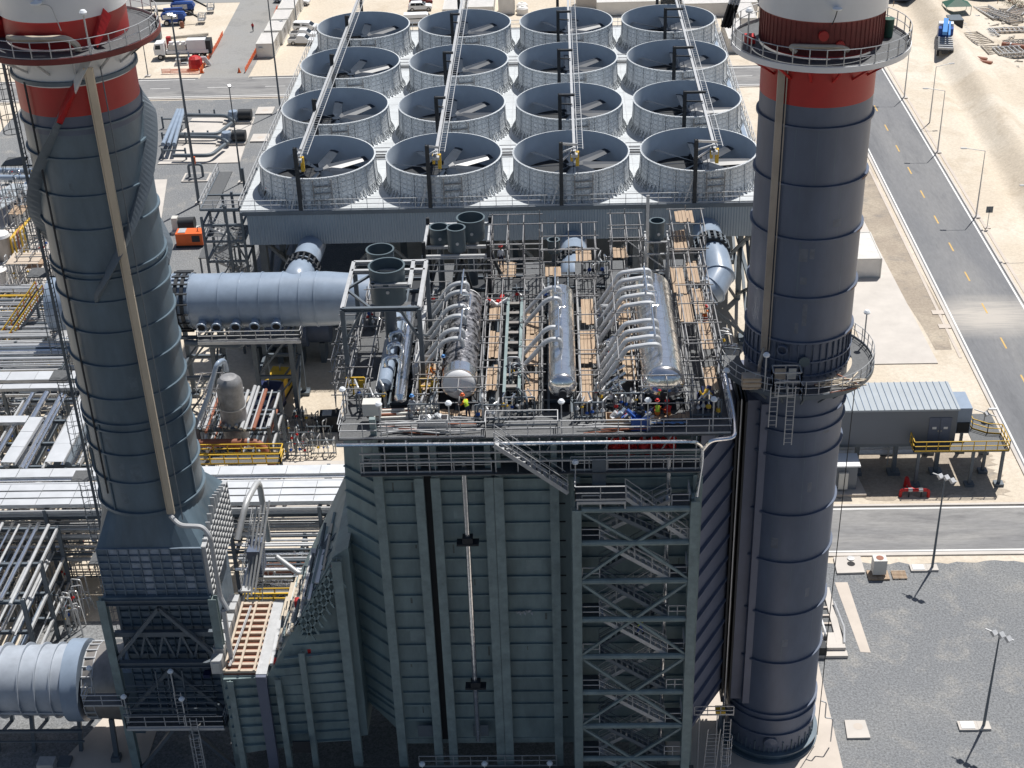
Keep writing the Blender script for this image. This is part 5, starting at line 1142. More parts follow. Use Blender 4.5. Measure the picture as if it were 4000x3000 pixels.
# ================================================================ vehicles
def prof_body(b, prof, w0, w1, zmid):
    """side outline extruded across; narrower above zmid"""
    def wd(z): return w0 if z <= zmid else w0+(w1-w0)*min(1, (z-zmid)/.55)
    L = [(x, wd(z), z) for x, z in prof]; R_ = [(x, -wd(z), z) for x, z in prof]; n = len(prof)
    k = len(b.v); b.v += L+R_; b.f.append(tuple(range(k+n-1, k-1, -1))[::-1][::-1]); b.f.append(tuple(range(k+n, k+2*n)))
    for i in range(n): j = (i+1) % n; b.f.append((k+i, k+j, k+n+j, k+n+i))
    return b
def wheels(t, xs, yw, r=.38, wd=.25):
    for x in xs:
        for s in (-1, 1):
            o = thing('wheel', None, None); bpy.data.objects.remove(o)
            w_ = MB().tube([(x, s*(yw-wd), r), (x, s*yw, r)], r, 20).build('wheel', 'tyre', t); w_['_o'] = t['_o']
            MB().tube([(x, s*(yw-.02), r), (x, s*(yw+.02), r)], r*.6, 14).build('rim', 'chrome', w_)
def glass_poly(t, pts, nm='window'): return MB().poly(pts).build(nm, 'glass', t, smooth=0)
def car(label, loc, rz, kind='pickup', m='white', cover=False):
    t = thing('parked_car', label, 'pickup' if kind == 'pickup' else 'car', loc, 'parked cars on the sand', rz)
    if kind == 'pickup':
        prof = [(-2.6, .45), (2.55, .45), (2.62, .8), (2.5, 1.02), (1.3, 1.12), (.6, 1.68), (.3, 1.76), (-.75, 1.76), (-1.0, 1.15), (-2.6, 1.12)]; zr = 1.76; L = (1.27, 1.14, .62, 1.66)
        if cover: prof = prof[:8]+[(-2.45, 1.74), (-2.6, 1.12)]
    else:
        prof = [(-2.3, .4), (2.25, .4), (2.35, .75), (2.2, .98), (1.1, 1.12), (.35, 1.66), (.1, 1.72), (-1.7, 1.7), (-2.2, 1.15), (-2.35, .8)]; L = (1.07, 1.14, .4, 1.62)
    b = prof_body(MB(), prof, .92, .76, 1.12); b.build('body', m, t, smooth=20)
    glass_poly(t, [(L[0]+.02, -.82, L[1]+.03), (L[0]+.02, .82, L[1]+.03), (L[2]+.03, .72, L[3]+.03), (L[2]+.03, -.72, L[3]+.03)], 'windscreen')
    for s in (-1, 1):
        y0, y1 = s*.905, s*.79
        for (xa, xb, xc, xd) in ((1.05, .3, .3, .5), (.22, -.7, -.7, .22)) if kind == 'pickup' else ((.95, .1, .1, .3), (.02, -.85, -.85, .02), (-.93, -1.9, -1.65, -.93)):
            glass_poly(t, [(xa, y0, 1.17), (xb, y0, 1.17), (xc, y1, 1.62), (xd, y1, 1.62)])
        if cover: glass_poly(t, [(-1.1, y0, 1.17), (-2.4, y0, 1.17), (-2.3, y1, 1.62), (-1.1, y1, 1.62)])
        x = prof[2][0]; MB().box(x-.18, x+.01, s*.55-.18, s*.55+.18, .78, .92).build('headlight', 'lamp', t)
        MB().box(prof[0][0]-.02, prof[0][0]+.05, s*.7-.12, s*.7+.12, .8, 1.05).build('tail_light', 'tarp_r', t)
        MB().box(.85, 1.05, s*.93, s*1.1, 1.15, 1.32).build('mirror', m, t)
    if kind == 'pickup' and not cover: MB().box(-2.5, -1.1, -.78, .78, 1.121, 1.16).build('bed_cover', 'cl_black', t)
    wheels(t, (-1.55, 1.65), .93)
    return t
def at(x, y): q = g(x, y); return (q.x, q.y, 0)
car('white pickup with a covered load bed, rear one of the parked group', at(664, 66), -.12, cover=True)
car('white pickup partly hidden between two other pickups', at(658, 82), -.1)
car('white pickup with a dark bed cover, nearest of the parked group', at(654, 95), -.12)
car('white hatchback at the top edge behind the cabins', at(645, 10), -.15, 'car')
car('white car with black roof beside the hatchback', at(618, 4), -.15, 'car')
car('dark red car at the top edge beyond the back fans', at(910, 10), .05, 'car', 'maroon')
car('silver white car just in front of the dark red one', at(908, 22), .05, 'car')
t = thing('parked_van', 'white minibus behind the back row of fans', 'van', at(903, 52), None, .05)
b = prof_body(MB(), [(-2.7, .4), (2.6, .4), (2.75, .8), (2.6, 1.1), (2.0, 1.95), (1.7, 2.1), (-2.6, 2.1), (-2.75, 1.2)], .98, .9, 1.3); b.build('body', 'white', t, smooth=20)
for s in (-1, 1): glass_poly(t, [(1.9, s*.985, 1.25), (-2.4, s*.985, 1.25), (-2.4, s*.9, 1.8), (1.7, s*.9, 1.8)])
glass_poly(t, [(2.52, -.85, 1.2), (2.52, .85, 1.2), (2.06, .8, 1.95), (2.06, -.8, 1.95)], 'windscreen'); wheels(t, (-1.7, 1.8), .98)

# pump truck, boom lifts, crane truck
t = thing('pump_truck', 'white truck with tank and pump equipment parked left of the gravel track', 'truck', at(400, 124), None, .03)
def bx(nm, x0, x1, y0, y1, z0, z1, m): return MB().box(x0, x1, y0, y1, z0, z1).build(nm, m, t)
b = prof_body(MB(), [(-5.2, .9), (-5.3, 2.2), (-5.0, 3.0), (-3.4, 3.1), (-3.3, .9)], 1.2, 1.12, 1.9); b.build('cab', 'white', t, smooth=20)
glass_poly(t, [(-5.33, -1.0, 2.0), (-5.33, 1.0, 2.0), (-5.08, .95, 2.85), (-5.08, -.95, 2.85)], 'windscreen')
for s in (-1, 1): glass_poly(t, [(-5.0, s*1.2, 2.0), (-4.0, s*1.2, 2.0), (-4.0, s*1.14, 2.75), (-4.85, s*1.14, 2.75)])
bx('chassis', -4.8, 5.0, -.5, .5, .7, 1.1, 'dark'); bx('deck_box', -3.0, 4.6, -1.2, 1.2, 1.12, 1.7, 'white'); bx('equipment_cabinet', .8, 4.2, -1.15, 1.15, 1.71, 3.5, 'white')
bx('equipment_cabinet', -2.6, .6, -1.1, 1.1, 1.71, 2.7, 'beige_box')
for x in (-2.0, -.9, .2): MB().tube([(x, -.7, 2.7), (x, -.7, 3.2)], .4, 16).build('tank', 'white', t)
MB().bar((-2.8, .9, 3.4), (4.6, .9, 3.9), .5, .45).build('folded_boom', 'trough', t); bx('boom_mount', -3.1, -2.3, .3, 1.2, 1.7, 3.7, 'red')
bx('hose_rack', 4.21, 5.1, -1, 1.1, 1.3, 3.3, 'dark')
b = MB().bar((1.0, -1.3, 1.2), (1.2, -2.6, .3), .3); b.bar((-.8, -1.3, 1.2), (-1.0, -2.6, .2), .3); b.build('outriggers', 'steel', t)
wheels(t, (-4.2, 2.0, 3.4), 1.22, .52, .35)
t = thing('covered_pump', 'bright red tarpaulin covered machine with hoses beside the pump truck', 'machine', at(424, 148), None, .1)
b = MB().lathe([(1.25, 0), (1.3, 1.0), (1.15, 1.9), (.6, 2.3), (.01, 2.35)], (0, 0, 0), 9); b.build('cover', 'tarp_r', t, smooth=0)
b = MB()
for k in range(3): b.tube([(1.0+k*.35, .6, 1.9), (1.9+k*.3, 1.2, .2)], .16, 8)
b.build('hoses', 'white', t)
t = thing('pump_skid', 'small grey pump skid in front of the white truck', 'machine', at(392, 140), None, .1)
b = MB().box(-1.2, 1.2, -.6, .6, 0, .3); b.box(-.9, .0, -.4, .4, .3, 1.1); b.build('base_frame', 'steel', t); MB().tube([(-.2, 0, .8), (1.1, 0, .9)], .35, 12).build('motor', 'dark', t)
def boomlift(label, loc, rz, rot=0., long=True):
    t = thing('boom_lift', label, 'boom lift', loc, 'parked blue boom lifts', rz)
    MB().box(-1.6, 1.6, -.9, .9, .55, 1.0).build('chassis', 'blue', t); wheels(t, (-1.35, 1.35), 1.25, .55, .4)
    b = prof_body(MB(), [(-2.2, 1.1), (2.0, 1.1), (2.3, 1.5), (1.9, 2.3), (-1.9, 2.5), (-2.4, 2.1)], .95, .85, 1.6); b.build('turret', 'blue', t)
    MB().box(-2.0, .9, -1.05, -.955, 1.3, 2.1).build('side_cover', 'steel', t)
    MB().bar((-1.6, .0, 2.7), (-6.2 if long else -3.2, .2, 2.9), .35, .4).build('boom', 'dark', t); MB().bar((-1.8, 0, 2.9), (1.9, 0, 3.0), .4, .5).build('boom', 'blue', t)
    MB().bar((1.9, 0, 2.9), (4.6, 0, 1.2), .25, .3).build('jib', 'dark', t)
    b = MB().rail([(4.7, -.9, .7), (6.0, -.9, .7), (6.0, .9, .7), (4.7, .9, .7), (4.7, -.9, .7)], 1.1, .7, .04); b.box(4.7, 6, -.9, .9, .6, .7); b.build('basket', 'steel', t)
    return t
boomlift('nearer of two blue boom lifts behind the left chimney platform', at(378, 52), .05)
boomlift('farther blue boom lift with folded grey jib, partly hidden behind the nearer one', at(398, 30), .1)
t = thing('portable_toilet', 'small grey cabin with a pale blue sloping roof left of the pump truck', 'cabin', at(340, 85), None, .05)
MB().box(-.8, .8, -.8, .8, .1, 2.2).build('cabin', 'steel_d', t); MB().hexa([(-1.1, -1.1, 2.3), (1.1, -1.1, 2.3), (1.1, 1.1, 2.6), (-1.1, 1.1, 2.6), (-1.1, -1.1, 2.38), (1.1, -1.1, 2.38), (1.1, 1.1, 2.68), (-1.1, 1.1, 2.68)]).build('roof', 'ehroof', t)
t = thing('worker_bin', 'small orange bin beneath the boom lift', 'bin', at(394, 60)); q = g(394, 60)
MB().lathe([(.35, 0), (.5, .5), (.3, 1.2), (.01, 1.3)], (q.x, q.y, 0), 8).build('bin_body', 'rust', t)
t = thing('crane_truck', 'flatbed crane truck with a bright blue folded crane on the sand at upper right', 'truck', at(2040, 104), None, -PI/2-.22+PI); t.scale = (1.15, 1.15, 1.15)
b = prof_body(MB(), [(2.9, .8), (4.9, .8), (5.0, 1.9), (4.7, 2.8), (3.1, 2.9)], 1.2, 1.1, 1.9); b.build('cab', 'white', t, smooth=20); glass_poly(t, [(5.02, -1, 1.9), (5.02, 1, 1.9), (4.76, .95, 2.7), (4.76, -.95, 2.7)], 'windscreen')
MB().box(-5, 2.9, -.5, .5, .7, 1.1).build('chassis', 'dark', t); MB().box(-5, 1.2, -1.2, 1.2, 1.11, 1.25).build('flatbed', 'dark', t)
b = MB()
for k in range(6): b.box(-4.8+k, -4.5+k, -1.1, 1.1, 1.26, 1.6)
b.build('load', 'steel', t); MB().box(1.4, 2.7, -1.1, 1.1, 1.2, 2.6).build('crane_base', 'blue', t)
MB().bar((3.2, .1, 3.5), (-2.6, .3, 3.1), .7, .5).build('crane_boom', 'blue_l', t); MB().bar((3.0, -.5, 3.2), (-2.4, -.4, 2.7), .3, .3).build('crane_jib', 'blue_l', t); wheels(t, (3.9, -2.6, -3.9), 1.2, .52, .35)

# generators
def genset(label, loc, rz, m, L=4, W=1.9, Hh=2.3):
    t = thing('generator', label, 'generator', loc, None, rz)
    b = MB().box(-L/2, L/2, -W/2, W/2, .3, Hh); b.build('canopy', m, t); MB().box(-L/2-.1, L/2+.1, -W/2-.05, W/2+.05, .0, .29).build('skid', 'dark', t)
    MB().box(-L/2+.3, -L/2+1.3, -W/2+.25, W/2-.25, Hh+.01, Hh+.12).build('roof_vent', 'steel', t); MB().box(L*.1, L*.4, -W/2-.03, -W/2-.002, .8, 1.7).build('side_louvre', 'dark', t)
    MB().box(-L*.35, -L*.1, -W/2-.03, -W/2-.002, .8, 1.7).build('side_door', m, t); MB().bend([(L*.3, 0, Hh), (L*.3, 0, Hh+.5), (L*.42, 0, Hh+.6)], .08, .15).build('exhaust_pipe', 'chrome', t)
    return t
genset('bright orange generator on the pale ground left of the condenser stair', at(414, 528), .02, 'orange', 3.6, 1.9, 2.0)
genset('navy blue generator in the shade under the steam duct', at(577, 898), PI/2-.15, 'blue_d', 5.5, 2.6, 2.8)
genset('dirty yellow generator behind the navy one in the shade', at(602, 852), PI/2-.15, 'yellow', 4.5, 2.2, 2.3)
genset('small dark generator at the edge of the shaded sand near the boiler', at(716, 925), .05, 'dark', 2.2, 1.6, 1.9)
t = thing('pump_unit', 'black engine pump unit behind the orange generator', 'machine', at(405, 500))
q = g(405, 500); MB().tube([(q.x-1, q.y, 1.2), (q.x+1.2, q.y, 1.3)], .85, 14).build('engine', 'dark', t); b = MB().box(q.x-2, q.x+1.6, q.y-1, q.y+1, 0, .4); b.box(q.x-1.9, q.x-1.1, q.y-.5, q.y+.5, .4, 2.2); b.build('base_frame', 'beige_box', t)

# site cabins and containers
cq = g(578, 126)
container('site cabin with grey roof nearest in the white cabin row', -53.9, -50.9, 261.2, 267.8, 2.6, 'cont', 'site cabin', 'site_cabin', 'white site cabins', True, True)
for i, (y0, y1) in enumerate(((268.6, 275), (275.6, 282), (282.6, 289), (289.6, 297))):
    container('white site cabin, %s in the row from the front' % ('second', 'third', 'fourth', 'fifth')[i], -53.6+.15*i, -50.5+.15*i, y0, y1, 2.7, 'cont', 'site cabin', 'site_cabin', 'white site cabins', True, True)
def cont_px(label, x, y, wx, wy, h=2.6, m='cont'):
    q = g(x, y); return container(label, q.x, q.x+wx, q.y, q.y+wy, h, m, 'container', 'container', 'containers behind the condenser')
cont_px('white container with its long side along the road, left of the right chimney', 1573, 115, 3, 12)
cont_px('second white container behind the one beside the right chimney', 1598, 70, 3, 10)
cont_px('long white container beyond the rightmost back fan', 1475, 38, 14, 3)
cont_px('long white container between the two right back fans', 1290, 35, 12, 3)
cont_px('pale long cabin at the top edge, centre right', 1245, 18, 16, 3.2, 3, 'conc_w')
cont_px('pale ribbed roof cabin behind the second fan, left one', 958, 50, 4, 14)
cont_px('pale ribbed roof cabin behind the second fan, right one', 1010, 45, 5, 16)
cont_px('single white square cabin beyond the gap of the middle fans', 1078, 32, 3, 3, 3)
for i, (x, y) in enumerate(((1128, 22), (1129, 30))):
    q = g(x, y); t = thing('water_tank', ('farther', 'nearer')[i]+' of two round white water tanks beyond the middle fans', 'tank', tuple(q), 'white water tanks'); MB().lathe([(1.1, 0), (1.1, 1.1), (.8, 1.4), (.01, 1.5)], q, 20).build('tank_body', 'cont', t); MB().lathe([(.3, 1.45), (.3, 1.6), (.01, 1.6)], q, 12).build('tank_lid', 'cont', t)
t = thing('open_shed', 'long dark open steel shed at the top edge, right', 'shed', tuple(g(1500, 8)))
q = g(1420, 14); MB().box(q.x, q.x+34, q.y, q.y+8, 3.6, 3.8).build('shed_roof', 'steel_d', t); MB().box(q.x, q.x+34, q.y+6, q.y+6.3, 0, 3.59).build('back_wall', 'ehroof', t)
b = MB()
for i in range(9): b.bar((q.x+i*4.2, q.y, 0), (q.x+i*4.2, q.y, 3.6), .25); b.bar((q.x+i*4.2, q.y, .2), (q.x+i*4.2+1.5, q.y, 3.6), .15)
b.build('shed_posts', 'dark', t)
# flag on the right chimney platform
t = thing('flag', 'draped red, white and black flag on a thin pole at the right chimney platform', 'flag', (RX-5.3, RY, 56.5))
MB().tube([(RX-5.45, RY-.6, 56.4), (RX-5.3, RY-.6, 60.8)], .035, 6).build('flag_pole', 'steel', t)
for k, (m_, z0, z1) in enumerate((('tarp_r', 59.7, 60.4), ('white', 59.0, 59.7), ('cl_black', 57.6, 59.0))):
    b = MB(); n = 10
    for i in range(n):
        def fp(i, z): return (RX-5.35+.62*(i/n)-(60.4-z)*.28, RY-.6+.12*math.sin(i*2.1+z), z-.12*i/n)
        b.quad(fp(i, z0), fp(i+1, z0), fp(i+1, z1), fp(i, z1))
    b.build('flag_cloth', m_, t)
MB().box(RX-4.6, RX-4.0, RY-.6, RY+.1, 56.5, 56.95).build('red_bundle', 'tarp_r', thing('tool_bundle', 'red cloth bundle on the right chimney upper platform', 'bundle', (RX-4.3, RY-.3, 56.5)))
t = thing('green_canister', 'small dark green canister on the right chimney upper platform', 'canister', (RX+4.1, RY+.3, 56.5))
MB().lathe([(.3, 0), (.34, .9), (.34, 1.1), (.01, 1.15)], (RX+4.1, RY+.3, 56.5), 14).build('canister_body', 'green_d', t)
t = thing('wooden_crate', 'wooden crate standing on the lower platform of the right chimney', 'crate', (12.5, 84.8, 34.3))
MB().box(12.0, 13.2, 84.5, 85.3, 34.32, 35.2).build('crate_body', 'ply', t)
for z in (34.4, 34.75, 35.05): MB().box(11.97, 13.23, 84.46, 84.49, z, z+.1).build('batten', 'wood', t)
# scrap yard, upper right
def frame_stack(label, x, y, L, W, n, rz, m='steel', m2='hose'):
    t = thing('steel_frame_stack', label, 'steel frames', at(x, y), 'piles of steel frames in the yard', rz)
    for k in range(n):
        b = MB(); z = .15+k*.3
        for s in (-W/2, W/2): b.bar((-L/2, s, z), (L/2, s, z), .16)
        for i in range(int(L/.9)+1): b.bar((-L/2+i*.9, -W/2, z), (-L/2+i*.9, W/2, z), .12)
        b.build('frame', m if k % 2 else m2, t)
    MB().box(-L*.4, L*.4, -W*.4, W*.4, .02, .12).build('dunnage', 'wood', t)
yard = [(2085, 65, 7, 2.6, 2, 1.9), (2110, 90, 6.5, 3, 3, 1.8), (2133, 75, 4, 2.6, 2, 1.7), (2145, 115, 5, 3, 3, 1.6), (2180, 120, 5, 3.5, 4, .1), (2190, 68, 9, 2, 2, .05), (2140, 30, 8, 3, 2, 1.8), (2170, 40, 7, 3, 3, 2.0), (2200, 25, 6, 3, 2, 1.0), (2085, 40, 5, 2, 2, .5), (2205, 98, 6, 2, 3, .1)]
yl = ['left of the dark box', 'directly below the dark box', 'small one right of the dark box', 'lower middle of the yard', 'tallest at the right of the yard', 'long one along the right edge', 'upper middle of the yard', 'beyond the long frames', 'uppermost right corner', 'beside the green tent', 'at the right edge below the long one']
for y_, l_ in zip(yard, yl): frame_stack('pile of rusty steel frames, '+l_, *y_)
for i, (x, y, l_) in enumerate(((2105, 132, 'thick rusty pipe length lying at the lower left of the yard'), (2116, 140, 'short rusty pipe beside the thick one'), (2190, 105, 'brown pipe bundle at the right of the yard'))):
    q = g(x, y); t = thing('pipe_length', l_, 'pipe', tuple(q)); MB().tube([(q.x-1.8, q.y+1.2, .45), (q.x+1.8, q.y-1, .45)], .45, 16).build('pipe_wall', 'rust', t); MB().tube([(q.x-.6, q.y+.4, .46), (q.x-.4, q.y+.27, .46)], .52, 16).build('flange', 'steel', t)
t = thing('canopy_tent', 'dark green peaked canopy tent in the scrap yard', 'tent', at(2064, 34)); q = g(2064, 34)
b = MB(); c = (q.x, q.y, 3.4)
for a, d in (((-2.4, -1.8), (2.4, -1.8)), ((2.4, -1.8), (2.4, 1.8)), ((2.4, 1.8), (-2.4, 1.8)), ((-2.4, 1.8), (-2.4, -1.8))): b.poly([(q.x+a[0], q.y+a[1], 2.2), (q.x+d[0], q.y+d[1], 2.2), c])
b.build('tent_roof', 'green_d', t, smooth=0); b = MB()
for sx in (-2.3, 2.3):
    for sy in (-1.7, 1.7): b.bar((q.x+sx, q.y+sy, 0), (q.x+sx, q.y+sy, 2.2), .1)
b.build('tent_poles', 'steel', t)
q = g(2060, 62); t = thing('dark_box', 'large black water box in the scrap yard', 'box', tuple(q)); MB().box(q.x-1.2, q.x+1.2, q.y-1.6, q.y+1.6, 0, 2).build('box_body', 'dark', t); MB().box(q.x-1.25, q.x+1.25, q.y-1.65, q.y+1.65, 2.0, 2.12).build('box_lid', 'steel_d', t)
q = g(1925, 6); t = thing('storage_hut', 'dark blue roofed hut beyond the right chimney top', 'hut', tuple(q)); MB().box(q.x-1, q.x+22, q.y+1, q.y+6, 0, 2.8).build('hut_wall', 'steel_d', t); MB().box(q.x-1.4, q.x+22.4, q.y+.4, q.y+6.4, 2.81, 3.0).build('hut_roof', 'dark', t)
for i in range(10):
    MB().box(q.x+i*2.2, q.x+i*2.2+.1, q.y-2, q.y-1.9, .0, .9).build('trestle', 'wood', t) if i % 3 == 0 else None
random.seed(21)
b = MB()
for i in range(140):
    x, y = random.uniform(2060, 2215), random.uniform(18, 150); q = g(x, y); s_ = random.uniform(.15, .5); a = random.uniform(0, 3); L = random.uniform(.4, 2.2)
    b.bar((q.x, q.y, .1), (q.x+L*math.cos(a), q.y+L*math.sin(a), .12), s_, .18)
tag(b.build('yard_debris', 'hose'), 'scattered small offcuts and debris on the sand of the scrap yard', 'debris', kind='stuff')
for i, (x, y) in enumerate(((2190, 12), (2205, 20), (2180, 4))):
    q = g(x, y); t = thing('desert_shrub', ('leftmost', 'lowest', 'uppermost')[i]+' dull green shrub at the top right corner', 'shrub', tuple(q), 'shrubs in the top right corner'); b = MB(); random.seed(i)
    for k in range(260):
        a = random.uniform(0, 2*PI); r_ = random.uniform(0, 2)**1; z = random.uniform(.1, 1.8)*(1-r_/2.6); p = Vector((q.x+r_*math.cos(a), q.y+r_*math.sin(a), z)); d1 = Vector((random.uniform(-1, 1), random.uniform(-1, 1), random.uniform(-.4, .8)))*.22; d2 = Vector((random.uniform(-1, 1), random.uniform(-1, 1), random.uniform(-.5, .5)))*.22; b.poly([p, p+d1, p+d2])
    b.build('foliage', mat('shrub_leaf', (.1, .11, .06), .8), t, smooth=0); b = MB()
    for k in range(6): a = k; b.tube([(q.x, q.y, 0), (q.x+.8*math.cos(a), q.y+.8*math.sin(a), 1.0)], .05, 5)
    b.build('stems', 'rust', t)
# orange mesh barriers beside the track
for nm, P_ in (('orange mesh barrier along the left side of the gravel track', [g(432, 160), g(470, 100), g(482, 76)]), ('orange mesh barrier along the right side of the gravel track', [g(530, 158), g(556, 110), g(585, 60), g(600, 20)]), ('orange mesh barrier along the road kerb by the red covered machine', [g(350, 160), g(388, 159), g(430, 160)])):
    t = thing('mesh_barrier', nm, 'barrier', tuple(P_[0])); b = MB(); b2 = MB()
    for a, c in zip(P_, P_[1:]):
        n = max(2, int((c-a).length/1.5))
        for k in range(n):
            p, q = a.lerp(c, k/n), a.lerp(c, (k+1)/n); b2.bar(p, p+Vector((0, 0, 1.1)), .05)
            for z in [.15+.12*i for i in range(7)]: b.bar(p+Vector((0, 0, z)), q+Vector((0, 0, z+.04*math.sin(k*3+z*9))), .055)
    b.build('orange_mesh', 'orange', t); b2.build('stakes', 'steel', t)
for i, (x, y) in enumerate(((437, 158), (517, 157))):
    q = g(x, y); t = thing('traffic_cone', 'orange cone at the %s corner of the gravel track mouth' % ('left', 'right')[i], 'cone', tuple(q)); MB().lathe([(.3, .04), (.06, .9), (.01, .92)], q, 12).build('cone_body', 'orange', t); MB().box(q.x-.35, q.x+.35, q.y-.35, q.y+.35, 0, .039).build('cone_base', 'cl_black', t)
# ================================================================ boiler roof: scaffolds, planks, manifolds, loose material
def scaffold(label, x0, x1, y0, y1, z0, z1, sx=1.3, sy=2.0, sz=1.0, planks=(), r=.03, rnd=0., grp='tube scaffolds on the boiler roof', diag=True):
    """planks: (x0,x1,y0,y1,z)"""
    t = thing('tube_scaffold', label, 'scaffold', ((x0+x1)/2, (y0+y1)/2, z0), grp)
    nx_, ny_, nz_ = max(1, round((x1-x0)/sx)), max(1, round((y1-y0)/sy/1.35)), max(1, round((z1-z0)/sz/1.3)); b = MB(); b2 = MB()
    for i in range(nx_+1):
        x = x0+(x1-x0)*i/nx_
        for j in range(ny_+1):
            y = y0+(y1-y0)*j/ny_; b.bar((x, y, z0), (x, y, z1+random.uniform(-.2, .6)), r*2)
        for k in range(1, nz_+1):
            if random.random() > rnd: z = z0+(z1-z0)*k/nz_; b2.bar((x, y0-.2, z), (x, y1+.2, z), r*2)
    for j in range(ny_+1):
        for k in range(1, nz_+1):
            if random.random() > rnd: y = y0+(y1-y0)*j/ny_; z = z0+(z1-z0)*k/nz_; b2.bar((x0-.25, y, z+.05), (x1+.25, y, z+.05), r*2)
    if diag: 
        for j in range(0, ny_, 2): y = y0+(y1-y0)*j/ny_; b2.bar((x0, y, z0), (x0, y+(y1-y0)/ny_, z1), r*1.8); b2.bar((x1, y+(y1-y0)/ny_, z0), (x1, y, z1), r*1.8)
    b.build('standards', 'steel_s', t); b2.build('ledgers', 'steel_s', t)
    for (a, c, d, e, z) in planks:
        n = max(1, round((c-a)/.27)); 
        for i in range(n):
            xa = a+(c-a)*i/n; MB().box(xa+.012, xa+(c-a)/n-.012, d+random.uniform(-.2, .2), e+random.uniform(-.2, .2), z+.002*i, z+.045+.002*i).build('plank', 'wood', t)
    return t
random.seed(5)
scaffold('narrow scaffold under the bent pipes left of the foil wrapped drum', -9.8, -8.3, 86.5, 98.5, ZD, 35.6, 1.5, 2.2, 1.1, [(-9.6, -8.6, 86.8, 90.0, 33.4)])
scaffold('scaffold with pale boards just right of the foil wrapped drum', -5.3, -4.1, 85.5, 98.8, ZD, 35.7, 1.2, 2.2, 1.1, [(-5.1, -4.3, 85.8, 89.2, 33.7), (-5.1, -4.3, 90.5, 94.2, 33.7), (-5.1, -4.3, 95, 98, 34.2)])
scaffold('scaffold with wooden boards left of the middle drum', -2.5, -1.2, 84.6, 98.5, ZD, 35.8, 1.3, 2.3, 1.2, [(-2.4, -1.5, 84.8, 88.4, 33.5), (-2.4, -1.5, 88.9, 93.2, 33.9), (-2.4, -1.5, 94.0, 97.2, 33.5)])
scaffold('scaffold with wooden boards right of the middle drum', 1.3, 2.6, 84.5, 98.6, ZD, 35.6, 1.3, 2.3, 1.2, [(1.45, 2.2, 84.0, 88.6, 33.7), (1.45, 2.5, 88.9, 93.5, 34.0), (1.6, 2.5, 93.9, 97.6, 34.4)])
scaffold('scaffold with boards left of the largest drum', 3.9, 5.2, 85.4, 98.6, ZD, 36.2, 1.3, 2.2, 1.15, [(4.3, 5.2, 86.8, 90.2, 33.7), (4.3, 5.2, 90.6, 93.8, 33.9), (4.3, 5.2, 94.6, 98.4, 33.9)])
scaffold('widest scaffold with long plank decks right of the largest drum', 8.5, 10.7, 86, 100.2, ZD, 37.0, 1.1, 2.0, 1.2, [(8.4, 9.4, 91.2, 95.2, 35.8), (8.2, 9.2, 95.4, 99.6, 35.9), (9.7, 10.6, 88.8, 92.8, 35.0), (9.6, 10.4, 93.2, 97.2, 35.4), (9.5, 10.3, 97.4, 100.6, 35.8), (9.7, 10.6, 85.4, 88.4, 33.8)])
scaffold('scaffold frame across the near end of the largest drum', 5.3, 8.6, 82.9, 84.3, ZD, 35.6, 1.6, 1.4, .85, [(5.4, 8.5, 83.0, 83.7, 33.02)], diag=False)
scaffold('scaffold frame across the near end of the foil wrapped drum', -8.3, -5.1, 83.6, 85.0, ZD, 35.3, 1.6, 1.4, .9, [(-8.2, -5.2, 83.8, 84.5, 33.05)], diag=False)
scaffold('tangled scaffold tower at the rear behind the foil wrapped drum', -5.0, -1.4, 99.6, 105.0, ZD, 38.0, 1.1, 1.6, 1.0, [(-4.6, -3.2, 100, 102.4, 35.2)], rnd=.2)
scaffold('scaffold cage wrapped round the small dark silencer', -1.2, 2.8, 99.8, 104.6, ZD, 37.4, 1.1, 1.5, .95, [(-1.0, .2, 99.8, 101.5, 35.3), (1.3, 2.5, 100.4, 102.4, 36.2)], rnd=.15)
scaffold('scaffold tower at the rear left of the slim silencer', 4.0, 6.2, 100, 104.4, ZD, 38.2, 1.1, 1.5, 1.0, [(4.1, 5.2, 100.2, 102, 36.5)], rnd=.15)
scaffold('scaffold tower at the rear right of the slim silencer', 8.6, 11.0, 101, 105.4, ZD, 38.0, 1.1, 1.4, .95, [(8.7, 9.7, 101, 104.6, 36.6), (8.9, 10.3, 103, 105, 38.0)], rnd=.15)
scaffold('low scaffold at the far left corner of the boiler roof', -14.3, -13.0, 84.5, 99, ZD, 34.8, 1.3, 2.2, .9)
scaffold('scaffold run between left silencer frame and header pipe', -9.6, -8.9, 84.2, 97, ZD, 34.5, .7, 1.8, .8)
scaffold('dense scaffold on the outside of the left roof edge', -15.7, -14.7, 88.5, 95, 31.0, 34.8, 1, 1.4, .8)
# green grey beam grid between the two left drums
t = thing('beam_grid', 'pale grey green ladder of roof beams between foil drum and middle drum', 'steel beams', (-3.3, 92, ZD))
for x in (-3.75, -2.75): MB().ibeam((x, 84.8, 34.1), (x, 98.5, 34.1), .2, .3).build('beam', 'casing', t)
for k in range(9): MB().ibeam((-3.64, 85.6+k*1.5, 34.1), (-2.86, 85.6+k*1.5, 34.1), .34, .3).build('cross_beam', 'trough_g', t)
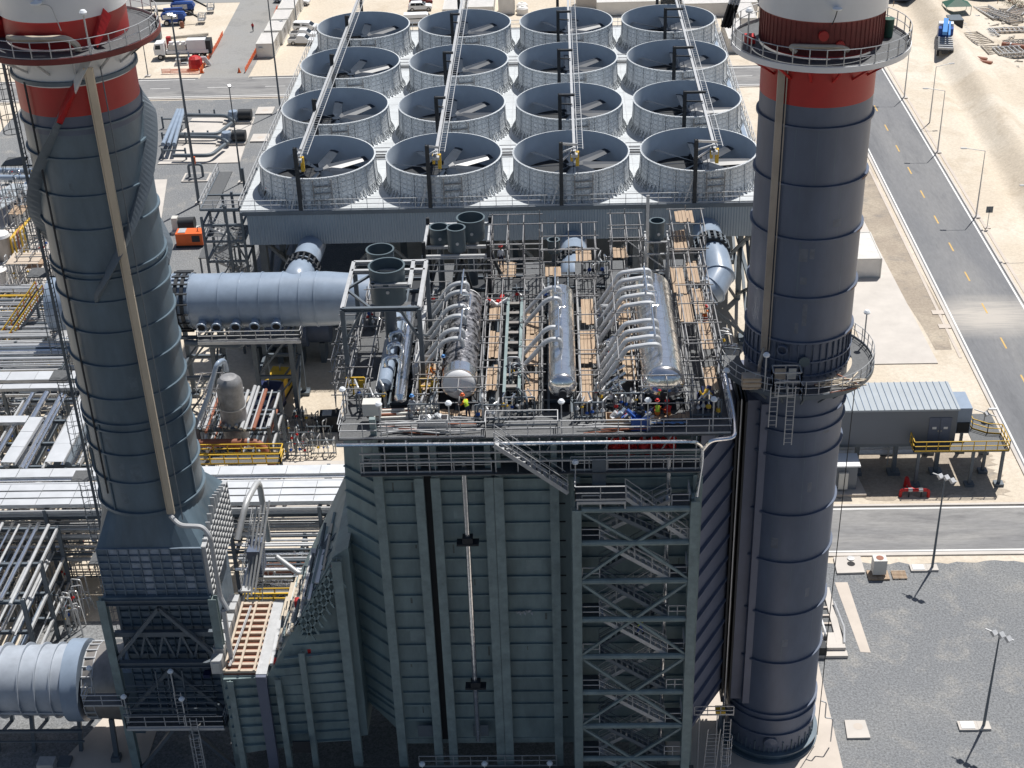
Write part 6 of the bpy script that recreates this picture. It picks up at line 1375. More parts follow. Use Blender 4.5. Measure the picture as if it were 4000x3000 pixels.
# valve manifolds and small bore pipework
def manifold(label, x, y, z, L=2.2, n=5, h=1.6, seed=0, along='x', cat='pipework', nm='pipe_manifold', grp='small pipe manifolds'):
    rnd = random.Random(seed); t = thing(nm, label, cat, (x, y, z), grp); b = MB(); 
    def P(u, v, w_): return (x+u, y+v, z+w_) if along == 'x' else (x+v, y+u, z+w_)
    b.bar(P(-L/2, 0, .25), P(L/2, 0, .25), .1); b.bar(P(-L/2, 0, 0), P(-L/2, 0, h*.8), .09); b.bar(P(L/2, 0, 0), P(L/2, 0, h*.8), .09); b.bar(P(-L/2, 0, h*.8), P(L/2, 0, h*.8), .09); b.build('rack_frame', 'steel_d', t)
    cs = ['tarp_r', 'blue', 'beige_box', 'steel', 'yellow', 'dark', 'white']
    for i in range(n):
        u = -L/2+L*(i+.5)/n; hh = h*rnd.uniform(.5, 1.15); v = rnd.uniform(-.3, .3); m_ = rnd.choice(['steel', 'alu', 'steel_d', 'steel'])
        MB().bend([P(u, v, 0), P(u, v, hh), P(u+rnd.uniform(-.4, .4), v+rnd.uniform(.3, 1.2), hh), P(u, v+rnd.uniform(.6, 1.4), rnd.uniform(0, .8))], rnd.uniform(.035, .08), .15, 6).build('pipe', m_, t)
        c_ = P(u, v, hh*rnd.uniform(.4, .8)); s_ = rnd.uniform(.09, .17)
        MB().lathe([(.01, -s_), (s_, -s_*.6), (s_*1.2, 0), (s_*.6, s_), (.01, s_)], c_, 8).build('valve', rnd.choice(cs), t)
    return t
spots = [(-12.6, 84.6, 'x', 'beside the off white junction box'), (-9.0, 83.2, 'x', 'on the front walkway left of the foil drum'), (-8.9, 98.9, 'x', 'behind the header pipe'), (-4.6, 83.0, 'x', 'between the two left drums at the front'), (-2.7, 83.9, 'x', 'at the near left of the middle drum'),
    (1.9, 83.1, 'x', 'at the near right of the middle drum'), (3.2, 84.6, 'x', 'front left of the largest drum, left one'), (4.5, 84.2, 'x', 'front left of the largest drum, right one'), (9.5, 83.2, 'x', 'by the right front corner of the roof'), (3.3, 90, 'y', 'in the gap between middle and largest drum, near part'),
    (3.2, 95, 'y', 'in the gap between middle and largest drum, far part'), (-3.3, 99.3, 'x', 'behind the pale beam grid'), (6.6, 99.6, 'x', 'behind the largest drum'), (10.3, 99, 'y', 'on the right walkway near the rear'), (-13.8, 97, 'y', 'at the rear of the left walkway'), (-.2, 98.9, 'x', 'behind the middle drum'), (-12.8, 100.5, 'x', 'behind the left silencers'), (2.9, 104, 'x', 'at the rear edge, centre'), (11.3, 91.5, 'y', 'between the roof edge and right chimney'), (-3.4, 87.6, 'y', 'left of the middle drum near its front')]
for i, (x, y, a, l_) in enumerate(spots): manifold('small steel pipe manifold with valves '+l_, x, y, ZD, 2.0, 6, 1.7, i, a)
# structure seen in the gap on top of the casing : dark headers
for i, x in enumerate((-8.7, -4.6, 2.9)):
    t = thing('header_pipe', 'long insulated roof pipe %s' % ('left of the foil wrapped drum', 'right of the foil wrapped drum', 'between middle and largest drum')[i], 'pipe', (x, 92, ZD)); MB().tube([(x, 85.5, 33.1), (x, 99, 33.1)], .22, 14).build('pipe_wall', 'steel_d' if i != 2 else 'alu', t)
    for k in range(5): MB().box(x-.3, x+.3, 87+k*2.6, 87.2+k*2.6, 32.7, 33.0).build('pipe_support', 'dark', t)
# lower tubes beneath the risers of the largest drum
t = thing('tube_bundle', 'rows of short silver tubes sloping down left of the largest drum', 'pipes', (3.3, 88, ZD))
for k in range(8): MB().bend([(4.4, 85.6+k*.95, 34.6), (3.2, 85.3+k*.95, 33.9), (2.7, 85.3+k*.95, 33.3)], .12, .2, 8).build('tube', 'alu', t)
# red tarpaulin hanging under the deck
t = thing('red_tarpaulin', 'crumpled red tarpaulins hanging beneath the roof deck above the stair tower', 'tarpaulin', (5.5, 83, 30.3))
random.seed(9)
for (xa, xb) in ((3.1, 5.0), (5.1, 7.6)):
    b = MB(); n, m_ = 14, 6; G = [[(xa+(xb-xa)*i/n, 82.6+random.uniform(-.22, .22), 30.4+1.5*j/m_+random.uniform(-.08, .08)-(.5 if (i > n*.6 and j == m_ and xa < 4) else 0)) for i in range(n+1)] for j in range(m_+1)]
    for j in range(m_):
        for i in range(n): b.quad(G[j][i], G[j][i+1], G[j+1][i+1], G[j+1][i])
    b.build('sheet', 'tarp_r', t, smooth=0)
# loose scaffold tubes, crates and bags on the front walkway
def pile(nm, label, cat, x0, x1, y0, y1, z, n, m_, ln=(1.5, 4), r=.03, seed=1, rz=.1):
    rnd = random.Random(seed); t = thing(nm, label, cat, ((x0+x1)/2, (y0+y1)/2, z))
    for i in range(n):
        L = rnd.uniform(*ln); a = rnd.gauss(0, rz); cx_ = rnd.uniform(x0+L/2, max(x0+L/2+.1, x1-L/2)); cy_ = rnd.uniform(y0, y1); zz = z+.05+rnd.random()*.45
        MB().bar((cx_-L/2*math.cos(a), cy_-L/2*math.sin(a), zz), (cx_+L/2*math.cos(a), cy_+L/2*math.sin(a), zz+rnd.uniform(-.08, .08)), r*2.2).build('tube', m_ if rnd.random() < .8 else 'rust', t)
    return t
pile('tube_pile', 'loose pile of steel scaffold tubes on the front walkway at the left', 'scaffold tubes', -12.2, -5.2, 81.5, 83.0, ZD, 40, 'steel', seed=2)
pile('board_pile', 'stack of light battens behind the pile of scaffold tubes', 'boards', -12.6, -8, 83.3, 84.1, ZD, 18, 'beige_box', (2.5, 4.5), .06, 3, .04)
pile('tube_pile', 'short pile of scaffold tubes on the right chimney lower platform', 'scaffold tubes', 16.6, 20.2, 84.1, 85.2, 34.35, 12, 'trough', (1.5, 2.8), .035, 5, .35)
pile('tube_pile', 'few loose tubes on the walkway below the middle drum', 'scaffold tubes', .9, 6, 81.5, 82.3, ZD, 14, 'steel', (1.5, 3.5), .025, 7)
def crate(nm, label, cat, x, y, z, w_, d, h, m_, fill=None, seed=0):
    t = thing(nm, label, cat, (x, y, z)); b = MB(); b.box(x-w_/2, x+w_/2, y-d/2, y-d/2+.05, z, z+h); b.box(x-w_/2, x+w_/2, y+d/2-.05, y+d/2, z, z+h); b.box(x-w_/2, x-w_/2+.05, y-d/2+.051, y+d/2-.051, z, z+h); b.box(x+w_/2-.05, x+w_/2, y-d/2+.051, y+d/2-.051, z, z+h); b.box(x-w_/2+.051, x+w_/2-.051, y-d/2+.051, y+d/2-.051, z, z+.1); b.build('crate_side', m_, t)
    rnd = random.Random(seed)
    if fill:
        for i in range(9):
            p = Vector((x+rnd.uniform(-w_*.35, w_*.35), y+rnd.uniform(-d*.3, d*.3), z+h*.8)); q = Vector((rnd.uniform(-.7, .7), rnd.uniform(-.3, .6), rnd.uniform(.15, .5))); MB().bar(p, p+q, rnd.uniform(.12, .3), rnd.uniform(.08, .22)).build('contents', rnd.choice(fill), t)
    return t
crate('material_crate', 'wooden crate overflowing with blue and white bags on the front walkway', 'crate', 3.7, 82.5, ZD, 1.5, .9, .7, 'wood', ['blue_l', 'white', 'duct', 'blue', 'alu_m', 'white', 'tarp_r'], 1)
crate('tool_bin', 'deep blue tool bin with papers beside the overflowing crate', 'bin', 5.15, 82.2, ZD, 1.2, .9, .9, 'blue', ['white', 'alu_m', 'dark', 'blue_d', 'blue'], 2)
crate('tool_bin', 'dark blue tool bin near the right front roof corner', 'bin', 9.6, 84.6, ZD, 1.1, .8, .9, 'blue_d', ['blue_d', 'yellow'], 3)
crate('curved_panel_rack', 'rack of curved galvanised cladding sheets on the front walkway', 'rack', -8.6+.3, 82.3, ZD, 1.9, .7, .9, 'steel', ['alu_m', 'steel'], 4)
crate('waste_crate', 'small steel crate of rags by the right rear walkway', 'crate', -4.6, 97.4, ZD+.9, .8, .8, .5, 'steel', ['white', 'tarp_r'], 5)
t = thing('blue_sheet', 'blue plastic sheet draped over the front railing area near the largest drum', 'sheet', (7, 82.2, ZD)); b = MB(); random.seed(2)
for i in range(9): b.quad((5.9+i*.26, 82.0+random.uniform(0, .1), ZD+.3+random.uniform(0, .1)), (6.16+i*.26, 82.0+random.uniform(0, .1), ZD+.3+random.uniform(0, .1)), (6.16+i*.26, 82.6, ZD+.1), (5.9+i*.26, 82.6, ZD+.12))
b.build('sheet', 'blue_l', t, smooth=0)
for i, (x, y, m_, l_) in enumerate(((-13.9, 86.9, 'yellow', 'yellow gate frame at the left edge of the roof'), (-8.9, 86.6, 'yellow', 'yellow marked access gate left of the orange worker'))):
    t = thing('safety_gate', l_, 'gate', (x, y, ZD)); b = MB().rail([(x-.6, y, ZD), (x+.6, y, ZD)], 1.3, .4, .05, False); b.box(x+.2, x+.55, y-.03, y+.03, ZD+.5, ZD+1.1); b.build('gate_bars', m_, t)
t = thing('tool_rack', 'pair of pale boards in a steel frame on the lower platform of the right chimney', 'rack', (14.6, 84.4, 34.3)); b = MB().rail([(13.9, 83.9, 34.3), (15.7, 83.9, 34.3), (15.7, 84.9, 34.3), (13.9, 84.9, 34.3), (13.9, 83.9, 34.3)], 1.6, .9, .04, False); b.build('rack_frame', 'steel', t); MB().box(14.1, 14.8, 84.8, 84.86, 34.9, 35.7).build('board', 'ply', t); MB().box(15, 15.5, 84.8, 84.86, 34.9, 35.7).build('board', 'beige_box', t)

# ================================================================ inlet duct: formwork, cabinets and broken scaffold
t = thing('timber_formwork', 'grid of tan timber formwork laid on the low inlet duct', 'formwork', (-23.6, 86, 12.0))
MB().box(-24.9, -22.55, 82.3, 90.2, 12.03, 12.1).build('base_board', 'rust', t)
for i in range(12): MB().box(-24.95, -22.5, 82.35+i*.7, 82.6+i*.7, 12.11, 12.33).build('cross_batten', 'ply', t)
for x in (-24.85, -23.75, -22.65): MB().box(x-.08, x+.08, 82.3, 90.2, 12.34, 12.46).build('long_batten', 'ply', t)
b = MB(); b.bar((-24.5, 82.6, 12.6), (-24.1, 89.5, 12.6), .08); b.bar((-24.4, 82.6, 12.6), (-24.0, 89.5, 12.6), .05); b.build('laid_tubes', 'steel', t)
for i in range(7):
    y = 83.2+i*1.15; t = thing('equipment_cabinet', '%s light grey cabinet in the row along the left edge of the timber formwork' % ('nearest', 'second nearest', 'third nearest', 'middle', 'third farthest', 'second farthest', 'farthest')[i], 'cabinet', (-25.4, y, 11.6), 'grey cabinets beside the formwork')
    MB().box(-25.9, -25.1, y-.42, y+.42, 11.7, 12.9+.15*(i % 2)).build('cabinet_body', 'steel', t); MB().box(-25.75, -25.25, y-.46, y-.422, 11.9, 12.7).build('cabinet_door', 'beige_box', t)
t = thing('collapsed_scaffold', 'heap of broken pale scaffold frames and rails on the sloping duct face', 'scaffold', (-18.8, 84, 14))
random.seed(13)
def slz(x): return 12.0+max(0, x+21.6)*1.82
for i in range(22):
    x = -21.5+i*.22; y0_ = random.uniform(82.3, 84.5); z = slz(x); m_ = random.choice(['beige_box', 'steel', 'trough', 'steel', 'casing', 'alu_m', 'beige_box', 'dark']); w_ = random.uniform(.1, .4)
    MB().bar((x, y0_, z+.25), (x+random.uniform(-.1, .3), y0_+random.uniform(4, 8), z+.3+random.uniform(-.2, .5)), w_, random.uniform(.08, .25)).build('rail', m_, t)
b = MB()
for i in range(70):
    x = random.uniform(-21.4, -16.6); z = slz(x); a = random.uniform(-.4, 1.4); L = random.uniform(.4, 1.7); y = random.uniform(82.3, 89)
    b.bar((x, y, z+.3), (x+L*math.cos(a)*.6, y+L*.5, z+.3+L*math.sin(a)), random.choice((.06, .1, .16)))
b.build('loose_braces', 'steel_d', t); b = MB()
for i in range(9):
    x = -19.2+i*.33; z = slz(x)-.2
    for k in range(3): b.bar((x+k*.3, 82.2, z-k*.45), (x+k*.3+.4, 82.2, z-k*.45+.75), .14); b.bar((x+k*.3+.4, 82.2, z-k*.45+.75), (x+k*.3+.75, 82.2, z-k*.45), .14)
b.build('lattice_panel', 'casing', t)
for p in ((-15.95, 83, 20.8), (-19.3, 84.8, 16.2), (-18.6, 82.8, 13.4), (-20.9, 82.6, 12.4)): MB().box(p[0]-.25, p[0]+.25, p[1]-.25, p[1]+.25, p[2], p[2]+.75).build('red_clamp', 'tarp_r', t)
MB().bend([(-22.2, 92, 15.4), (-20.3, 91.2, 14.2), (-17.4, 90.6, 16.0)], .22, .5, 12).build('grey_pipe', 'steel', t)
t = thing('bent_vent_pipe', 'thick pale grey vent pipe with downturned open end right of the left chimney hood', 'pipe', (-24, 93, 13))
MB().bend([(-23.6, 96.0, 14), (-23.6, 95.6, 20.2), (-24.0, 92.2, 20.4), (-24.6, 90.4, 18.2)], .24, 1.0, 16).build('pipe_wall', 'steel', t)
MB().tube([(-24.62, 90.36, 18.15), (-24.6, 90.42, 18.25)], .25, 16).build('open_end', 'dark', t)
t = thing('service_ladder_run', 'steep steel stair and cable ladders between left chimney hood and inlet duct', 'stair', (-24, 90, 8)); b = MB()
for k in range(4): b.bar((-24.9+k*.35, 90.5, 12+k*.4), (-23.9+k*.35, 95, 18+k*.2), .12)
b.ladder((-24.2, 90.5, 9), (-23.4, 94.5, 18), .6, False); b.rail([(-25.0, 91, 13), (-24.4, 95.5, 16.5)], 1.1, 1.2); b.box(-25.1, -24.2, 90.8, 94.5, 12.8, 13.0); b.build('stair_frame', 'steel', t)
MB().box(-24.6, -23.6, 92.5, 94.4, 13, 15.5).build('cabinet_body', 'stack', t)

# ================================================================ pipe racks and cable trays
def tray(label, a, c, w_, z, grp='bright covered cable trays', m='alu_m', h=.18, seg=3.0):
    t = thing('cable_tray', label, 'cable tray', ((a[0]+c[0])/2, (a[1]+c[1])/2, z), grp)
    A, C_ = Vector((*a, z)), Vector((*c, z)); L = (C_-A).length; n = max(1, round(L/seg)); u = (C_-A)/n; v = u.cross(Vector((0, 0, 1))).normalized()*w_/2
    for i in range(min(n, 40)):
        p = A+u*i+u.normalized()*.02; q = A+u*(i+1)-u.normalized()*.02; MB().bar(p+Vector((0, 0, h+random.uniform(-.015, .015))), q+Vector((0, 0, h+random.uniform(-.015, .015))), w_, .03).build('cover', m, t)
    b = MB()
    for s in (-1, 1): b.bar(A+v*s, C_+v*s, .05, h*1.6)
    b.build('side_rail', 'steel', t); return t
def rack(label, x0, x1, y0, y1, levels, axis='x', step=6.5, n=9, seed=0, mats=('steel', 'alu', 'steel', 'alu', 'steel_d', 'alu_m'), rr=(.06, .22), cat='pipe rack', base=0.):
    rnd = random.Random(seed); t = thing('pipe_rack', label, cat, ((x0+x1)/2, (y0+y1)/2, base), 'pipe racks'); L0, L1 = (x0, x1) if axis == 'x' else (y0, y1); k = max(1, round((L1-L0)/step)); tot = 0
    for i in range(k+1):
        u = L0+(L1-L0)*i/k
        for s in (0, 1):
            p = (u, (y0, y1)[s]) if axis == 'x' else ((x0, x1)[s], u); MB().ibeam((*p, base), (*p, max(levels)+.1), .32, .3).build('column', 'steel_d', t)
        for z in levels:
            a, c = ((u, y0, z-.2), (u, y1, z-.2)) if axis == 'x' else ((x0, u, z-.2), (x1, u, z-.2)); MB().ibeam(a, c, .25, .32).build('cross_beam', 'steel_d', t)
    for z in levels:
        for s in (0, 1):
            a, c = ((x0, (y0, y1)[s], z-.1), (x1, (y0, y1)[s], z-.1)) if axis == 'x' else (((x0, x1)[s], y0, z-.1), ((x0, x1)[s], y1, z-.1)); MB().bar(a, c, .2, .26).build('long_beam', 'steel', t)
        W0, W1 = (y0+.4, y1-.4) if axis == 'x' else (x0+.4, x1-.4); q = 0
        for i in range(n):
            w_ = W0+(W1-W0)*(i+rnd.uniform(.1, .9))/n; r_ = rnd.uniform(*rr); e0, e1 = L0-rnd.uniform(0, 1), L1+rnd.uniform(0, 1)
            a, c = ((e0, w_, z+r_), (e1, w_, z+r_)) if axis == 'x' else ((w_, e0, z+r_), (w_, e1, z+r_)); MB().tube([a, c], r_, 10).build('pipe', rnd.choice(mats), t)
    return t
random.seed(31)
for i, (y, w_, l_) in enumerate(((111.9, 1.35, 'farthest of four covered cable trays running from the left to the boiler'), (109.55, .95, 'second farthest of the four covered trays'), (108.4, .9, 'second nearest of the four covered trays'), (107.3, .9, 'nearest of four covered cable trays running from the left to the boiler'))):
    tray(l_, (-62, y), (-12.6, y), w_, 10.0)
tray('wide tray cover at the far left behind the ladder cage', (-82, 129.7), (-47.5, 129.7), 1.7, 10.0); tray('narrow tray cover in front of the wide one at the far left', (-82, 127.6), (-47.5, 127.6), .9, 10.0)
tray('wide tray cover running towards the camera beside the ladder cage', (-46.3, 125.5), (-46.6, 113.1), 1.7, 10.4); tray('tray cover running towards the camera further left', (-50.6, 121), (-50.9, 113.1), 1.3, 10.4)
tray('long tray cover at the left edge bending under the others', (-64, 121), (-51.5, 121), 1.2, 10.2); tray('narrow tray left of the shiny pipes', (-54.6, 119), (-54.6, 104), .8, 10.2)
rack('long multi level pipe rack under the four covered trays', -62, -13.2, 106.6, 113.2, (9.7, 7.0, 4.4), 'x', 8, 13, 1, rr=(.05, .17))
rack('small bore pipe rack with yellow rails under the bright trays, right part', -27, -14, 99.5, 105.6, (7.6, 5.2, 3.0, 1.2), 'x', 4.3, 12, 2, ('rust', 'alu', 'steel', 'steel_d', 'alu', 'steel', 'white'), (.05, .13))
rack('pipe rack running towards the camera with shiny round pipes at the left', -53.5, -44.8, 114, 126, (9.6, 7.0), 'y', 4, 7, 3, ('alu', 'alu', 'steel', 'steel_d'), (.12, .34))
rack('open pipe rack in the lower left above the shadow striped ground', -54, -44.5, 95.5, 105.6, (8.6, 5.4, 2.6), 'y', 4.8, 11, 4, ('steel', 'steel', 'alu', 'duct'), (.07, .2))
rack('low dark rack at the left edge above the gas duct', -66, -54.5, 93, 105.5, (8.8, 6, 3), 'y', 6, 10, 5, ('steel', 'duct', 'steel_d'), (.07, .2))
rack('small grey pipe rack with brown pipes right of the left chimney', -35.6, -28.6, 122.6, 129.4, (8.0, 5.4), 'y', 3.4, 12, 6, ('steel', 'steel', 'rust', 'steel_d', 'steel'), (.06, .2))
rack('dark rack at the far left behind the chimney ladder', -78, -52, 133, 139, (9, 6, 3.2), 'x', 6, 12, 7, ('steel', 'steel_d', 'alu', 'alu_m'), (.07, .22))
rack('high rack at the left edge below the yellow stair', -84, -57, 143, 150, (7, 4.5, 2.2), 'x', 5, 12, 8, ('steel', 'steel_d', 'alu', 'steel'), (.06, .2))
rack('rack of vertical tiers left of the chimney, behind the big tank', -66, -50, 152, 158, (6.4, 3.8), 'x', 5, 10, 9, ('steel', 'alu', 'yellow', 'steel_d'), (.06, .2))
# front walkways with orange rails on the rack
def walkway(label, x0, x1, y0, y1, z, m='yellow', legs=True):
    t = thing('walkway', label, 'walkway', ((x0+x1)/2, (y0+y1)/2, 0)); MB().box(x0, x1, y0, y1, z-.06, z).build('walkway_deck', 'grate', t)
    MB().rail([(x0, y0, z), (x1, y0, z), (x1, y1, z), (x0, y1, z)], 1.1, 1.3, .05).build('railing', m, t)
    if legs:
        for x in (x0+.3, (x0+x1)/2, x1-.3):
            for y in (y0, y1): MB().bar((x, y, 0), (x, y, z-.06), .16).build('leg', 'steel_d', t)
    return t
walkway('orange railed walkway right of the left chimney', -36.5, -27.0, 118.9, 120.7, 6.2, 'yellow'); walkway('grey walkway with yellow rails crossing the rack below the bright trays', -27, -14.5, 98.6, 99.3, 5.4, 'yellow'); walkway('lower yellow railed walkway under the rack in front of the inlet duct', -26.5, -15, 98.0, 98.9, 2.2, 'yellow')
t = thing('brown_pipe', 'large brown primer coated pipe above the orange railed walkway', 'pipe', (-31, 121, 5)); MB().bend([(-36.5, 121.8, 6.8), (-29.4, 121.8, 6.8), (-28.5, 121.4, 5.0), (-28.3, 121.2, .3)], .4, 1, 16).build('pipe_wall', 'rust', t); MB().tube([(-30.6, 121.8, 6.8), (-30.4, 121.8, 6.8)], .5, 16).build('flange', 'steel', t)
q = yp(493, 812, 124); t = thing('storage_vessel', 'upright grey vessel with domed top right of the left chimney', 'vessel', (q.x, 124, 0))
MB().lathe([(1.25, 1), (1.25, q.z-.9), (1.15, q.z-.45), (.8, q.z-.1), (.01, q.z)], (q.x, 124, 0), 28).build('vessel_shell', 'steel_s', t)
b = MB()
for a in range(4): b.bar((q.x+math.cos(a*PI/2+.7), 124+math.sin(a*PI/2+.7), 0), (q.x+math.cos(a*PI/2+.7), 124+math.sin(a*PI/2+.7), 1.5), .2)
b.build('legs', 'steel_d', t); MB().lathe([(1.27, q.z-3.4), (1.32, q.z-3.4), (1.32, q.z-3.3), (1.27, q.z-3.3)], (q.x, 124, 0), 28).build('ring', 'steel', t)
P_ = [yp(430, 905, 121), yp(452, 850, 121), yp(468, 785, 121), yp(484, 776, 122.5), yp(490, 800, 123.5)]
MB().bend(P_, .22, .8, 12).build('pipe_wall', 'duct', thing('bent_vent_pipe', 'pale blue bent pipe rising over the grey rack right of the left chimney', 'pipe', tuple(P_[0])))
scaffold('orange and steel access frame around the upright grey vessel', q.x-2.9, q.x-.9, 122.4, 125.4, 0, q.z-.5, 1, 1.5, 1.6, grp='frames beside the vessel')
for i, (x, y) in enumerate(((628, 955), (655, 968), (690, 955), (640, 990), (700, 985), (595, 930), (665, 930))):
    p = g(x, y); manifold('valve skid on the white slab, number %s' % ('one, at its left rear', 'two, in its middle', 'three, at its right rear', 'four, at its front left', 'five, at its front right', 'six, off its left rear corner', 'seven, at its rear edge')[i], p.x, p.y, .12, 2.6, 5, 2.3, 40+i, 'x', 'valve skid', 'valve_skid', 'valve skids')
# more pipework among the racks: manifolds with coloured valves
random.seed(77)
names_l = ['at the bottom left edge', 'left of the striped shadow', 'under the front tray corner', 'below the second beam', 'beside the dark column', 'nearest the gas duct', 'below the curved trays', 'behind the ladder cage foot']
for i, (x, y) in enumerate(((20, 1290), (70, 1180), (120, 1150), (175, 1190), (40, 1220), (110, 1330), (190, 1250), (205, 1150))):
    p = g(x, y); manifold('grey valve manifold '+names_l[i], p.x, p.y, 0, 3.4, 6, 3, 60+i, 'x', 'pipework', 'pipe_manifold', 'manifolds in the lower left')
nm2 = ['first', 'second', 'third', 'fourth', 'fifth', 'sixth', 'seventh', 'eighth']
for i in range(8): manifold('coloured valve cluster beneath the bright trays, %s from the left' % nm2[i], -26+i*1.6, 101+(i % 3)*1.4, 1.2, 1.6, 6, 5.5, 80+i, 'x', 'valves', 'valve_cluster', 'valve clusters beneath the trays')
nm3 = ['beside the white domed tank', 'below the big blue grey pipes', 'left of the small round coolers', 'right of the small round coolers', 'under the yellow stair', 'beside the fixed roof tank', 'at the left edge above the trays', 'behind the horizontal grey vessel', 'at the foot of the caged ladder', 'between ladder cage and vessel']
for i, (x, y) in enumerate(((30, 540), (45, 400), (10, 470), (100, 470), (60, 720), (25, 640), (15, 790), (150, 690), (120, 560), (90, 620))):
    p = g(x, y); manifold('steel piping frame '+nm3[i], p.x, p.y, 0, 4.5, 8, 4, 100+i, 'x', 'pipework', 'pipe_manifold', 'piping frames at the far left')

# ================================================================ far left plant
for i, x in enumerate((24, 38, 52, 64, 76)):
    p = g(20+x*.75, 498-x*.85); t = thing('round_cooler', 'small round fan cooler, %s in the diagonal row at the far left' % nm2[i], 'cooler', (p.x, p.y, 0), 'small round coolers at the far left')
    MB().box(p.x-1.3, p.x+1.3, p.y-1.3, p.y+1.3, .1, 2.4).build('cooler_box', 'steel', t); MB().lathe([(1.15, 2.41), (1.15, 2.8), (1.05, 2.8), (1.05, 2.45), (.01, 2.42)], (p.x, p.y, 0), 24).build('fan_ring', 'duct', t)
    for k in range(4): a = k*PI/2+.3; MB().bar((p.x, p.y, 2.6), (p.x+math.cos(a), p.y+math.sin(a), 2.6), .25, .03).build('blade', 'dark', t)
for i, y in enumerate((368, 383)):
    p = g(-40, y, 2); q = g(158, y+2, 2); t = thing('large_pipe', ('farther', 'nearer')[i]+' of two large pale blue pipes crossing at the far left', 'pipe', tuple(p)); MB().tube([p, q], .42, 16).build('pipe_wall', 'duct', t)
    for k in range(5): c = p.lerp(q, (k+.5)/5); MB().bar((c.x, c.y, 0), (c.x, c.y, 1.6), .3).build('support', 'steel_d', t)
p = g(12, 560); t = thing('domed_tank', 'upright grey tank with a white domed top at the left edge', 'tank', tuple(p)); MB().lathe([(1.2, 0), (1.2, 3.4)], p, 24).build('tank_shell', 'trough_g', t); MB().lathe([(1.25, 3.4), (1.1, 3.8), (.5, 4.1), (.01, 4.15)], p, 24).build('domed_top', 'white', t)
p = g(48, 560); t = thing('yellow_pipework', 'cluster of yellow pipes with valves beside the domed tank', 'pipework', tuple(p))
for k in range(5): MB().bend([(p.x-1+k*.5, p.y, 0), (p.x-1+k*.5, p.y, 3+.4*k), (p.x-1+k*.5, p.y+3, 3+.4*k)], .14, .3, 8).build('pipe', 'yellow' if k != 2 else 'rust', t)
p = g(12, 650); t = thing('fixed_roof_tank', 'short round tank with pale lid at the left edge below the domed tank', 'tank', tuple(p)); MB().lathe([(.9, 0), (.9, 4.2), (1.0, 4.2), (1.0, 4.4), (.01, 4.5)], p, 20).build('tank_shell', 'cont', t)
t = thing('pale_vessel', 'fat pale grey horizontal vessel behind the chimney ladder', 'vessel', tuple(g(150, 780))); p = g(135, 790, 3); q = g(185, 690, 3)
MB().tube([p, p.lerp(q, .06), p.lerp(q, .94), q], 2.2, 32, True, [1.2, 2.3, 2.3, 1.2]).build('vessel_shell', 'steel', t)
b = MB()
for f_ in (.2, .4, .6, .8): c = p.lerp(q, f_); d = (q-p).normalized()*.08; b.tube([c-d, c+d], 2.36, 32)
b.build('bands', 'duct', t)
for f_ in (.25, .75): c = p.lerp(q, f_); MB().box(c.x-1.4, c.x+1.4, c.y-.3, c.y+.3, 0, 1.4).build('saddle', 'conc', t)
t = thing('yellow_stair', 'steep stair with bright yellow orange handrails rising at the left edge', 'stair', tuple(g(40, 780))); p = g(-20, 790, 4); q = g(88, 632, 10)
d = (q-p).normalized(); s_ = d.cross(Vector((0, 0, 1))).normalized()
for k, o_ in enumerate((-.7, .7)):
    MB().bar(p+s_*o_, q+s_*o_, .12, .35).build('stringer', 'steel_d', t); 
    for h in (.6, 1.15): MB().bar(p+s_*o_+Vector((0, 0, h)), q+s_*o_+Vector((0, 0, h)), .12).build('handrail', 'yellow', t)
b = MB()
for k in range(34): c = p.lerp(q, k/34); b.bar(c-s_*.65, c+s_*.65, .25, .05)
b.build('treads', 'steel', t); b = MB()
for k in range(9):
    for o_ in (-.7, .7): c = p.lerp(q, k/8)+s_*o_; b.bar(c, c+Vector((0, 0, 1.15)), .09)
b.build('handrail_posts', 'orange', t)
for k in range(3): c = p.lerp(q, .1+k*.4); MB().bar((c.x, c.y, 0), (c.x, c.y, c.z-.2), .3).build('leg', 'steel_d', t)
q = g(75, 650); t = thing('timber_platform', 'tan plank platform beside the yellow stair', 'platform', tuple(q)); MB().box(q.x-2, q.x+2, q.y-1.6, q.y+1.6, 5.9, 6.0).build('platform_deck', 'ply', t); b = MB()
for sx in (-1.9, 1.9):
    for sy in (-1.5, 1.5): b.bar((q.x+sx, q.y+sy, 0), (q.x+sx, q.y+sy, 5.9), .14)
b.build('platform_posts', 'steel', t)
for i, (x, y, l_) in enumerate(((70, 520, 'upper left plant, beside the coolers'), (20, 720, 'left edge, beyond the yellow stair'), (95, 760, 'left of the fat pale vessel'), (110, 640, 'above the yellow stair head'))):
    p = g(x, y); scaffold('scaffold tower in the '+l_ if i == 0 else 'scaffold tower at the '+l_, p.x-2.5, p.x+2.5, p.y-2, p.y+2, 0, 6.5, 1.6, 1.6, 1.5, [(p.x-2, p.x, p.y-1.5, p.y+1.5, 4.6)], .05, .1, 'scaffold towers in the far left plant')
# block building at the upper left of plant
q = g(-30, 480); t = thing('machine_enclosure', 'long dark machine enclosure at the left edge below the big pipes', 'building', tuple(q))
MB().hexa([(-86, 178, 0), (-82, 177, 0), (-74, 196, 0), (-78, 197, 0), (-86, 178, 3), (-82, 177, 3), (-74, 196, 3), (-78, 197, 3)]).build('enclosure_wall', 'stack', t); MB().hexa([(-86.2, 177.8, 3.02), (-81.8, 176.8, 3.02), (-73.8, 196.2, 3.02), (-78.2, 197.2, 3.02), (-86.2, 177.8, 3.2), (-81.8, 176.8, 3.2), (-73.8, 196.2, 3.2), (-78.2, 197.2, 3.2)]).build('enclosure_roof', 'ehroof', t)

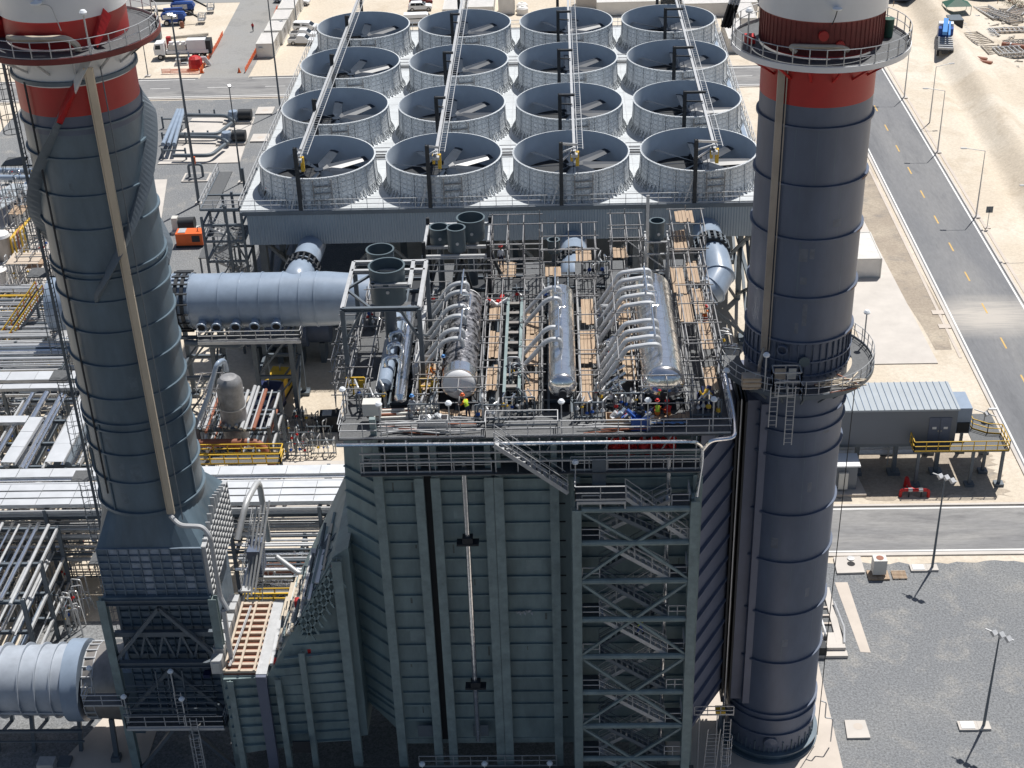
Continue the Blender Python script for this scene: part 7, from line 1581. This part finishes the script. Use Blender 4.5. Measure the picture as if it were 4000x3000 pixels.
# ---- pump skids on the slab at upper left
t = thing('pipe_bridge', 'low bridge of three pale blue pipes left of the pump slab', 'pipework', tuple(g(372, 290)))
for k in range(3):
    a, c = g(352+k*12, 312, 2.2), g(384+k*6, 238, 2.2); MB().tube([a, c], .32, 14).build('pipe', 'duct', t)
for k in range(3): a, c = g(400, 325-k*34, 1.6), g(350, 325-k*34, 1.6); MB().bar(a, c, .2).build('cross_beam', 'steel_d', t); MB().bar((a.x, a.y, 0), (a.x, a.y, 2), .25).build('leg', 'steel_d', t); MB().bar((c.x, c.y, 0), (c.x, c.y, 2), .25).build('leg', 'steel_d', t)
for i, (y, l_) in enumerate(((262, 'farther'), (308, 'nearer'))):
    t = thing('pump_set', '%s blue grey pump with looped suction pipes and dark motor on the white slab' % l_, 'pump', tuple(g(495, y)), 'pump sets on the white slab')
    dx = -14*i; Q = lambda x, yy, z=1.1: g(x+dx, yy+y-262, z)
    MB().bend([Q(378, 248), Q(490, 250), Q(506, 262), Q(506, 262, .5)], .3, 1.2, 12).build('suction_pipe', 'steel_d', t)
    MB().bend([Q(388, 290), Q(470, 290), Q(492, 272), Q(500, 266)], .3, 1.2, 12).build('discharge_pipe', 'steel_d', t)
    p = Q(506, 265, 0); MB().box(p.x-1.6, p.x+3.0, p.y-1.2, p.y+1.2, .16, .5).build('skid', 'conc_w', t); MB().tube([(p.x+.9, p.y, 1.4), (p.x+3.0, p.y, 1.4)], .85, 16).build('motor', 'dark', t); MB().lathe([(.9, .5), (1, 1.2), (.7, 2.0), (.01, 2.1)], p, 16).build('pump_casing', 'duct', t)
    for k in range(3): c = Q(400+k*32, 249, 0); MB().bar((c.x, c.y, .15), (c.x, c.y, 1.0), .25).build('support', 'steel_d', t)
q = g(425, 385); t = thing('valve_stand', 'small orange and grey valve stand on a white frame left of the lighting mast', 'valve stand', tuple(q)); b = MB().box(q.x-2, q.x+2, q.y-1.6, q.y+1.6, 0, .2); b.build('base_frame', 'conc_w', t); MB().box(q.x-1.7, q.x+1.7, q.y-1.3, q.y+1.3, .201, .25).build('gravel_fill', 'gravel', t)
MB().bend([(q.x-1, q.y, .2), (q.x-1, q.y, 2.2), (q.x+1, q.y, 2.2), (q.x+1, q.y, .2)], .2, .5, 10).build('pipe', 'steel_d', t); MB().tube([(q.x, q.y, 2.2), (q.x, q.y, 3.4)], .22, 10).build('actuator', 'orange', t)
t = thing('elevated_grating', 'flat grey grating platform beside the condenser access tower', 'platform', tuple(g(470, 500))); q = g(480, 620, 0)
MB().box(q.x-2, q.x+2, q.y-2, q.y+2, 5, 5.1).build('platform_deck', 'grate', t)
for sx in (-1.8, 1.8):
    for sy in (-1.8, 1.8): MB().bar((q.x+sx, q.y+sy, 0), (q.x+sx, q.y+sy, 5), .2).build('leg', 'steel_d', t)
# rubble heaps of dark soil by the slab
t = tag(MB().build('x', 'dirt'), None); bpy.data.objects.remove(t)
b = MB(); random.seed(8)
for k in range(14):
    p = g(random.uniform(590, 690), random.uniform(905, 935)); r_ = random.uniform(.5, 1.3); b.lathe([(r_, 0), (r_*.8, r_*.25), (r_*.4, r_*.45), (.01, r_*.5)], (p.x, p.y, 0), 9)
tag(b.build('soil_heaps', 'dirt'), 'low heaps of dark soil in the shadow behind the white slab', 'soil', kind='stuff')
# extra pipework hidden in the shade under the steam duct
for i, (x, y, l_) in enumerate(((600, 770, 'left trestle'), (650, 760, 'right trestle'))):
    p = g(x, y+70); t = thing('condensate_tank', 'long dark horizontal tank in the shade behind the %s of the steam duct' % l_, 'tank', (p.x, p.y+5, 0)); MB().tube([(p.x-4, p.y+6, 4), (p.x+3, p.y+6, 4)], 1.7, 24).build('tank_shell', 'stack', t)
    for s_ in (-3, 2): MB().box(p.x+s_-.3, p.x+s_+.3, p.y+4.8, p.y+7.2, 0, 2.6).build('saddle', 'steel_d', t)
# extra vertical tiers and clutter among the left racks, each a frame of its own
random.seed(55)
spots2 = [(15, 870), (55, 925), (120, 905), (90, 985), (165, 960), (30, 1010), (140, 1120), (60, 1130), (10, 1180), (100, 1210), (150, 1290), (75, 1290), (25, 840), (80, 815), (150, 800), (45, 595), (115, 595), (20, 430), (95, 420), (60, 470)]
nm4 = ['below the far left trays', 'between the two left trays', 'beside the wide ladder-side tray', 'near the shiny round pipes', 'under the ladder cage', 'where the left trays meet', 'below the nearest covered tray', 'below the farthest left beam', 'at the left edge, lower part', 'in the middle of the lower left rack', 'beside the striped shadow', 'near the low dark rack', 'left of the far trays', 'above the far trays', 'beside the fat pale vessel', 'by the timber platform', 'between timber platform and chimney', 'by the machine enclosure', 'right of the big pale pipes', 'beside the smallest cooler']
for i, (x, y) in enumerate(spots2): p = g(x, y, 3); manifold('tangle of thin pipes and valves '+nm4[i], p.x, p.y, 0, 4.2, 11, 5.5 if y < 1000 else 4, 200+i, 'x' if i % 2 else 'y', 'pipework', 'pipe_manifold', 'tangles of thin pipes on the left')

t = thing('rag', 'pale crumpled rag caught on a rib of the boiler wall', 'rag', (-3.1, 82.1, 18)); q = yp(1132, 1322, 82.1); b = MB(); random.seed(3)
for k in range(14):
    a = random.uniform(0, 6.3); p = Vector((q.x+random.uniform(-.45, .45), 82.08+random.uniform(-.1, .05), q.z+random.uniform(-.18, .18))); b.poly([p, p+Vector((.25*math.cos(a), -.08, .15*math.sin(a))), p+Vector((.22*math.cos(a+1.6), .05, .14*math.sin(a+1.6)))])
b.build('cloth', 'cl_grey', t, smooth=0)
for o in bpy.data.objects:
    if '_o' in o: del o['_o']
